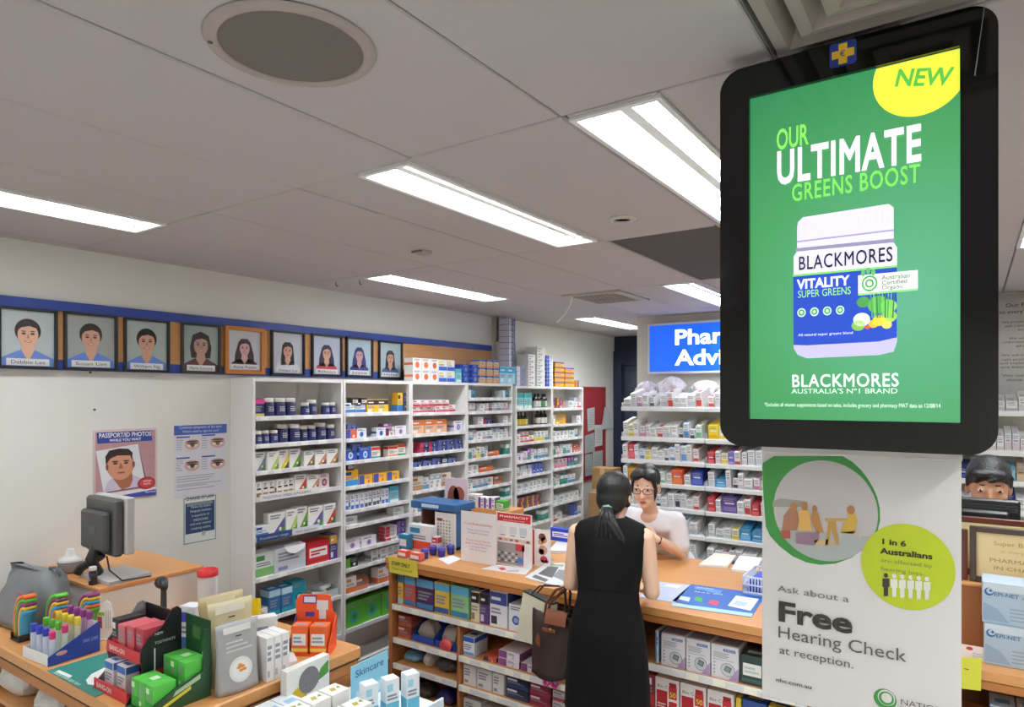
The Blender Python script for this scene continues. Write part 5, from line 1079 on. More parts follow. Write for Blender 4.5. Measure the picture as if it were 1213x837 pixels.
# ---- stock on the front shelves
YS = CY+.06
def front(rows):
    for (px0, px1, h, z, base, c1, c2, st, lab, n, d) in rows:
        a, b = span(px0, px1, YS)
        for e in BX[:1]+BX[(2 if z > .5 else 1):]:
            if a < e+.013 < b and b-e > e-a: a = e+.014
            elif a < e-.013 < b: b = e-.014
        if b < BX[0]+.04: continue
        for k in range(n):
            mb = carton_mesh(b-a-.003, d, h-.001, base, c1, c2, st, int(px0)); l2 = lab if n == 1 else '%s, %s' % (lab, 'topmost' if k == n-1 else 'bottom' if k == 0 else ORD[k]+' from the bottom')
            tag(mb.build('product_carton', None, ((a+b)/2, YS+.004*k, z+.0008+k*h)), l2+', counter front', 'carton', 'stock on the counter front shelves')
front([(466, 477.5, .2, .605, '#e6b440', '#3f7fb5', '#9fd0e8', 'bars', 'yellow and blue bandage box at the left end of the top shelf', 1, .16), (478.5, 492, .2, .605, '#c2564a', '#5fa8d0', '#3f7fb5', 'bars', 'red and blue box second on the top shelf', 1, .16), (493, 513.5, .2, .605, '#4f2f58', '#5fa8d0', '#3f7fb5', 'bars', 'plum and blue box third on the top shelf', 1, .16), (514.5, 532, .2, .605, '#e3bb3a', '#5fb0d8', '#2f5f9a', 'bars', 'yellow and blue box fourth on the top shelf', 1, .16), (534, 555, .2, .605, '#8fc48a', '#5fb0d8', '#3f7fb5', 'bars', 'green and blue box fifth on the top shelf', 1, .16),
 (558, 568, .19, .605, '#e0d3b0', '#2a2226', '#8a7a5a', 'top', 'cream and black box on the top shelf', 1, .16), (568.5, 579, .19, .605, '#5a3f7a', '#2a2226', '#d8d0e4', 'top', 'purple and black box on the top shelf', 1, .16), (580, 601, .22, .605, '#e2e5ec', '#3f4f9a', '#2a2a3a', 'top', 'tall white carton with blue band on the top shelf', 1, .16), (602.5, 620, .16, .605, '#e6e9f0', '#3a5aa8', '#9aa8c8', 'dot', 'white carton with blue disc left of the paper bag', 1, .16), (622, 640, .15, .605, '#d8d5d2', '#8a8a94', '#7a4a4a', 'top', 'grey carton behind the cream paper bag', 1, .16), (642, 662, .15, .605, '#c4c2c4', '#6a6a74', '#8f7a6a', 'top', 'grey carton behind the brown bag', 1, .16),
 (464.5, 487, .075, .385, '#8a3f30', '#a85a40', '#d8b8a4', 'band', 'rust brown carton at the left end of the second shelf', 2, .18), (543, 562, .12, .385, '#dfe6f2', '#2f5fc0', '#6f9ad8', 'bars', 'white and blue carton of pictures on the second shelf', 1, .14),
 (572, 588, .03, .385, '#c4503f', '#3a3a44', '#e0d4d0', 'left', 'red flat carton under the grey one on the second shelf', 1, .2), (590, 615, .045, .385, '#e2dbe4', '#8a4a8a', '#c4a4c8', 'left', 'white and violet carton on the second shelf', 2, .2), (617, 636, .05, .385, '#e4dfe6', '#7a3f7a', '#c0a0c4', 'left', 'white and plum carton under the paper bag', 1, .2),
 (548.5, 564, .125, .205, '#dddcdc', '#b9b9bd', '#8f8f98', 'plain', 'white text covered carton, left of three on the third shelf', 1, .16), (565, 582.5, .125, .205, '#dddcdc', '#b9b9bd', '#8f8f98', 'plain', 'white text covered carton, middle of three on the third shelf', 1, .16), (583.5, 597, .125, .205, '#dddcdc', '#b9b9bd', '#8f8f98', 'plain', 'white text covered carton, right of three on the third shelf', 1, .16), (599, 626, .062, .205, '#232a44', '#3a4468', '#c9cdd8', 'band', 'navy carton stack on the third shelf', 2, .2), (627, 652, .062, .205, '#7a2034', '#94304a', '#d8c4c8', 'band', 'dark red carton stack on the third shelf', 2, .2), (654, 676, .06, .205, '#c4c0c4', '#a03a4a', '#8a8a94', 'band', 'grey carton stack behind the woman on the third shelf', 2, .2), (549, 570, .12, .001, '#d8d6d2', '#b0aeb0', '#8a8a90', 'plain', 'pale carton on the bottom shelf', 1, .2), (572, 600, .1, .001, '#d9d4d4', '#b5a4a4', '#7a4a4a', 'band', 'white carton on the bottom shelf', 1, .2), (603, 640, .1, .001, '#c9c4c8', '#a04a5a', '#7a3a4a', 'band', 'red and white carton on the bottom shelf', 1, .2),
 (776, 780.5, .165, .62, '#d9dce6', '#5a8ab5', '#8fb0d0', 'left', 'white carton half hidden beside the dress on the upper shelf', 1, .14)])
# blood pressure monitor boxes
for k, (a, b) in enumerate(((784, 812.5), (813.5, 842), (843, 875.5))):
    x0, x1 = span(a, b, YS); w, h = x1-x0-.002, .165
    t = thing('monitor_carton', 'white blood pressure monitor box, %s of the three on the counter front' % ['left', 'middle', 'right'][k], 'carton', ((x0+x1)/2, YS-.01, .6208), 0, 'blood pressure monitor boxes')
    mb = MB(); mb.box(-w/2, w/2, 0, .16, 0, h, M('#e6e5ea', .4), .0015); y = -.0003
    mb.rect(-w*.05, h*.82, w*.4, h*.9, '#3f66b5', 0, y); mb.poly([(w*.49, h*.02), (w*.49, h*.4), (w*.15, h*.02)][::-1], '#b59ac8', 0, y)
    mb.disc(w*.12, h*.3, w*.27, h*.2, '#9aa0a8', 1, y, 24); mb.disc(w*.12, h*.3, w*.24, h*.175, '#cfd3d8', 2, y, 24); mb.poly([(-w*.03, h*.28), (w*.2, h*.22), (w*.27, h*.38), (w*.05, h*.43)], '#59626a', 3, y); mb.poly([(0, h*.3), (w*.18, h*.255), (w*.225, h*.36), (w*.07, h*.4)], '#8a9a94', 4, y)
    for i in range(4): mb.rect(-w*.42, h*(.62+.045*i), w*(.1+.06*(i % 2)), h*(.64+.045*i), '#9a9ba6', 0, y); mb.disc(-w*.38, h*(.16+.1*i), w*.04, h*.03, '#a9aab4', 0, y, 10)
    for sx in (-1, 1): mb.face([(sx*(w/2+.0004), yy, zz) for yy, zz in ((.003, .004), (.157, .004), (.157, h*.5), (.003, h*.35))], '#b8a8c8')
    mb.face([(-w*.45, .02, h+.0004), (w*.45, .02, h+.0004), (w*.45, .12, h+.0004), (-w*.45, .12, h+.0004)], '#a09cb0'); mb.build('box_body', t)
    o = text('OMRON', -w*.02, h*.83, .013, '#eef2f8', t, 3); FITS.append((o, w*.38)); o = text('Blood Pressure Monitor', -w*.42, h*.55, .009, '#6a6a78', t, 3); FITS.append((o, w*.75))
front([(877, 905, .14, .62, '#2f4a46', '#c8d4cc', '#4a6a64', 'full', 'dark green carton beside the poster on the upper shelf', 1, .12), (768, 776, .17, .385, '#8f2030', '#c4303c', '#e6dcdc', 'band', 'red carton partly behind the dress on the lower shelf', 1, .14)])
for k, (a, b) in enumerate(((777, 805), (806.5, 837), (838.5, 870))):
    x0, x1 = span(a, b, YS); w, h = x1-x0-.002, .17
    t = thing('vitamin_carton', 'white carton with red bottle picture, %s of three on the lower shelf' % ['left', 'middle', 'right'][k], 'carton', ((x0+x1)/2, YS-.01, .3858), 0, 'red and white vitamin cartons')
    mb = MB(); mb.box(-w/2, w/2, 0, .12, 0, h, M('#e6e0de', .4), .0015); y = -.0003
    mb.rect(-w*.45, h*.04, w*.02, h*.62, '#b01c28', 0, y); mb.rect(w*.08, h*.1, w*.42, h*.78, '#c02a30', 0, y); mb.rect(w*.1, h*.78, w*.4, h*.9, '#9a1a24', 0, y); mb.rect(w*.08, h*.34, w*.42, h*.42, '#f0e6e0', 1, y); mb.rect(-w*.4, h*.12, -w*.1, h*.16, '#e6c8c4', 1, y); mb.rect(-w*.4, h*.2, -w*.05, h*.24, '#e6c8c4', 1, y); mb.build('box_body', t)
    o = text('Bio C', -w*.42, h*.7, .022, '#4a3a3c', t, 3); FITS.append((o, w*.45)); o = text('50', w*.12, h*.48, .035, '#ecd84a', t, 4, bold=.02); FITS.append((o, w*.26))
front([(871.5, 878, .16, .385, '#dcc23a', '#c49a1a', '#f0e6b8', 'full', 'narrow yellow carton on the lower shelf', 1, .12), (879, 908, .16, .385, '#2f4f9a', '#e0cc3a', '#d8d88a', 'full', 'blue carton with yellow number beside the poster', 1, .12), (910, 940, .16, .385, '#d8c84a', '#2f4f9a', '#f0ecc0', 'full', 'yellow carton behind the poster on the lower shelf', 1, .12), (912, 950, .14, .62, '#3f5f8f', '#c8d4e0', '#2a4a7a', 'full', 'blue carton behind the poster on the upper shelf', 1, .12)])
# blue trays with clear bags, second shelf
for k, (a, b, lab) in enumerate(((488, 514, 'blue display tray of clear bags, left of two on the second shelf'), (515, 541, 'blue display tray with a red and white pack, right of two'))):
    x0, x1 = span(a, b, YS); w = (x1-x0)/2-.003; t = thing('display_tray', lab, 'tray', ((x0+x1)/2, YS, .3858), 0, 'blue display trays'); bm2 = M('#27479a', .4)
    mb = MB(); mb.box(-w, w, 0, .15, 0, .003, bm2, .0005); mb.box(-w, w, 0, .003, .003, .045, bm2, .0005); mb.box(-w, w, .147, .15, .003, .14, bm2, .0005)
    for sx in (-w, w-.003): mb.prism([(0.003, .003), (.147, .003), (.147, .14), (.003, .045)], sx, sx+.003, bm2, Matrix(((0, 1, 0, 0), (1, 0, 0, 0), (0, 0, 1, 0), (0, 0, 0, 1))))
    mb.build('tray_shell', t)
    o = crumple('clear_bag', ['grey clear bag in the left blue tray', 'grey clear bag in the right blue tray'][k], 'bag', ((x0+x1)/2, YS+.075, .3898), w*1.6, .11, .13, '#a3978f', 60+k, .3, 'clear bags in the blue trays', amp=.08)
o = crumple('medicine_pack', 'red and white crumpled pack in front of the right blue tray', 'pack', (at(531, HY, Y=YS).x, YS-.024, .3935), .09, .035, .07, '#c9474a', 64, .3, amp=.1)
for k, (a, b, z, hh, col, lab) in enumerate(((477, 499, .215, .07, '#6f9fc0', 'pale blue soft pack on the third shelf'), (501, 513, .215, .1, '#d0d0d0', 'white soft pack on the third shelf'), (514, 541, .215, .09, '#4a4a50', 'black and white soft pack at the end of the third shelf'), (475, 489, .0008, .09, '#3a3350', 'dark violet soft pack at the left of the bottom shelf'), (490, 512, .0, .08, '#3f3a38', 'dark soft pack second on the bottom shelf'), (514, 538, .0, .1, '#2f2a66', 'indigo soft pack third on the bottom shelf'))):
    x0, x1 = span(a, b, YS+.05); crumple('soft_pack', lab, 'pack', ((x0+x1)/2, YS+.1, z+.0008), (x1-x0)*.85, .15, hh, col, 70+k, .35, 'soft packs on the lower counter shelves', amp=.06)
# pink bow
p = at(651, 814, Y=CY-.02); t = thing('pink_bow', 'bright pink ribbon bow on the edge of the third shelf', 'bow', (p.x, CY+.005, .386+.0)); pm = M('#e0459a', .4)
for sx in (-1, 1):
    mb = MB(); mb.loft([[(sx*(.002+.04*math.sin(a*math.pi/8)), -.012+.018*math.cos(q), .012+.022*math.sin(a*math.pi/4)+.01*math.sin(q)) for q in (0, 1.57, 3.14, 4.71)] for a in range(9)], pm); mb.build('loop', t)
mb = MB(); mb.ball((0, -.012, .012), .009, pm); mb.build('knot', t)
# ================================================================ on the service desk, left foreground
D0 = DZ+.001
# old monitor on the riser cabinet
t = thing('computer_monitor', 'grey old computer monitor seen from behind on the low cabinet', 'monitor', (-3.51, 1.625, KZ+.001)); mg = M('#4a4a4a', .45); sv = M('#b9b8b8', .35)
mb = MB(); mb.box(-.16, .16, -.012, .03, .13, .405, sv, .006); mb.build('bezel', t)
mb = MB(); mb.box(-.15, .145, -.06, -.012, .125, .4, mg, .012); mb.box(-.125, .12, -.095, -.06, .15, .34, M('#434343', .5), .015); mb.prism([(-.03, .23), (.03, .23), (.03, .27), (-.03, .27)], -.0965, -.095, '#565656'); mb.build('back_housing', t)
mb = MB(); mb.box(-.145, .145, .03, .0315, .145, .39, M('#0d0f14', .1)); mb.build('screen', t)
mb = MB(); mb.tube([(0, -.06, .2), (0, -.1, .11), (-.02, -.06, .03)], [.022, .024, .028], M('#2c2c2c', .4), 10); mb.tube([(-.14, -.1, .02), (-.12, -.09, .05), (.02, -.06, .12)], [.02, .022, .02], M('#2c2c2c', .4), 8); mb.build('stand_arm', t)
mb = MB(); mb.prism([(-.15, -.09), (.16, -.09), (.14, .12), (-.11, .12)], 0, .018, sv, Matrix(((1, 0, 0, 0), (0, 0, 1, 0), (0, 1, 0, 0), (0, 0, 0, 1)))); mb.build('base_plate', t)
mb = MB(); mb.tube([(.05, -.05, .12), (.1, -.06, .06), (.16, -.03, .014), (.17, .1, .008)], .004, '#26262a', 6); mb.build('cable', t)
p = at(83, 677, Z=KZ); t = thing('clear_jar', 'clear plastic jar with domed lid left of the old monitor', 'jar', (p.x, p.y, KZ+.001))
mb = MB(); mb.lathe([(.04, 0), (.052, .006), (.054, .05), (.05, .055)], M('#8c8984', .15), seg=20); mb.build('jar_body', t)
mb = MB(); mb.lathe([(.056, .055), (.056, .066), (.04, .075), (.024, .085), (.022, .11), (.016, .118), (0, .12)], M('#d5d5d3', .2), seg=20); mb.build('lid', t)
for px, py, c, lab, w, h in ((129, 688, '#3a2a86', 'purple bottle with white cap on the low cabinet before the monitor', .036, .085), (139, 686, '#3a2a2c', 'dark brown bottle right of the purple one on the low cabinet', .036, .068)):
    p = at(px, py, Z=KZ); t = thing('medicine_bottle', lab, 'bottle', (p.x, 1.508, KZ+.001)); a, c2 = bottle_parts(w, h, c, '#e6e4e0' if px < 135 else '#3a2c2c', '#2f2a8f' if px < 135 else '#2c1c1e'); a.build('bottle_body', t); c2.build('cap', t)
# grey bag
t = thing('grey_bag', 'grey fabric bag slumped on the desk at the left edge of the photo', 'bag', (-3.715, 1.36, D0))
mb = MB(); r = []
for j in range(9):
    u = j/8; z = .005+.27*u; w = (.285-.03*u-.08*max(0, u-.8)*5*.3); d = .105*(1-u)**.6+.012
    ring = []
    for i in range(28):
        a = 2*math.pi*i/28; q = 1+.04*math.sin(3*a+u*5)+.03*math.sin(7*a-u*6)
        ring.append((w*q*math.copysign(abs(math.cos(a))**.5, math.cos(a)), d*q*math.sin(a)+.03*u*math.sin(a*2), z-.03*(1-math.cos(a))*.5*u))
    r.append(ring)
mb.loft(r, M('#777b7f', .6, var=.12, scale=14, bump=.4)); mb.build('bag_body', t)
mb = MB(); mb.tube([(.2, 0, .25), (.21, -.01, .285), (.25, 0, .29), (.27, .01, .25)], .007, M('#55585c', .6), 8); mb.build('carry_loop', t)
mb = MB(); mb.box(.1, .16, -.098, -.09, .165, .172, '#a3474a', .0005); mb.build('logo_tag', t)
# rack of coloured brushes
p = at(28, 762, Z=DZ); HC = ['#e8743a', '#5fc23a', '#8a3f78', '#e8c02f', '#3fa3d4']
CN = ['orange', 'lime green', 'plum', 'yellow', 'sky blue']
def slat(loc, c, lab, k_=0):
    mb = MB(); rings = []; q = k_
    for k in range(12):
        a = k/11*1.75; x = (.1-.014*q)*(1-math.cos(a)); z = .006+(.19-.0165*q)*math.sin(a); nx, nz = -math.cos(a)*.9, math.sin(a)
        t_ = .0078; w = .024+.008*math.sin(a*1.6)
        px_, pz_ = -math.cos(a)*t_, math.sin(a)*t_*.9
        rings.append([(x+e*px_, f*w, z+e*pz_) for e, f in ((-1, -.85), (1, -.85), (1, 0), (1, .85), (-1, .85), (-1, 0))])
    mb.loft(rings, M(c, .35)); tag(mb.build('hair_brush', None, loc), lab, 'brush', 'coloured brushes on the desk')
for cl in range(3):
    for k in range(5):
        slat((p.x-.10+.0165*k+cl*.1, p.y+.02+.085*cl, D0+.006), HC[(k+cl) % 5], '%s brush handle in the %s cluster by the grey bag' % (CN[(k+cl) % 5], ['front left', 'middle', 'back right'][cl]), k)
    mb = MB(); mb.box(-.045, .045, -.033, .036, 0, .006, '#2a2a2e'); mb.box(-.045, -.042, -.03, .035, .006, .03, '#2a2a2e'); mb.box(.042, .045, -.03, .035, .006, .03, '#2a2a2e')
    tag(mb.build('brush_rack', None, (p.x-.067+cl*.1, p.y+.02+.085*cl, D0)), 'small black rack under the %s brush cluster' % ['front left', 'middle', 'back right'][cl], 'rack')
# blue counter display with clear tubes
t = thing('tube_display', 'blue and white counter display of coloured tubes on the left of the desk', 'display', (-3.03, 1.158, D0), math.radians(4)); bd = M('#24419c', .4); wh = M('#e6e4e2', .4)
mb = MB(); mb.box(-.2, 0, 0, .003, 0, .045, wh, .0005); mb.box(-.2, -.003, .003, .2, 0, .003, wh, .0005); mb.box(-.2, -.003, .197, .2, .003, .12, wh, .0005); mb.build('tray', t)
mb = MB(); mb.prism([(0, 0), (.2, 0), (.2, .128), (.0, .035)], 0, .003, bd, Matrix(((0, 1, 0, 0), (1, 0, 0, 0), (0, 0, 1, 0), (0, 0, 0, 1)))); mb.disc(0, 0, 0, 0, bd) if False else None
mb.face([(.0036, .05+.022*math.cos(a), .04+.009*math.sin(a)) for a in [i*.524 for i in range(12)]], '#d8a09a'); mb.build('side_panel', t)
mb = MB(); mb.prism([(0, 0), (.2, 0), (.2, .128), (.0, .035)], -.2, -.197, wh, Matrix(((0, 1, 0, 0), (1, 0, 0, 0), (0, 0, 1, 0), (0, 0, 0, 1)))); mb.build('side_panel', t)
o = text('ORAL CARE', 0, 0, .018, '#aebbe6', t, 0); o.location = (.0045, .13, .055); o.rotation_euler = (R90, 0, R90); FITS.append((o, .06))
TC = [('blue', '#2f3fb0'), ('green', '#5fae3a'), ('yellow', '#d9c23a'), ('purple', '#8a3a86')]
base = t.location.copy(); rot = Matrix.Rotation(math.radians(4), 4, 'Z')
for r_ in range(4):
    for k in range(4):
        nm, c = TC[r_]; pink = k == 3 and r_ in (0, 1)
        if pink: nm, c = 'pink', '#d03a78'
        loc = base+rot @ Vector((-.178+.05*k, .03+.048*r_, .004+.012*r_)); h = .13 if not pink else .125
        u = thing('tube_pack', 'clear tube with %s cap, %s from left in %s row of the blue display' % (nm, ORD[k], ['front', 'second', 'third', 'back'][r_]), 'tube', loc, 0, 'coloured tubes in the blue display')
        mb = MB(); mb.lathe([(.0105, 0), (.0115, .004), (.0115, h*.72), (.0105, h*.75)], M('#c9d0e0' if r_ == 0 else '#d0dcc8' if r_ == 1 else '#dcd8b8' if r_ == 2 else '#c8a8c8', .15), seg=12); mb.build('tube_body', u)
        mb = MB(); mb.lathe([(.0118, h*.74), (.0122, h*.78), (.0122, h*.97), (.0105, h), (0, h)], M(c, .3), seg=12); mb.build('cap', u)
# white shaped card behind it
pc = at(106, 747, Z=DZ); t = thing('shaped_card', 'white foot shaped card standing behind the blue tube display', 'card', (-3.16, 1.43, D0), math.radians(25))
mb = MB(); mb.prism([(-.035, 0), (.03, 0), (.042, .06), (.04, .12), (.03, .16), (.008, .175), (-.012, .16), (-.03, .12), (-.038, .06)][::-1], 0, .004, M('#e8e6e4', .4)); mb.rect(-.03, .105, .0, .12, '#7fb53a', 1); mb.poly([(-.036, .05), (-.012, .05), (-.014, .1), (-.037, .1)], '#b5443f', 1)
for k in range(3): mb.rect(.006+.01*k, .05, .01+.01*k, .13, '#b0aeb0', 1)
mb.build('sheet', t); mb = MB(); mb.box(-.03, .03, -.01, .06, 0, .004, '#dddddd'); mb.build('foot', t)
# teal mat
m = flat('counter_mat', 'teal printed mat lying at the front edge of the desk', 'mat', [(56, 794.5), (113, 826), (175, 795), (133, 771)], DZ, '#2f7f73', .002, [([(102, 806), (108, 799), (128, 789), (140, 786), (138, 795), (124, 805), (112, 812), (104, 811)], '#e2e6e2'), ([(66, 796), (70, 794), (86, 801), (82, 803.5)], '#d4e4e0')])
htext(m, 'healthy smiles start here', (62, 798), (92, 813), DZ, .018, '#cfe4de', dz=.005)
# red and black stand with toothpaste
ST = Vector((-2.55, 1.165, D0)); t = thing('toothpaste_stand', 'black and red counter stand of children toothpaste cartons', 'display', ST); bk2 = M('#17171a', .35); rd2 = M('#c4232f', .4)
prof = [(0, 0), (.2, 0), (.2, .285), (.185, .3), (.165, .295), (.15, .27), (.13, .24), (.085, .215), (.055, .18), (.05, .14), (.058, .1), (.05, .06), (.02, .03)]
mb = MB(); TX = Matrix(((0, 1, 0, 0), (1, 0, 0, 0), (0, 0, 1, 0), (0, 0, 0, 1))); mb.prism(prof, .121, .126, bk2, TX); mb.build('side_panel', t)
mb = MB(); mb.prism([(x, z*.93) for x, z in prof], -.126, -.121, M('#8a8488', .4), TX); mb.build('side_panel', t)
mb = MB(); mb.box(-.121, .121, .195, .2, 0, .27, bk2, .0005); mb.build('back_panel', t)
for z, y0, tx in ((0, .01, 'BANG-ON'), (.125, .055, 'BANG-ON')):
    mb = MB(); mb.box(-.121, .121, y0, .195, z+.0, z+.004, rd2, .0005); mb.box(-.121, .121, y0-.004, y0, z, z+.04, rd2, .0005); o = mb.build('red_tray', t)
    q = text(tx, -.1, z+.011, .026, '#e6d6d6', o, 1, y=y0-.004, bold=.02); FITS.append((q, .11))
mb = MB(); mb.face([(.1264, .062, .13), (.1264, .19, .13), (.1264, .19, .18), (.1264, .075, .18)][:0] or [(.1264, .105, .085), (.1264, .185, .085), (.1264, .185, .17), (.1264, .105, .17)], '#26262a'); mb.face([(.1266, .105, .075), (.1266, .185, .075), (.1266, .185, .092), (.1266, .105, .092)], '#b0252c'); mb.face([(.1268, .098, .08), (.1268, .103, .08), (.1268, .103, .17), (.1268, .098, .17)], '#c9c9cc'); mb.disc(0, 0, 0, 0, '#17171a') if False else None
mb.build('printed_panel', t)
for k in range(3):
    o = text(['NEW', '', 'TOOTHPASTE'][k] or ' ', 0, 0, .014, '#cfcfd2', t, 0); o.location = (.1275, .1, .215-.016*k); o.rotation_euler = (R90, 0, R90); FITS.append((o, .075 if k else .03))
for k, (x, y, z, w, h, c, lab) in enumerate(((-.085, .065, .1295, .05, .115, ('#1f1a1e', '#c2303a', '#e6e0de', 'band'), 'black and red carton at the left of the upper red tray'), (-.03, .06, .1295, .05, .105, ('#c9626a', '#e3a8ac', '#a82f3a', 'plain'), 'pink red clear carton second in the upper red tray'), (.025, .065, .1295, .05, .11, ('#c4525c', '#e0a0a6', '#a02a36', 'plain'), 'red clear carton third in the upper red tray'), (.08, .07, .1295, .05, .11, ('#b8404c', '#dc98a0', '#962632', 'plain'), 'deep red clear carton at the right of the upper tray'),
        (-.06, .03, .0045, .062, .1, ('#dfd6d8', '#3f6fb5', '#e08a4f', 'bars'), 'white blue and orange carton left in the lower red tray'), (.02, .035, .0045, .062, .1, ('#e0d6d6', '#3a68b0', '#d9542f', 'bars'), 'white blue and red carton right in the lower red tray'))):
    tag(carton_mesh(w, .05 if z < .1 else .1, h, *c, k).build('toothpaste_carton', None, ST+Vector((x, y, z))), lab, 'carton', 'toothpaste cartons in the red and black stand')
crumple('tissue_pack', 'white crumpled tissue pack behind the red and black stand', 'pack', (-2.83, 1.52, D0), .13, .1, .11, '#d9d5d2', 81, .6, amp=.1)
crumple('tissue_pack', 'grey crumpled wrapper beside the white tissue pack on the desk', 'pack', (-2.7, 1.45, D0), .09, .09, .12, '#b3aeac', 82, .6, amp=.1)
# dark green stand with green cartons
GS = Vector((-2.335, 1.155, D0)); t = thing('carton_stand', 'dark green counter stand holding bright green cartons', 'display', GS); gd = M('#1f4a2a', .4)
mb = MB(); mb.box(-.078, .073, .0, .22, 0, .006, gd, .001); mb.build('tray', t)
mb = MB(); mb.box(-.078, .073, .112, .22, .0065, .05, gd, .001); mb.build('step', t)
mb = MB(); mb.prism([(0, 0), (.22, 0), (.22, .24), (.2, .245), (.195, .1), (.1, .075), (0, .03)], .073, .078, gd, TX); mb.build('side_panel', t)
mb = MB(); mb.box(-.078, .078, .22, .226, 0, .27, gd, .001); mb.rect(-.03, .19, .02, .235, '#3f6a3a', 1, .22); mb.disc(.045, .18, .016, .03, '#2f6a35', 1, .22); mb.rect(.03, .12, .07, .15, '#d9d8cc', 1, .22); mb.build('header', t)
mb = MB(); mb.face([(.0785, .03, .008), (.0785, .15, .05), (.0785, .15, .062), (.0785, .03, .02)], '#d8cf3a'); mb.build('printed_stripe', t); mb = MB(); mb.face([(.0785, .085, .045), (.0785, .185, .075), (.0785, .185, .092), (.0785, .095, .062)], '#a9c4a4'); mb.build('printed_stripe', t)
for k in range(6):
    i, j = k % 3, k//3; mb = carton_mesh(.046, .08, .092, '#4cb83f', '#2f9a2f', '#d2e8c8', 'plain' if k % 2 else 'band', k); mb.face([(.0236, .02, .01), (.0236, .05, .01), (.0236, .05, .035), (.0236, .02, .035)], '#cfe0c8'); mb.face([(-.016, .03, .0925), (.016, .03, .0925), (.016, .06, .0925), (-.016, .06, .0925)], '#c4dcbc' if k in (1, 4) else '#58c24a')
    tag(mb.build('green_carton', None, GS+Vector((-.0515+.0485*i, .022+.112*j, .007+.0445*j))), 'bright green carton, %s of the %s row in the dark green stand' % (['left', 'middle', 'right'][i], ['front', 'back'][j]), 'carton', 'green cartons in the dark green stand')
p = at(222, 777, Z=DZ); tag(carton_mesh(.075, .06, .205, '#dfe2ea', '#3f7fc8', '#4a3fb0', 'band', 4).build('tall_carton', None, (p.x, p.y, D0), math.radians(20)), 'tall white and blue carton behind the green cartons', 'carton')
# pouches
def pouch(loc, w, h, d, c, lab, rz, art=None, tilt=0, label_c='#d9d8d4'):
    t = thing('stand_up_pouch', lab, 'pouch', loc, rz, 'stand up pouches on the desk'); mb = MB(); m_ = M(c, .38, var=.06, scale=22, bump=.15); rings = []
    for j in range(11):
        u = j/10; dd = d*(1-u**1.3)*.5+.002; ww = w/2*(1-.06*math.sin(u*3.14)) if u < .9 else w/2
        rings.append([(math.copysign(min(1, abs(math.cos(a))**.45), math.cos(a))*ww, dd*math.sin(a)*(1+.1*math.sin(7*a+u*4))+tilt*u, h*u) for a in [2*math.pi*i/24 for i in range(24)]])
    mb.loft(rings, m_); mb.build('pouch_body', t)
    mb = MB()
    def yy(z): return -(d*(1-(z/h)**1.3)*.5+.002)*1.06+tilt*z/h-.0012
    def R_(x0, z0, x1, z1, mm): mb.face([(x0, yy(z0), z0), (x1, yy(z0), z0), (x1, yy(z1), z1), (x0, yy(z1), z1)], mm)
    R_(-w*.34, h*.86, w*.3, h*.95, label_c)
    for k in range(3): R_(-w*.3, h*(.6+.06*k), w*(.3-.1*k), h*(.625+.06*k), '#c4c4c2')
    if art:
        zc = h*.33
        for rr, mm, e in ((.27, '#dcdcd8', 0), (.2, '#e8e6e2', .0006)): mb.face([(w*rr*math.cos(a), yy(zc+w*rr*math.sin(a))-.001-e, zc+w*rr*math.sin(a)) for a in [i*math.pi/12 for i in range(24)]], mm)
        for ax, az in ((-.05, .05), (.04, .06), (.0, -.02), (.08, -.01), (-.02, .1)): mb.face([(w*ax+w*.05*math.cos(a), yy(zc+w*az)-.003, zc+w*az+w*.035*math.sin(a)) for a in [i*math.pi/4 for i in range(8)]], '#e0913a')
    mb.build('printed_label', t)
    mb = MB(); mb.box(-w*.07, w*.07, yy(h*.8)-.0008, yy(h*.8)+.0002, h*.795, h*.81, '#2c2c2c', .0002); mb.build('hang_slot', t)
    return t
pouch((-2.225, 1.462, D0), .165, .25, .06, '#a3a3a3', 'grey foil pouch with orange round emblem at the desk edge', R90-.08, True)
pouch((-2.31, 1.50, D0), .18, .30, .05, '#cdbf96', 'tan pouch directly behind the grey foil pouch', R90-.08, False, .02, '#e2dcc8'); pouch((-2.385, 1.51, D0), .18, .31, .05, '#c4b284', 'tan pouch furthest back of the row of pouches', R90-.08, False, .02, '#ddd4b4')
for k in range(3): tag(carton_mesh(.032, .1, .165, '#e6e4e4', '#d9d6d8', '#b5b0b8', 'plain', k).build('slim_carton', None, (-2.183, 1.575+.0345*k, D0), R90-.03), 'slim white carton standing beside the grey pouch, %s of three' % ['nearest it', 'middle', 'farthest'][k], 'carton', 'slim white cartons on the desk')
tag(carton_mesh(.09, .05, .19, '#e3e1de', '#d0cfd4', '#c0bfc4', 'plain', 7).build('white_card', None, (-2.33, 1.66, D0), R90-.4), 'white folded card behind the slim white cartons', 'card')
# rolled yellow card
t_ = MB(); t_.loft([[(.045*math.cos(a)*(1+.25*z), .03*math.sin(a), .15*z+.02*math.cos(a)*z) for a in [-.6+i*.42 for i in range(12)]] for z in [0, .35, .7, 1]], M('#e3cf1f', .5), False, True, False)
n = len(t_.v); tag(t_.build('yellow_card', None, (-2.70, 1.86, D0), -.6), 'curled yellow card standing between pouches and wall unit', 'card')
# white tube with red cap
t = thing('poster_tube', 'white poster tube with red cap leaning by the first wall unit', 'tube', (-3.235, 1.96, D0)); mb = MB(); mb.lathe([(.048, 0), (.048, .16)], M('#d6d5d8', .4), seg=24); mb.build('tube_body', t)
mb = MB(); mb.lathe([(.051, .155), (.051, .185), (.046, .188), (.044, .175), (0, .175)], M('#c4252c', .35), seg=24); mb.build('cap', t)
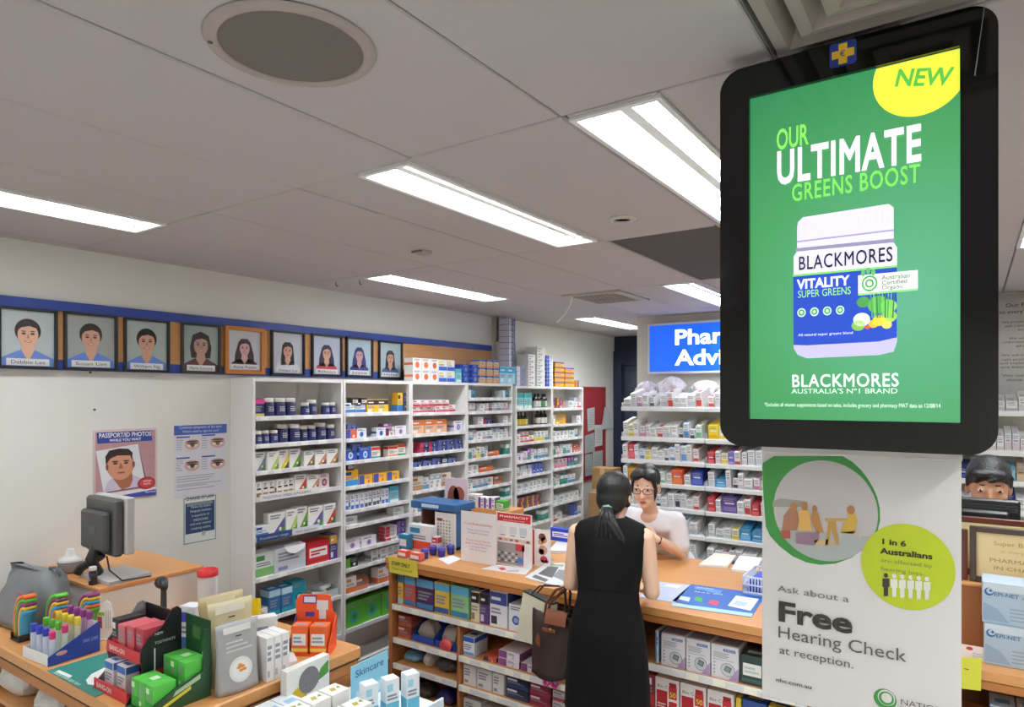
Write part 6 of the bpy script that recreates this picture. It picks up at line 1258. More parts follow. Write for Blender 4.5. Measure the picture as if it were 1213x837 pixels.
# black till keyboard and scanner
t = thing('till_keyboard', 'black till keyboard at the back of the desk behind the pouches', 'keyboard', (-2.98, 1.83, D0)); mb = MB(); mb.prism([(-.09, 0), (.09, 0), (.09, .05), (-.09, .028)], -.16, .16, M('#26272c', .5), Matrix(((0, 1, 0, 0), (1, 0, 0, 0), (0, 0, 1, 0), (0, 0, 0, 1)))); mb.build('case', t)
mb = MB()
for i in range(9):
    for j in range(4): mb.box(-.145+.033*i, -.119+.033*i, -.075+.04*j, -.043+.04*j, .03+.005*j, .041+.005*j, '#35363c', .002)
tag(mb.build('keys', t), None, None, None, 'stuff')
t = thing('barcode_scanner', 'black barcode scanner on its stand by the white poster tube', 'scanner', (-3.1, 1.66, D0)); kb = M('#1e1f22', .4)
mb = MB(); mb.lathe([(.05, 0), (.05, .012), (.015, .02), (.012, .19)], kb, seg=16); mb.build('stand', t)
mb = MB(); mb.tube([(-.05, .02, .2), (0, 0, .215), (.06, -.03, .2)], [.024, .02, .016], kb, 10); mb.tube([(-.05, .02, .2), (-.08, .03, .19)], [.026, .03], kb, 10); mb.build('scanner_head', t)
# orange display of lozenges
OD = at(364, 779, Z=DZ); OD = Vector((OD.x-.02, OD.y+.03, D0)); t = thing('lozenge_display', 'bright orange cardboard display near the far corner of the desk', 'display', OD, math.radians(32)); om = M('#e8531f', .4)
mb = MB(); mb.prism([(-.09, 0), (.085, 0), (.085, .14), (.07, .15), (.06, .22), (.04, .225), (-.07, .225), (-.09, .2)], .085, .09, om); mb.rect(-.06, .185, .0, .22, '#3f2f8f', 1, .085); mb.rect(-.055, .19, -.005, .215, '#e0dcee', 2, .085); mb.rect(.0, .16, .05, .2, '#e6e4e4', 1, .085); mb.rect(-.05, .13, -.01, .15, '#4a3a9a', 1, .085); mb.rect(.01, .12, .04, .16, '#e3e0e0', 2, .085); mb.build('header', t)
for sx in (-.09, .081):
    mb = MB(); mb.prism([(-.02, 0), (.085, 0), (.085, .14), (.03, .08), (-.02, .03)], sx, sx+.004, M('#3a2f8a', .4) if sx < 0 else om, TX); mb.build('side_panel', t)
mb = MB(); mb.box(-.086, .081, -.02, .085, 0, .004, om, .0005); mb.build('tray', t)
for k in range(2):
    tag(carton_mesh(.07, .06, .115, '#e6682f', '#8fa8c4', '#f0d860', 'full', k).build('lozenge_carton', None, OD+Matrix.Rotation(math.radians(32), 3, 'Z') @ Vector((-.043+.079*k, -.008, .0046)), math.radians(32)), 'orange lozenge carton, %s of two in the orange display' % ['left', 'right'][k], 'carton', 'lozenge cartons')
flat('paper_stack', 'white papers lying before the orange display', 'papers', [(326, 775), (345, 770), (352, 785), (334, 792)], DZ, '#e6e5e5', .012)
# goods stand in front of the desk
t = thing('goods_stand', 'low white goods stand against the desk at the bottom edge', 'stand', (0, 0, FLOOR)); q0 = -FLOOR
mb = MB(); mb.box(-2.15, -1.72, 1.15, 2.03, .78+q0-.02, .78+q0, wm); mb.box(-1.725, -1.715, 1.15, 2.03, .78+q0-.03, .78+q0+.03, M('#cfe0ea', .3)); mb.build('top_shelf', t)
mb = MB(); mb.box(-2.14, -1.75, 1.17, 1.19, 0, .76+q0, wm); mb.build('side_panel', t); mb = MB(); mb.box(-2.14, -1.75, 1.99, 2.01, 0, .76+q0, wm); mb.build('side_panel', t)
mb = MB(); mb.box(-2.14, -2.12, 1.19, 1.99, 0, .76+q0, wm); mb.build('back_panel', t)
GZ = .781
for k in range(5): tag(carton_mesh(.075, .13, .1, '#dfe6ea', '#9fc4dc', '#c4d8e4', 'bars', k).build('striped_carton', None, (-2.0, 1.26+.078*k, GZ), R90), 'pale blue striped carton, %s from the near end of the goods stand' % ORD[k], 'carton', 'striped cartons on the goods stand')
t = thing('scrub_box', 'white box picturing a grey scrubber and yellow sponge', 'carton', (-2.105, 1.69, GZ), R90+.05); mb = MB(); mb.box(-.105, .105, 0, .035, 0, .19, M('#e8e7e3', .4), .001)
mb.poly([(.03, .1), (.1, .12), (.1, .17), (.06, .15)], '#4f8a3a', 1); mb.poly([(.0, .08), (.05, .1), (.03, .12)], '#5a8a44', 1); mb.disc(-.05, .075, .04, .038, '#cfae1f', 2); mb.disc(0.0, .125, .05, .05, M('#77767a', .7, var=.5, scale=150), 3); mb.rect(-.09, .02, .05, .03, '#b5b3b5', 1); mb.rect(-.09, .04, .0, .046, '#b5b3b5', 1); mb.build('box_body', t)
for k in range(6):
    i, j = k % 3, k//3; t = thing('flower_carton', 'white flower print carton, %s in the %s row of the goods stand' % (ORD[i], ['back', 'front'][j]), 'carton', (-1.93+.1*j, 1.52+.088*i+.02*j, GZ), R90, 'flower print cartons'); mb = MB(); h = .12-.035*j
    mb.box(-.04, .04, 0, .08, 0, h, M('#e9e8e4', .4), .001); mb.disc(-.01, h*.45, .012, .018, '#c9b03a', 1, seg=12); mb.disc(.012, h*.35, .01, .014, '#6f8f3a', 2, seg=10); mb.disc(0, h*.25, .012, .008, '#4f4a3a', 2, seg=10); mb.face([(-.02, .03, h+.0004), (.0, .025, h+.0004), (.01, .05, h+.0004), (-.01, .055, h+.0004)], '#b5a84a'); mb.face([(.01, .04, h+.0005), (.025, .03, h+.0005), (.03, .055, h+.0005)], '#7f9a4a'); mb.build('box_body', t)
t = thing('blue_display', 'pale blue header card display at the far end of the goods stand', 'display', (-1.99, 1.9, GZ), R90+.05); lb = M('#8fcbe0', .4)
mb = MB(); mb.box(-.105, .105, .0, .004, .0, .165, lb, .0006); mb.rect(-.08, .02, .06, .06, '#b8dcea', 1); mb.build('header_card', t); o = text('Skincare', -.085, .115, .04, '#1f4f94', t, 2); FITS.append((o, .16))
mb = MB(); mb.box(-.105, .105, -.09, -.004, 0, .012, '#dfe9ee', .001); mb.build('tray', t)
for k, (x, y, h, lab) in enumerate(((-1.855, 1.78, .135, 'nearest'), (-1.815, 1.85, .14, 'middle'), (-1.775, 1.92, .145, 'farthest'))): tag(carton_mesh(.055, .05, h, '#e2eaf0', '#5fb5d0', '#9fd0e4', 'band', k).build('cream_carton', None, (x, y, GZ), R90-.3), 'tall white and blue cream carton at the stand corner, %s of three' % lab, 'carton', 'cream cartons on the goods stand')
# bags on the shelf below the desk
for k, (px, w, h, c, lab) in enumerate(((22, .26, .15, '#d4d2d0', 'white soft pack with blue print under the desk, leftmost'), (64, .22, .11, '#cfcdca', 'white soft pack with blue print under the desk, second'), (86, .09, .05, '#b8303a', 'small red pack under the desk beside the white ones'))):
    p = at(px, HY, Y=1.24); crumple('soft_pack', lab, 'pack', (p.x, 1.265, .661), w, .15, h, c, 90+k, .4, 'soft packs under the desk', amp=.07)
# ================================================================ people
def skin_body(name, prims, mats, zones, parent, vox, smooth=6):
    """one continuous surface grown around tapered limbs; zones colour patches of it"""
    mb = MB()
    for p in prims:
        if p[0] == 'cap':
            _, a, b, ra, rb = p; a, b = Vector(a), Vector(b); v = b-a; L = max(v.length, 1e-4)
            q = v.to_track_quat('Z', 'Y').to_matrix().to_4x4(); T_ = Matrix.Translation(a) @ q
            prof = [(ra*math.sin(t), -ra*math.cos(t)) for t in [i*R90/4 for i in range(5)]]+[(rb*math.cos(t), L+rb*math.sin(t)) for t in [i*R90/4 for i in range(5)]]
            prof = [(max(r_, 0), z) for r_, z in prof]; mb.lathe(prof, mats[0], seg=16, T=T_)
        else:
            _, T_, r_ = p; mb.ball((0, 0, 0), r_, mats[0], 24, 14, T_)
    o = mb.build(name, parent, fix=True)
    rm = o.modifiers.new('r', 'REMESH'); rm.mode = 'VOXEL'; rm.voxel_size = vox; rm.use_smooth_shade = True
    sm_ = o.modifiers.new('s', 'SMOOTH'); sm_.factor = .5; sm_.iterations = smooth
    bpy.context.view_layer.update()
    dg = bpy.context.evaluated_depsgraph_get(); me = bpy.data.meshes.new_from_object(o.evaluated_get(dg)); o.modifiers.clear(); o.data = me
    me.materials.clear()
    for m in mats: me.materials.append(M(m) if isinstance(m, str) else m)
    Z = [(T_.inverted(), Vector(c), r_, i) for T_, c, r_, i in zones]
    for pl in me.polygons:
        pl.use_smooth = True; pl.material_index = 0
        for Ti, c, r_, i in Z:
            q = Ti @ pl.center-c
            if (q.x/r_[0])**2+(q.y/r_[1])**2+(q.z/r_[2])**2 < 1: pl.material_index = i
    return o
def head_prims(H):
    T_ = lambda x, y, z: H @ Matrix.Translation((x, y, z)); P_ = lambda x, y, z: H @ Vector((x, y, z))
    s = H.to_scale().x
    return [('ell', T_(0, .012, .03), (.074, .09, .088)), ('ell', T_(0, -.03, -.01), (.066, .056, .085)), ('ell', T_(0, -.035, -.062), (.05, .046, .044)), ('ell', T_(0, -.062, -.092), (.022, .02, .018)),
            ('cap', P_(0, -.084, .012), P_(0, -.101, -.026), .0085*s, .0135*s), ('cap', P_(-.012, -.09, -.03), P_(.012, -.09, -.03), .008*s, .008*s),
            ('ell', T_(0, -.081, -.058), (.024, .009, .008)), ('ell', T_(0, -.079, -.068), (.02, .01, .008)), ('ell', T_(-.036, -.066, -.02), (.024, .02, .022)), ('ell', T_(.036, -.066, -.02), (.024, .02, .022)),
            ('ell', T_(-.076, .012, -.008) @ Matrix.Rotation(.3, 4, 'Z'), (.008, .02, .032)), ('ell', T_(.076, .012, -.008) @ Matrix.Rotation(-.3, 4, 'Z'), (.008, .02, .032)),
            ('ell', T_(-.033, -.076, .014), (.017, .011, .009)), ('ell', T_(.033, -.076, .014), (.017, .011, .009))]
def face_zones(H):
    z = [(H, (0, -.085, -.063), (.022, .02, .0085), 1)]
    for s in (-1, 1):
        z += [(H, (s*.033, -.086, .013), (.013, .02, .0048), 2), (H, (s*.033, -.086, .0125), (.0066, .02, .0056), 3), (H, (s*.034, -.086, .033), (.021, .02, .0042), 3)]
    return z
def hand_prims(W, d, n, side, curl=.5, s=1.0):
    """palm and five fingers; W wrist, d pointing along the hand, n out of the back of the hand"""
    W = Vector(W); d = Vector(d).normalized(); n = Vector(n); n = (n-d*n.dot(d)).normalized(); u = d.cross(n)*side; out = []
    for k, (o, L) in enumerate(((-.03, .062), (-.01, .072), (.01, .068), (.029, .054))):
        k0 = W+d*.088*s+u*o*s; out.append(('cap', W+d*.012*s+u*o*.6*s, k0, .0125*s, .0105*s)); v = d; p = k0
        for j, f in enumerate((.45, .32, .23)):
            v = (v*math.cos(curl*(.7+.2*j))-n*math.sin(curl*(.7+.2*j))).normalized(); q = p+v*L*f*s; out.append(('cap', p, q, (.0092-.0009*j)*s, (.0084-.0009*j)*s)); p = q
    a = W+d*.025*s-u*.03*s; b = a+(d*.7-u*.75).normalized()*.036*s; out += [('cap', a, b, .013*s, .0105*s), ('cap', b, b+(d*.9-u*.25-n*.3).normalized()*.03*s, .0102*s, .0085*s)]
    out.append(('cap', W-d*.02*s, W+d*.03*s, .021*s, .02*s))
    return out
def EL(c, r, rx=0, ry=0, rz=0): return ('ell', Matrix.Translation(c) @ Matrix.Rotation(rz, 4, 'Z') @ Matrix.Rotation(ry, 4, 'Y') @ Matrix.Rotation(rx, 4, 'X'), r)
def ringset(rows, n=36, wob=0, seed=0):
    out = []
    for cx, cy, z, rx, ry, e in rows:
        out.append([(cx+rx*math.copysign(abs(math.cos(a))**e, math.cos(a)), cy+ry*math.copysign(abs(math.sin(a))**e, math.sin(a))+wob*math.sin(9*a+z*3), z+wob*.4*math.sin(5*a)) for a in [2*math.pi*i/n for i in range(n)]])
    return out
hairm = M('#090809', .5, var=.35, scale=60, bump=.3)
# ---- woman in black, seen from behind
wx, wy = -1.435, 2.90
t = thing('person', 'woman in black sleeveless dress seen from behind at the counter, bags on her arm', 'person', (wx, wy, FLOOR), .2)
o0 = Vector((wx, wy, FLOOR))
def rel(prims):
    out = []
    for p in prims:
        if p[0] == 'cap': out.append(('cap', Vector(p[1])-o0, Vector(p[2])-o0, p[3], p[4]))
        else: out.append(('ell', Matrix.Translation(-o0) @ p[1], p[2]))
    return out
H = Matrix.Translation((wx+.0, wy+.145, 1.492)) @ Matrix.Rotation(math.pi-.06, 4, 'Z') @ Matrix.Rotation(.2, 4, 'X') @ Matrix.Scale(1.03, 4)
sk = '#dfb79c'
pr = head_prims(H)+[('cap', (wx+.005, wy+.10, 1.36), (wx+.01, wy+.14, 1.47), .052, .05), EL((wx, wy+.075, 1.315), (.165, .085, .07), -.2), EL((wx, wy+.05, 1.2), (.155, .10, .15), -.2), EL((wx, wy+.02, 1.05), (.13, .088, .13)), EL((wx, wy-.005, .88), (.155, .115, .13))]
for s in (-1, 1):
    sh = Vector((wx+s*.168, wy+.07, 1.318)); el = Vector((wx+s*.203, wy+.06, 1.068)); wr = Vector((wx+s*.13, wy+.30, 1.0))
    pr += [('cap', (wx+s*.1, wy+.08, 1.335), sh, .05, .048), ('cap', sh, el, .0475, .037), ('cap', el, el.lerp(wr, .35), .037, .036), ('cap', el.lerp(wr, .35), wr, .036, .025)]
    pr += hand_prims(wr, (-s*.35, .9, -.12), (0, .1, 1), s, .35, .93)
    hp = Vector((wx+s*.085, wy, .84)); kn = Vector((wx+s*.085, wy+.02, .42)); an = Vector((wx+s*.075, wy-.02, .02)); pr += [('cap', hp, kn, .085, .055), ('cap', kn, kn.lerp(an, .35), .052, .053), ('cap', kn.lerp(an, .35), an, .053, .034), ('cap', an+Vector((0, -.02, -.05)), an+Vector((s*.02, .13, -.065)), .032, .03)]
body = skin_body('body', rel(pr), [M(sk, .5, var=.03, scale=8), M('#b5605a', .4), '#ece6e2', '#1c1413'], [(Matrix.Translation(-o0) @ T_, c, r, i) for T_, c, r, i in face_zones(H)], t, .0065, 5)
# dress
zb = FLOOR
rows = [(0, .0, .522-zb, .205, .155, .8), (0, -.002, .535-zb, .2, .152, .8), (0, .0, .62-zb, .2, .15, .85), (0, -.004, .75-zb, .192, .148, .9), (0, -.008, .86-zb, .184, .14, .95), (0, .0, .94-zb, .172, .13, 1), (0, .012, 1.02-zb, .152, .115, 1), (0, .02, 1.075-zb, .146, .108, 1), (0, .026, 1.09-zb, .148, .109, 1), (0, .035, 1.16-zb, .16, .112, .95), (0, .05, 1.23-zb, .17, .112, .9), (0, .062, 1.28-zb, .174, .108, .8), (0, .068, 1.32-zb, .180, .1, .72), (0, .074, 1.352-zb, .178, .085, .72), (0, .08, 1.376-zb, .16, .072, .8), (0, .088, 1.396-zb, .11, .062, 1), (.003, .096, 1.408-zb, .068, .055, 1)]
mb = MB(); dm_ = M('#0a0a0c', .85, var=.25, scale=90, bump=.15, spec=.2); rg = ringset(rows, 48); rg = [[(x*(1+.0), y+(.006*math.sin(11*i*2*math.pi/48) if k < 4 else 0), z) for i, (x, y, z) in enumerate(r)] for k, r in enumerate(rg)]
mb.loft(rg, dm_, caps=False)
mb.build('dress', t, fix=True)
mb = MB(); mb.loft(ringset([(0, .0235, 1.075-zb, .1475, .1095, 1), (0, .026, 1.095-zb, .1500, .1110, 1)], 48), M('#09090b', .85, spec=.2), caps=False); mb.build('waist_seam', t)
# hair
P_ = lambda x, y, z: H @ Vector((x, y, z))-o0
hp_ = [('ell', Matrix.Translation(-o0) @ H @ Matrix.Translation((0, .025, .038)), (.084, .094, .09)), ('ell', Matrix.Translation(-o0) @ H @ Matrix.Translation((0, .052, -.01)), (.074, .064, .075)), ('ell', Matrix.Translation(-o0) @ H @ Matrix.Translation((0, .07, -.052)), (.05, .04, .04)), ('cap', P_(.055, -.01, .05), P_(.07, .02, -.03), .026, .016), ('cap', P_(-.055, -.01, .05), P_(-.07, .02, -.03), .026, .016)]
skin_body('hair', hp_, [hairm], [], t, .006, 4)
mb = MB(); c0 = P_(0, .102, -.062); rr = random.Random(5)
for k in range(30):
    a = k*2.4; q = .006+.016*(k/30)**.5; st = c0+Vector((math.cos(a)*q, -abs(math.sin(a))*q*.7-.002, math.sin(a)*q*.5)); fx = (rr.random()-.3)*.19; L = .17+.07*rr.random()
    mb.tube([st, st+Vector((fx*.25, -.035, -.04)), st+Vector((fx*.7, -.035-.01*rr.random(), -.6*L)), st+Vector((fx*1.1+.02*rr.random(), -.015, -L))], [.012, .014, .012, .002], hairm, 7)
mb.build('ponytail', t)
mb = MB(); T_ = Matrix.Translation(c0+Vector((0, -.012, -.008))) @ Matrix.Rotation(1.1, 4, 'X')
for k in range(14):
    a = k*2*math.pi/14; mb.ball((0, 0, 0), .0095, M('#7fae90', .6), 8, 6, T_ @ Matrix.Translation((.024*math.cos(a), .024*math.sin(a), .004*(k % 2))))
mb.build('hair_tie', t)
for s in (-1, 1):
    mb = MB(); an = Vector((s*.075, -.02, .02-FLOOR)); mb.loft([[(an.x+s*.012*q+.042*math.cos(a)*w, an.y+.2*q-.08+.0*a, .03+.03*math.sin(a)*w+(.02 if q < .3 else 0)) for a in [2*math.pi*i/14 for i in range(14)]] for q, w in ((0, .5), (.1, .8), (.4, .85), (.7, 1.05), (.95, .9), (1.1, .4))], M('#141416', .35)); mb.build('shoe', t)
# ---- bags on her arm
BG = Vector((wx-.35, wy+.10, .55)); t = thing('tote_bag', 'dark brown tote bag with tan leather flap hanging from her left arm', 'bag', BG); br_ = M('#2b1b17', .55, var=.15, scale=20, bump=.2); tan = M('#7a4326', .4, var=.1)
mb = MB(); rows = []
for j in range(9):
    u = j/8; w = .115+.028*u; d = .075*(1-u)**.7+.012; rows.append((.01*u, 0, .0+.30*u, w, d, .55))
rg = ringset(rows, 40, .004); rg = [[(x, y, z+(.035*(abs(x)/.12)**2 if k == 0 else .02*(abs(x)/.12)**2 if k == 8 else 0)-(0 if k else 0)) for x, y, z in r] for k, r in enumerate(rg)]
mb.loft(rg, br_); mb.build('bag_body', t)
mb = MB(); mb.loft([[(x, -.02-.045*math.sin(a*1.5)+.0, .315+.03*math.cos(a*1.5)-.085*max(0, a-.35)) for x in [(.035+.062*math.cos(b)) for b in [math.pi*i/12 for i in range(13)]]] for a in [i*.17 for i in range(6)]], tan, False, True, False); mb.build('leather_flap', t)
mb = MB(); mb.box(-.03, .045, -.078, -.07, .245, .262, tan, .002); mb.ball((.02, -.079, .262), .006, M('#c9a35a', .3, 1), 8, 6); mb.build('clasp', t)
mb = MB(); mb.prism([(-.03, .0), (-.012, -.01), (-.008, .02), (-.016, .055), (-.028, .055), (-.036, .02)], -.062, -.058, M('#7a4326', .4), Matrix.Translation((-.03, -.02, .17))); mb.build('leather_tag', t)
for s, c in ((-.055, tan), (.075, M('#1d1513', .45))):
    mb = MB(); mb.tube([(s, -.012, .30), (s*.9+.01, -.02, .37), (s*.4+.06, -.05, .46), (.12, -.07, .50), (s*.4+.08, -.03, .45), (s*.9+.02, .0, .36), (s, .015, .30)], .007, c, 8); mb.build('handle', t)
PB = Vector((-1.985, 3.135, .635)); t = thing('shopping_bag', 'cream paper shopping bag with black edge behind the brown tote', 'bag', PB, -.3); t.rotation_euler.y = .09; pc_ = M('#d9d6bd', .7, var=.03)
mb = MB(); ring = lambda w, d, z, dx: [(-w+dx, -d, z), (w+dx, -d, z), (w+dx, 0, z), (w+dx, d, z), (-w+dx, d, z), (-w+dx, 0, z)]
mb.loft([ring(.112, .036, 0, -.01), ring(.112, .035, .13, 0), ring(.115, .025, .265, .01)], pc_, True, False); mb.build('bag_body', t)
mb = MB(); mb.box(-.107, .127, -.027, .027, .258, .267, M('#1b1b1d', .6), .001); mb.build('top_edge', t)
for y in (-.024, .024):
    mb = MB(); mb.tube([(-.04, y, .265), (.02, y*.7, .33), (.22, -.06, .40), (.18, y*.5, .34), (.09, y, .265)], .004, '#1b1b1d', 6); mb.build('handle', t)
# ---- pharmacist leaning over the counter
px_, py_ = -1.765, 4.56
t = thing('person', 'pharmacist in a white tunic and glasses leaning on the counter', 'person', (px_, py_, FLOOR)); o0 = Vector((px_, py_, FLOOR))
H = Matrix.Translation((-1.752, 4.10, 1.4)) @ Matrix.Rotation(.17, 4, 'Z') @ Matrix.Rotation(-.0, 4, 'Y') @ Matrix.Rotation(.2, 4, 'X') @ Matrix.Scale(1.1, 4)
pr = head_prims(H)+[('cap', (-1.768, 4.235, 1.19), (-1.76, 4.15, 1.32), .05, .05), EL((-1.77, 4.25, 1.165), (.165, .085, .07), .45), EL((-1.768, 4.2, 1.185), (.062, .05, .055), .6), EL((-1.768, 4.34, 1.06), (.14, .10, .15), .5), EL((px_, 4.50, .93), (.13, .1, .14), .4), EL((px_, py_+.04, .80), (.155, .115, .12))]
shR, elR, wrR = Vector((-1.605, 4.26, 1.175)), Vector((-1.575, 4.275, .965)), Vector((-1.665, 4.08, 1.075)); shL, elL, wrL = Vector((-1.945, 4.27, 1.175)), Vector((-2.0, 4.2, .965)), Vector((-1.87, 4.0, .965))
for sh, el, wr, d, n, s in ((shR, elR, wrR, (-.75, -.45, .35), (.3, -.6, .6), -1), (shL, elL, wrL, (.6, -.75, 0), (0, .1, 1), 1)):
    pr += [('cap', Vector((px_, 4.26, 1.175)).lerp(sh, .6), sh, .05, .048), ('cap', sh, el, .046, .036), ('cap', el, el.lerp(wr, .4), .037, .037), ('cap', el.lerp(wr, .4), wr, .037, .025)]+hand_prims(wr, d, n, s, .5)
for s in (-1, 1):
    hp = Vector((px_+s*.085, py_+.05, .78)); kn = Vector((px_+s*.09, py_+.03, .42)); an = Vector((px_+s*.09, py_+.06, .02)); pr += [('cap', hp, kn, .085, .056), ('cap', kn, an, .055, .036), ('cap', an+Vector((0, .02, -.05)), an+Vector((0, -.13, -.065)), .034, .03)]
fz = face_zones(H)
skin_body('body', rel(pr), [M('#e3b99f', .5, var=.03, scale=8), M('#a8504c', .4), '#e9e2de', '#1c1413'], [(Matrix.Translation(-o0) @ T_, c, r, i) for T_, c, r, i in fz], t, .0055, 4)
tp = [EL((px_, py_+.05, .79), (.175, .135, .15)), EL((px_, 4.51, .94), (.152, .122, .16), .4), EL((-1.768, 4.355, 1.06), (.166, .122, .16), .5), EL((-1.77, 4.252, 1.152), (.182, .1, .084), .45)]
for sh, el in ((shR, elR), (shL, elL)): tp += [('cap', Vector((px_, 4.27, 1.16)).lerp(sh, .6), sh, .062, .062), ('cap', sh, sh.lerp(el, .72), .062, .066)]
tun = skin_body('tunic', rel(tp), [M('#e6e5ec', .7, var=.03, scale=12, bump=.1)], [], t, .009, 6)
mb = MB(); mb.box(-.032, .032, -.002, .002, 0, .016, '#eef0f2', .0006); mb.rect(-.028, .003, -.004, .013, '#4a63b8', 1, -.002); ob = mb.build('name_badge', t, Vector((-1.69, 4.188, 1.105))-o0); ob.rotation_euler = (-.5, 0, .15)
P_ = lambda x, y, z: H @ Vector((x, y, z))-o0; Hm = Matrix.Translation(-o0) @ H
skin_body('hair', [('ell', Hm @ Matrix.Translation((0, .032, .046)), (.083, .092, .092)), ('ell', Hm @ Matrix.Translation((0, .06, .0)), (.074, .06, .075)), ('ell', Hm @ Matrix.Translation((0, .07, .095)), (.045, .045, .035)),
   ('ell', Hm @ Matrix.Translation((.035, -.03, .088)) @ Matrix.Rotation(.35, 4, 'Y'), (.05, .058, .03)), ('ell', Hm @ Matrix.Translation((-.035, -.03, .088)) @ Matrix.Rotation(-.35, 4, 'Y'), (.05, .058, .03)),
   ('cap', P_(.06, -.05, .07), P_(.07, -.045, .0), .014, .013), ('cap', P_(.07, -.045, .0), P_(.064, -.055, -.06), .013, .005), ('cap', P_(-.06, -.045, .07), P_(-.072, -.025, .0), .014, .011), ('cap', P_(-.072, -.025, .0), P_(-.073, -.01, -.03), .011, .006)], [hairm], [], t, .0055, 3)
# glasses
gk = M('#241c1e', .3); mb = MB(); gp = mb
for s in (-1, 1):
    c = Vector((s*.034, -.097, .008)); mb.tube([P_(*(c+Vector((.027*math.copysign(abs(math.cos(a))**.6, math.cos(a)), .012*abs(math.cos(a))*(1 if math.cos(a)*s > 0 else 0), .0165*math.copysign(abs(math.sin(a))**.6, math.sin(a)))))) for a in [i*2*math.pi/20 for i in range(21)]], .0022, gk, 6)
    mb.tube([P_(s*.061, -.085, .012), P_(s*.078, -.03, .012), P_(s*.08, .01, .006)], .0022, gk, 6)
mb.tube([P_(-.008, -.1, .012), P_(.008, -.1, .012)], .0022, gk, 6); mb.build('glasses', t)
mb = MB(); d = (wrR-elR).normalized(); T_ = Matrix.Translation(wrR-d*.012-o0) @ d.to_track_quat('Z', 'Y').to_matrix().to_4x4(); mb.lathe([(.0275, -.007), (.0295, 0), (.0275, .007)], M('#2a2422', .4), seg=18, T=T_); mb.lathe([(0, .034), (.014, .034), (.014, .026)], M('#cfc8a8', .25, .6), seg=14, T=T_ @ Matrix.Rotation(R90, 4, 'X')); mb.build('watch', t)
# ---- man behind the black monitor
mx, my = .07, 4.06
t = thing('person', 'man with short black hair looking over a black monitor at the right edge', 'person', (mx, my+.1, FLOOR)); o0 = Vector((mx, my+.1, FLOOR))
H = Matrix.Translation((mx, my, 1.545)) @ Matrix.Rotation(.05, 4, 'Z') @ Matrix.Rotation(.22, 4, 'X') @ Matrix.Scale(1.14, 4)
pr = head_prims(H)+[('cap', (mx, my+.07, 1.3), (mx, my+.03, 1.46), .06, .056), EL((mx, my+.1, 1.25), (.2, .1, .08)), EL((mx, my+.1, 1.1), (.18, .12, .2)), EL((mx, my+.12, .88), (.17, .13, .15))]
for s in (-1, 1):
    sh = Vector((mx+s*.21, my+.1, 1.24)); el = Vector((mx+s*.25, my+.08, .98)); wr = Vector((mx+s*.13, my-.1, .985 if s < 0 else .985)); pr += [('cap', (mx+s*.12, my+.1, 1.25), sh, .06, .056), ('cap', sh, el, .052, .042), ('cap', el, wr, .042, .03)]+hand_prims(wr, (-s*.2, -1, 0), (0, 0, 1), -s, .3)
    hp = Vector((mx+s*.09, my+.12, .84)); kn = Vector((mx+s*.1, my+.1, .42)); an = Vector((mx+s*.1, my+.14, .02)); pr += [('cap', hp, kn, .09, .06), ('cap', kn, an, .058, .04), ('cap', an+Vector((0, .02, -.05)), an+Vector((0, -.14, -.065)), .036, .032)]
skin_body('body', rel(pr), [M('#c08d6e', .5, var=.03, scale=8), M('#a05a50', .4), '#e6dfda', '#1a1312'], [(Matrix.Translation(-o0) @ T_, c, r, i) for T_, c, r, i in face_zones(H)], t, .007, 4)
Hm = Matrix.Translation(-o0) @ H; P_ = lambda x, y, z: H @ Vector((x, y, z))-o0
skin_body('hair', [('ell', Hm @ Matrix.Translation((0, .024, .05)), (.084, .097, .088)), ('ell', Hm @ Matrix.Translation((0, .05, .0)), (.08, .065, .06)), ('cap', P_(-.045, -.062, .078), P_(.045, -.062, .075), .022, .022), ('cap', P_(.04, -.07, .07), P_(.0, -.082, .056), .014, .01), ('cap', P_(-.03, -.07, .07), P_(-.055, -.06, .045), .014, .01), ('cap', P_(-.074, -.01, .05), P_(-.077, .005, .0), .014, .008), ('cap', P_(.074, -.01, .05), P_(.077, .005, .0), .014, .008)], [M('#151416', .5, var=.5, scale=90, bump=.5)], [], t, .006, 3)
sp = [EL((mx, my+.1, 1.25), (.213, .112, .085)), EL((mx, my+.1, 1.1), (.195, .135, .21)), EL((mx, my+.12, .9), (.185, .145, .16))]
for s in (-1, 1): sp += [('cap', (mx+s*.12, my+.1, 1.25), (mx+s*.21, my+.1, 1.24), .066, .066), ('cap', (mx+s*.21, my+.1, 1.24), (mx+s*.238, my+.085, 1.07), .064, .06)]
skin_body('shirt', rel(sp), [M('#dfe3ec', .7, var=.03)], [], t, .01, 5)
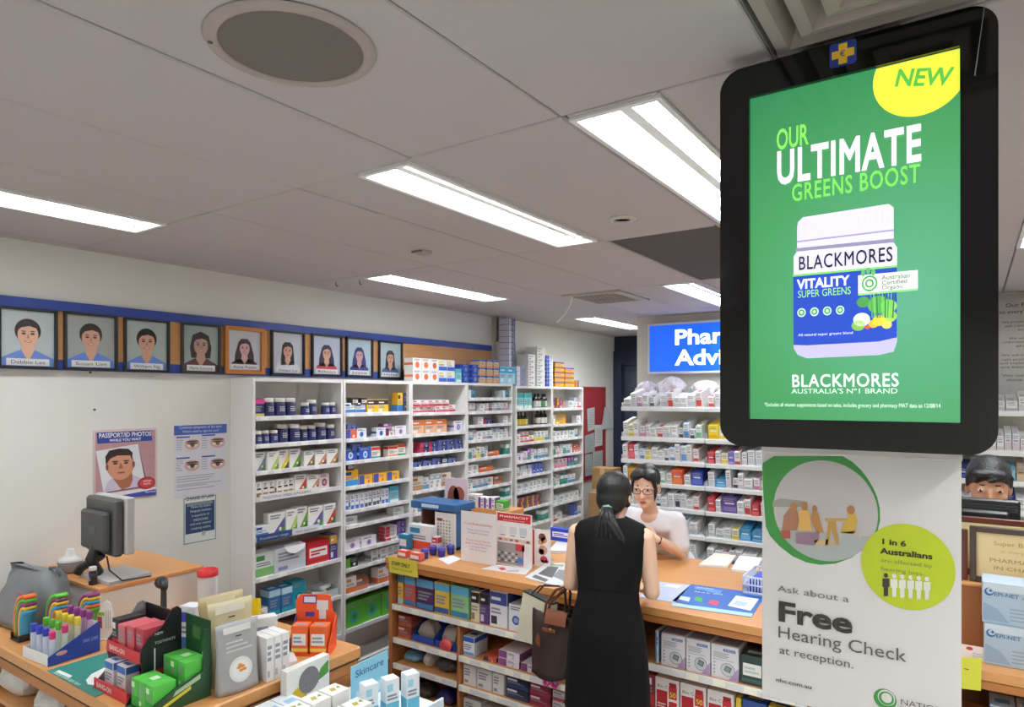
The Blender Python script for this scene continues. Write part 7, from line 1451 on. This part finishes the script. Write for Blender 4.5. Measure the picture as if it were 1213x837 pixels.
# ================================================================ right hand end of the counter
UY0 = 3.50
t = thing('counter_upstand', 'raised wooden upstand on the counter right of the hanging poster', 'partition', (.45, UY0, CZ+.001)); w = .70
mb = MB(); mb.box(-w, w, 0, .03, 0, .258, M('#9a5f35', .45, var=.1, scale=5, wood='x'), .002); mb.build('front_board', t)
mb = MB(); mb.box(-w, w, -.004, .17, .258, .272, wood, .003); mb.build('ledge', t)
mb = MB(); mb.box(-w, -w+.02, .03, .17, 0, .258, wdark); mb.build('end_board', t); mb = MB(); mb.box(w-.02, w, .03, .17, 0, .258, wdark); mb.build('end_board', t)
LZ = CZ+.001+.2725
def frame_on(px0, px1, y, h, fc, art_c, lab, txt, dark=False):
    a, b = at(px0, HY, Y=y).x, at(px1, HY, Y=y).x; w = (b-a)/2; t = thing('certificate_frame', lab, 'frame', ((a+b)/2, y, LZ+.0008), 0, 'framed certificates on the upstand'); f = .024; fm = M(fc, .35, var=.1)
    mb = MB(); mb.box(-w, -w+f, -.02, 0, 0, h, fm, .002); mb.box(w-f, w, -.02, 0, 0, h, fm, .002); mb.box(-w+f, w-f, -.02, 0, 0, f, fm, .002); mb.box(-w+f, w-f, -.02, 0, h-f, h, fm, .002); mb.build('frame', t)
    mb = MB(); mb.rect(-w+f, f, w-f, h-f, art_c, 0, -.006); mb.build('certificate', t)
    for tx, zz, cap, c, wd_, dx in txt: o = text(tx, -w+f+dx, h*zz, cap, c, t, 2, y=-.006, bold=.01); FITS.append((o, wd_))
    mb = MB(); mb.prism([(0, 0), (.07, 0), (.003, h*.6)], -.01, .01, '#3a2a22', Matrix(((0, 1, 0, 0), (1, 0, 0, .001), (0, 0, 1, 0), (0, 0, 0, 1)))); mb.build('easel_leg', t)
frame_on(1148.5, 1250, UY0+.05, .24, '#4a3a34', '#e6cf9c', 'dark framed cream certificate with gold lettering on the upstand', [('Super Bus', .68, .026, '#c9a24a', .13, .06), ('in charge', .56, .016, '#d2b468', .09, .085), ('PHARMACIST', .38, .024, '#c09a48', .2, .045), ('IN CHARGE', .25, .022, '#c09a48', .18, .06)])
frame_on(1100, 1146.5, UY0+.055, .22, '#5a2a20', '#dcc89a', 'reddish brown framed certificate beside the poster edge on the upstand', [('AWARD', .5, .03, '#b59648', .08, .02)])
t = thing('certificate_frame', 'reddish brown frame lying behind the certificates, below the black monitor', 'frame', (.15, UY0+.155, LZ+.0008), 0, 'framed certificates on the upstand'); mb = MB(); mb.box(-.24, .2, -.01, .01, 0, .262, M('#5f2f22', .35), .003); mb.build('frame', t); mb = MB(); mb.rect(-.2, .03, .16, .235, '#d9cf9a', 1, -.01); mb.build('certificate', t)
# monitor
t = thing('computer_monitor', 'black monitor in front of the man at the right edge', 'monitor', (-.03, 3.75, CZ+.001)); z0, z1 = 1.245-CZ, 1.528-CZ; bk = M('#17181a', .35)
mb = MB(); mb.box(-.21, .21, -.012, .03, z0, z1, bk, .008); mb.box(-.17, .17, -.045, -.012, z0+.05, z1-.05, bk, .01); mb.box(-.12, .05, -.0465, -.045, z0+.115, z0+.135, '#050506', .001); mb.build('housing', t)
mb = MB()
for k in range(3): mb.box(-.2, .2, -.0135, -.012, z1-.03-.012*k, z1-.026-.012*k, '#26282b', .0005)
tag(mb.build('vent_slots', t), None, None, None, 'stuff')
mb = MB(); mb.box(-.195, .195, .03, .0315, z0+.015, z1-.015, M('#0c0d12', .1)); mb.build('screen', t)
mb = MB(); mb.box(-.03, .03, -.03, .01, .012, z0+.08, bk, .004); mb.build('stand', t); mb = MB(); mb.lathe([(.1, 0), (.1, .008), (.03, .014), (0, .014)], bk, seg=28, sx=1.1, sy=.45, c=(0, .01, 0)); mb.build('base', t)
# boxes on the counter
xa, xb = at(1165.5, HY, Y=3.33).x, at(1262, HY, Y=3.33).x
for k in range(2):
    w, h = (xb-xa)/2, .163; t = thing('syringe_carton', 'large pale blue carton, %s of two stacked before the certificates' % ['lower', 'upper'][k], 'carton', ((xa+xb)/2-.006*k, 3.31+.006*k, CZ+.0008+k*(h+.001)), 0, 'pale blue cartons by the certificates')
    mb = MB(); mb.box(-w, w, 0, .16, 0, h, M('#a9bccc', .4, var=.04, scale=5), .002); y = -.0003
    mb.rect(-w*.98, h*.8, w*.98, h*.98, '#c9d4dc', 0, y); mb.poly([(-w*.97, h*.06), (-w*.3, h*.06), (-w*.6, h*.36), (-w*.97, h*.5)], '#8fa6c0', 0, y); mb.disc(-w*.82, h*.77, .016, .016, '#2f5f9a', 1, y, 16); mb.disc(-w*.8, h*.79, .012, .012, '#b5c6d4', 2, y, 16); mb.disc(-w*.78, h*.8, .005, .005, '#2f5f9a', 3, y, 12)
    for i in range(4): mb.rect(-w*.3, h*(.12+.09*i), w*(.5+.1*(i % 2)), h*(.15+.09*i), '#8da0b4', 1, y)
    mb.build('box_body', t); o = text('EPI-NET', -w*.7, h*.68, .022, '#3f6a9c', t, 3, bold=.01); FITS.append((o, w*.62)); o = text('Irrigation', w*.0, h*.66, .018, '#6a88a8', t, 3); FITS.append((o, w*.6))
p = at(1152, HY, Y=3.30); t = thing('white_card', 'small white leaflet with red emblem on the counter beside the pale blue cartons', 'card', (p.x, 3.32, CZ+.001), 0); mb = MB(); mb.box(-.05, .045, 0, .002, 0, .058, '#e6e2e4', .0003); mb.disc(-.01, .045, .012, .007, '#c4353a', 1, seg=14)
for k in range(3): mb.rect(-.0, .01+.008*k, .035, .013+.008*k, '#a9b0c4', 1)
mb.build('sheet', t); mb = MB(); mb.box(-.05, .045, .002, .03, 0, .003, '#dcdcdc', .0003); mb.build('foot', t)
s = Sheet('yellow_note', 'yellow note taped over the counter edge beside the poster', 'note', Y=CY-.006, o=(1151, 818)); q = [s.P(*p) for p in ((1130, 778), (1163, 779), (1162, 818), (1130, 814))]; mb = MB(); mb.prism(q[::-1], 0, .001, M('#d3d23f', .6)); e = s.P(1142, 792); mb.rect(e[0], e[1], e[0]+.015, e[1]+.003, '#3a3a2a', 1); mb.build('paper', s.t)
front([(1172, 1204, .15, .62, '#b5c2cf', '#5f86b5', '#d9e0e6', 'top', 'pale blue carton on the shelf at the right edge', 1, .14), (1205, 1240, .15, .62, '#c4ccd4', '#6f8fb5', '#d9e0e6', 'top', 'pale grey carton on the shelf at the right edge', 1, .14), (1090, 1128, .15, .62, '#8f96a4', '#4a5a80', '#d9e0e6', 'full', 'grey carton on the shelf behind the poster', 1, .14)])
crumple('soft_pack', 'glossy violet blue pack at the bottom right corner of the photo', 'pack', (at(1146, HY, Y=3.3).x, 3.275, .6208), .11, .07, .085, '#2f2a9a', 97, .2, amp=.08)
# ---------------------------------------------------------------- fit every line of lettering to its printed width, then make it mesh
bpy.context.view_layer.update()
for o, w in FITS:
    if o.data.body.strip() and o.dimensions.x > 1e-5: o.scale.x = w/(o.dimensions.x/max(1e-6, abs(o.scale.x)))
DG = bpy.context.evaluated_depsgraph_get()
for o in [q for q in COL.objects if q.type == 'FONT' and not q.data.body.strip()]: bpy.data.objects.remove(o)
for o in [q for q in COL.objects if q.type == 'FONT']:
    me = bpy.data.meshes.new_from_object(o.evaluated_get(DG)); nm = o.name
    n = link(nm.split('.')[0], me, o.parent, o.location, 0); n.rotation_euler = o.rotation_euler; n.scale = o.scale
    if o.get('label'): n['label'] = o['label']
    bpy.data.objects.remove(o)
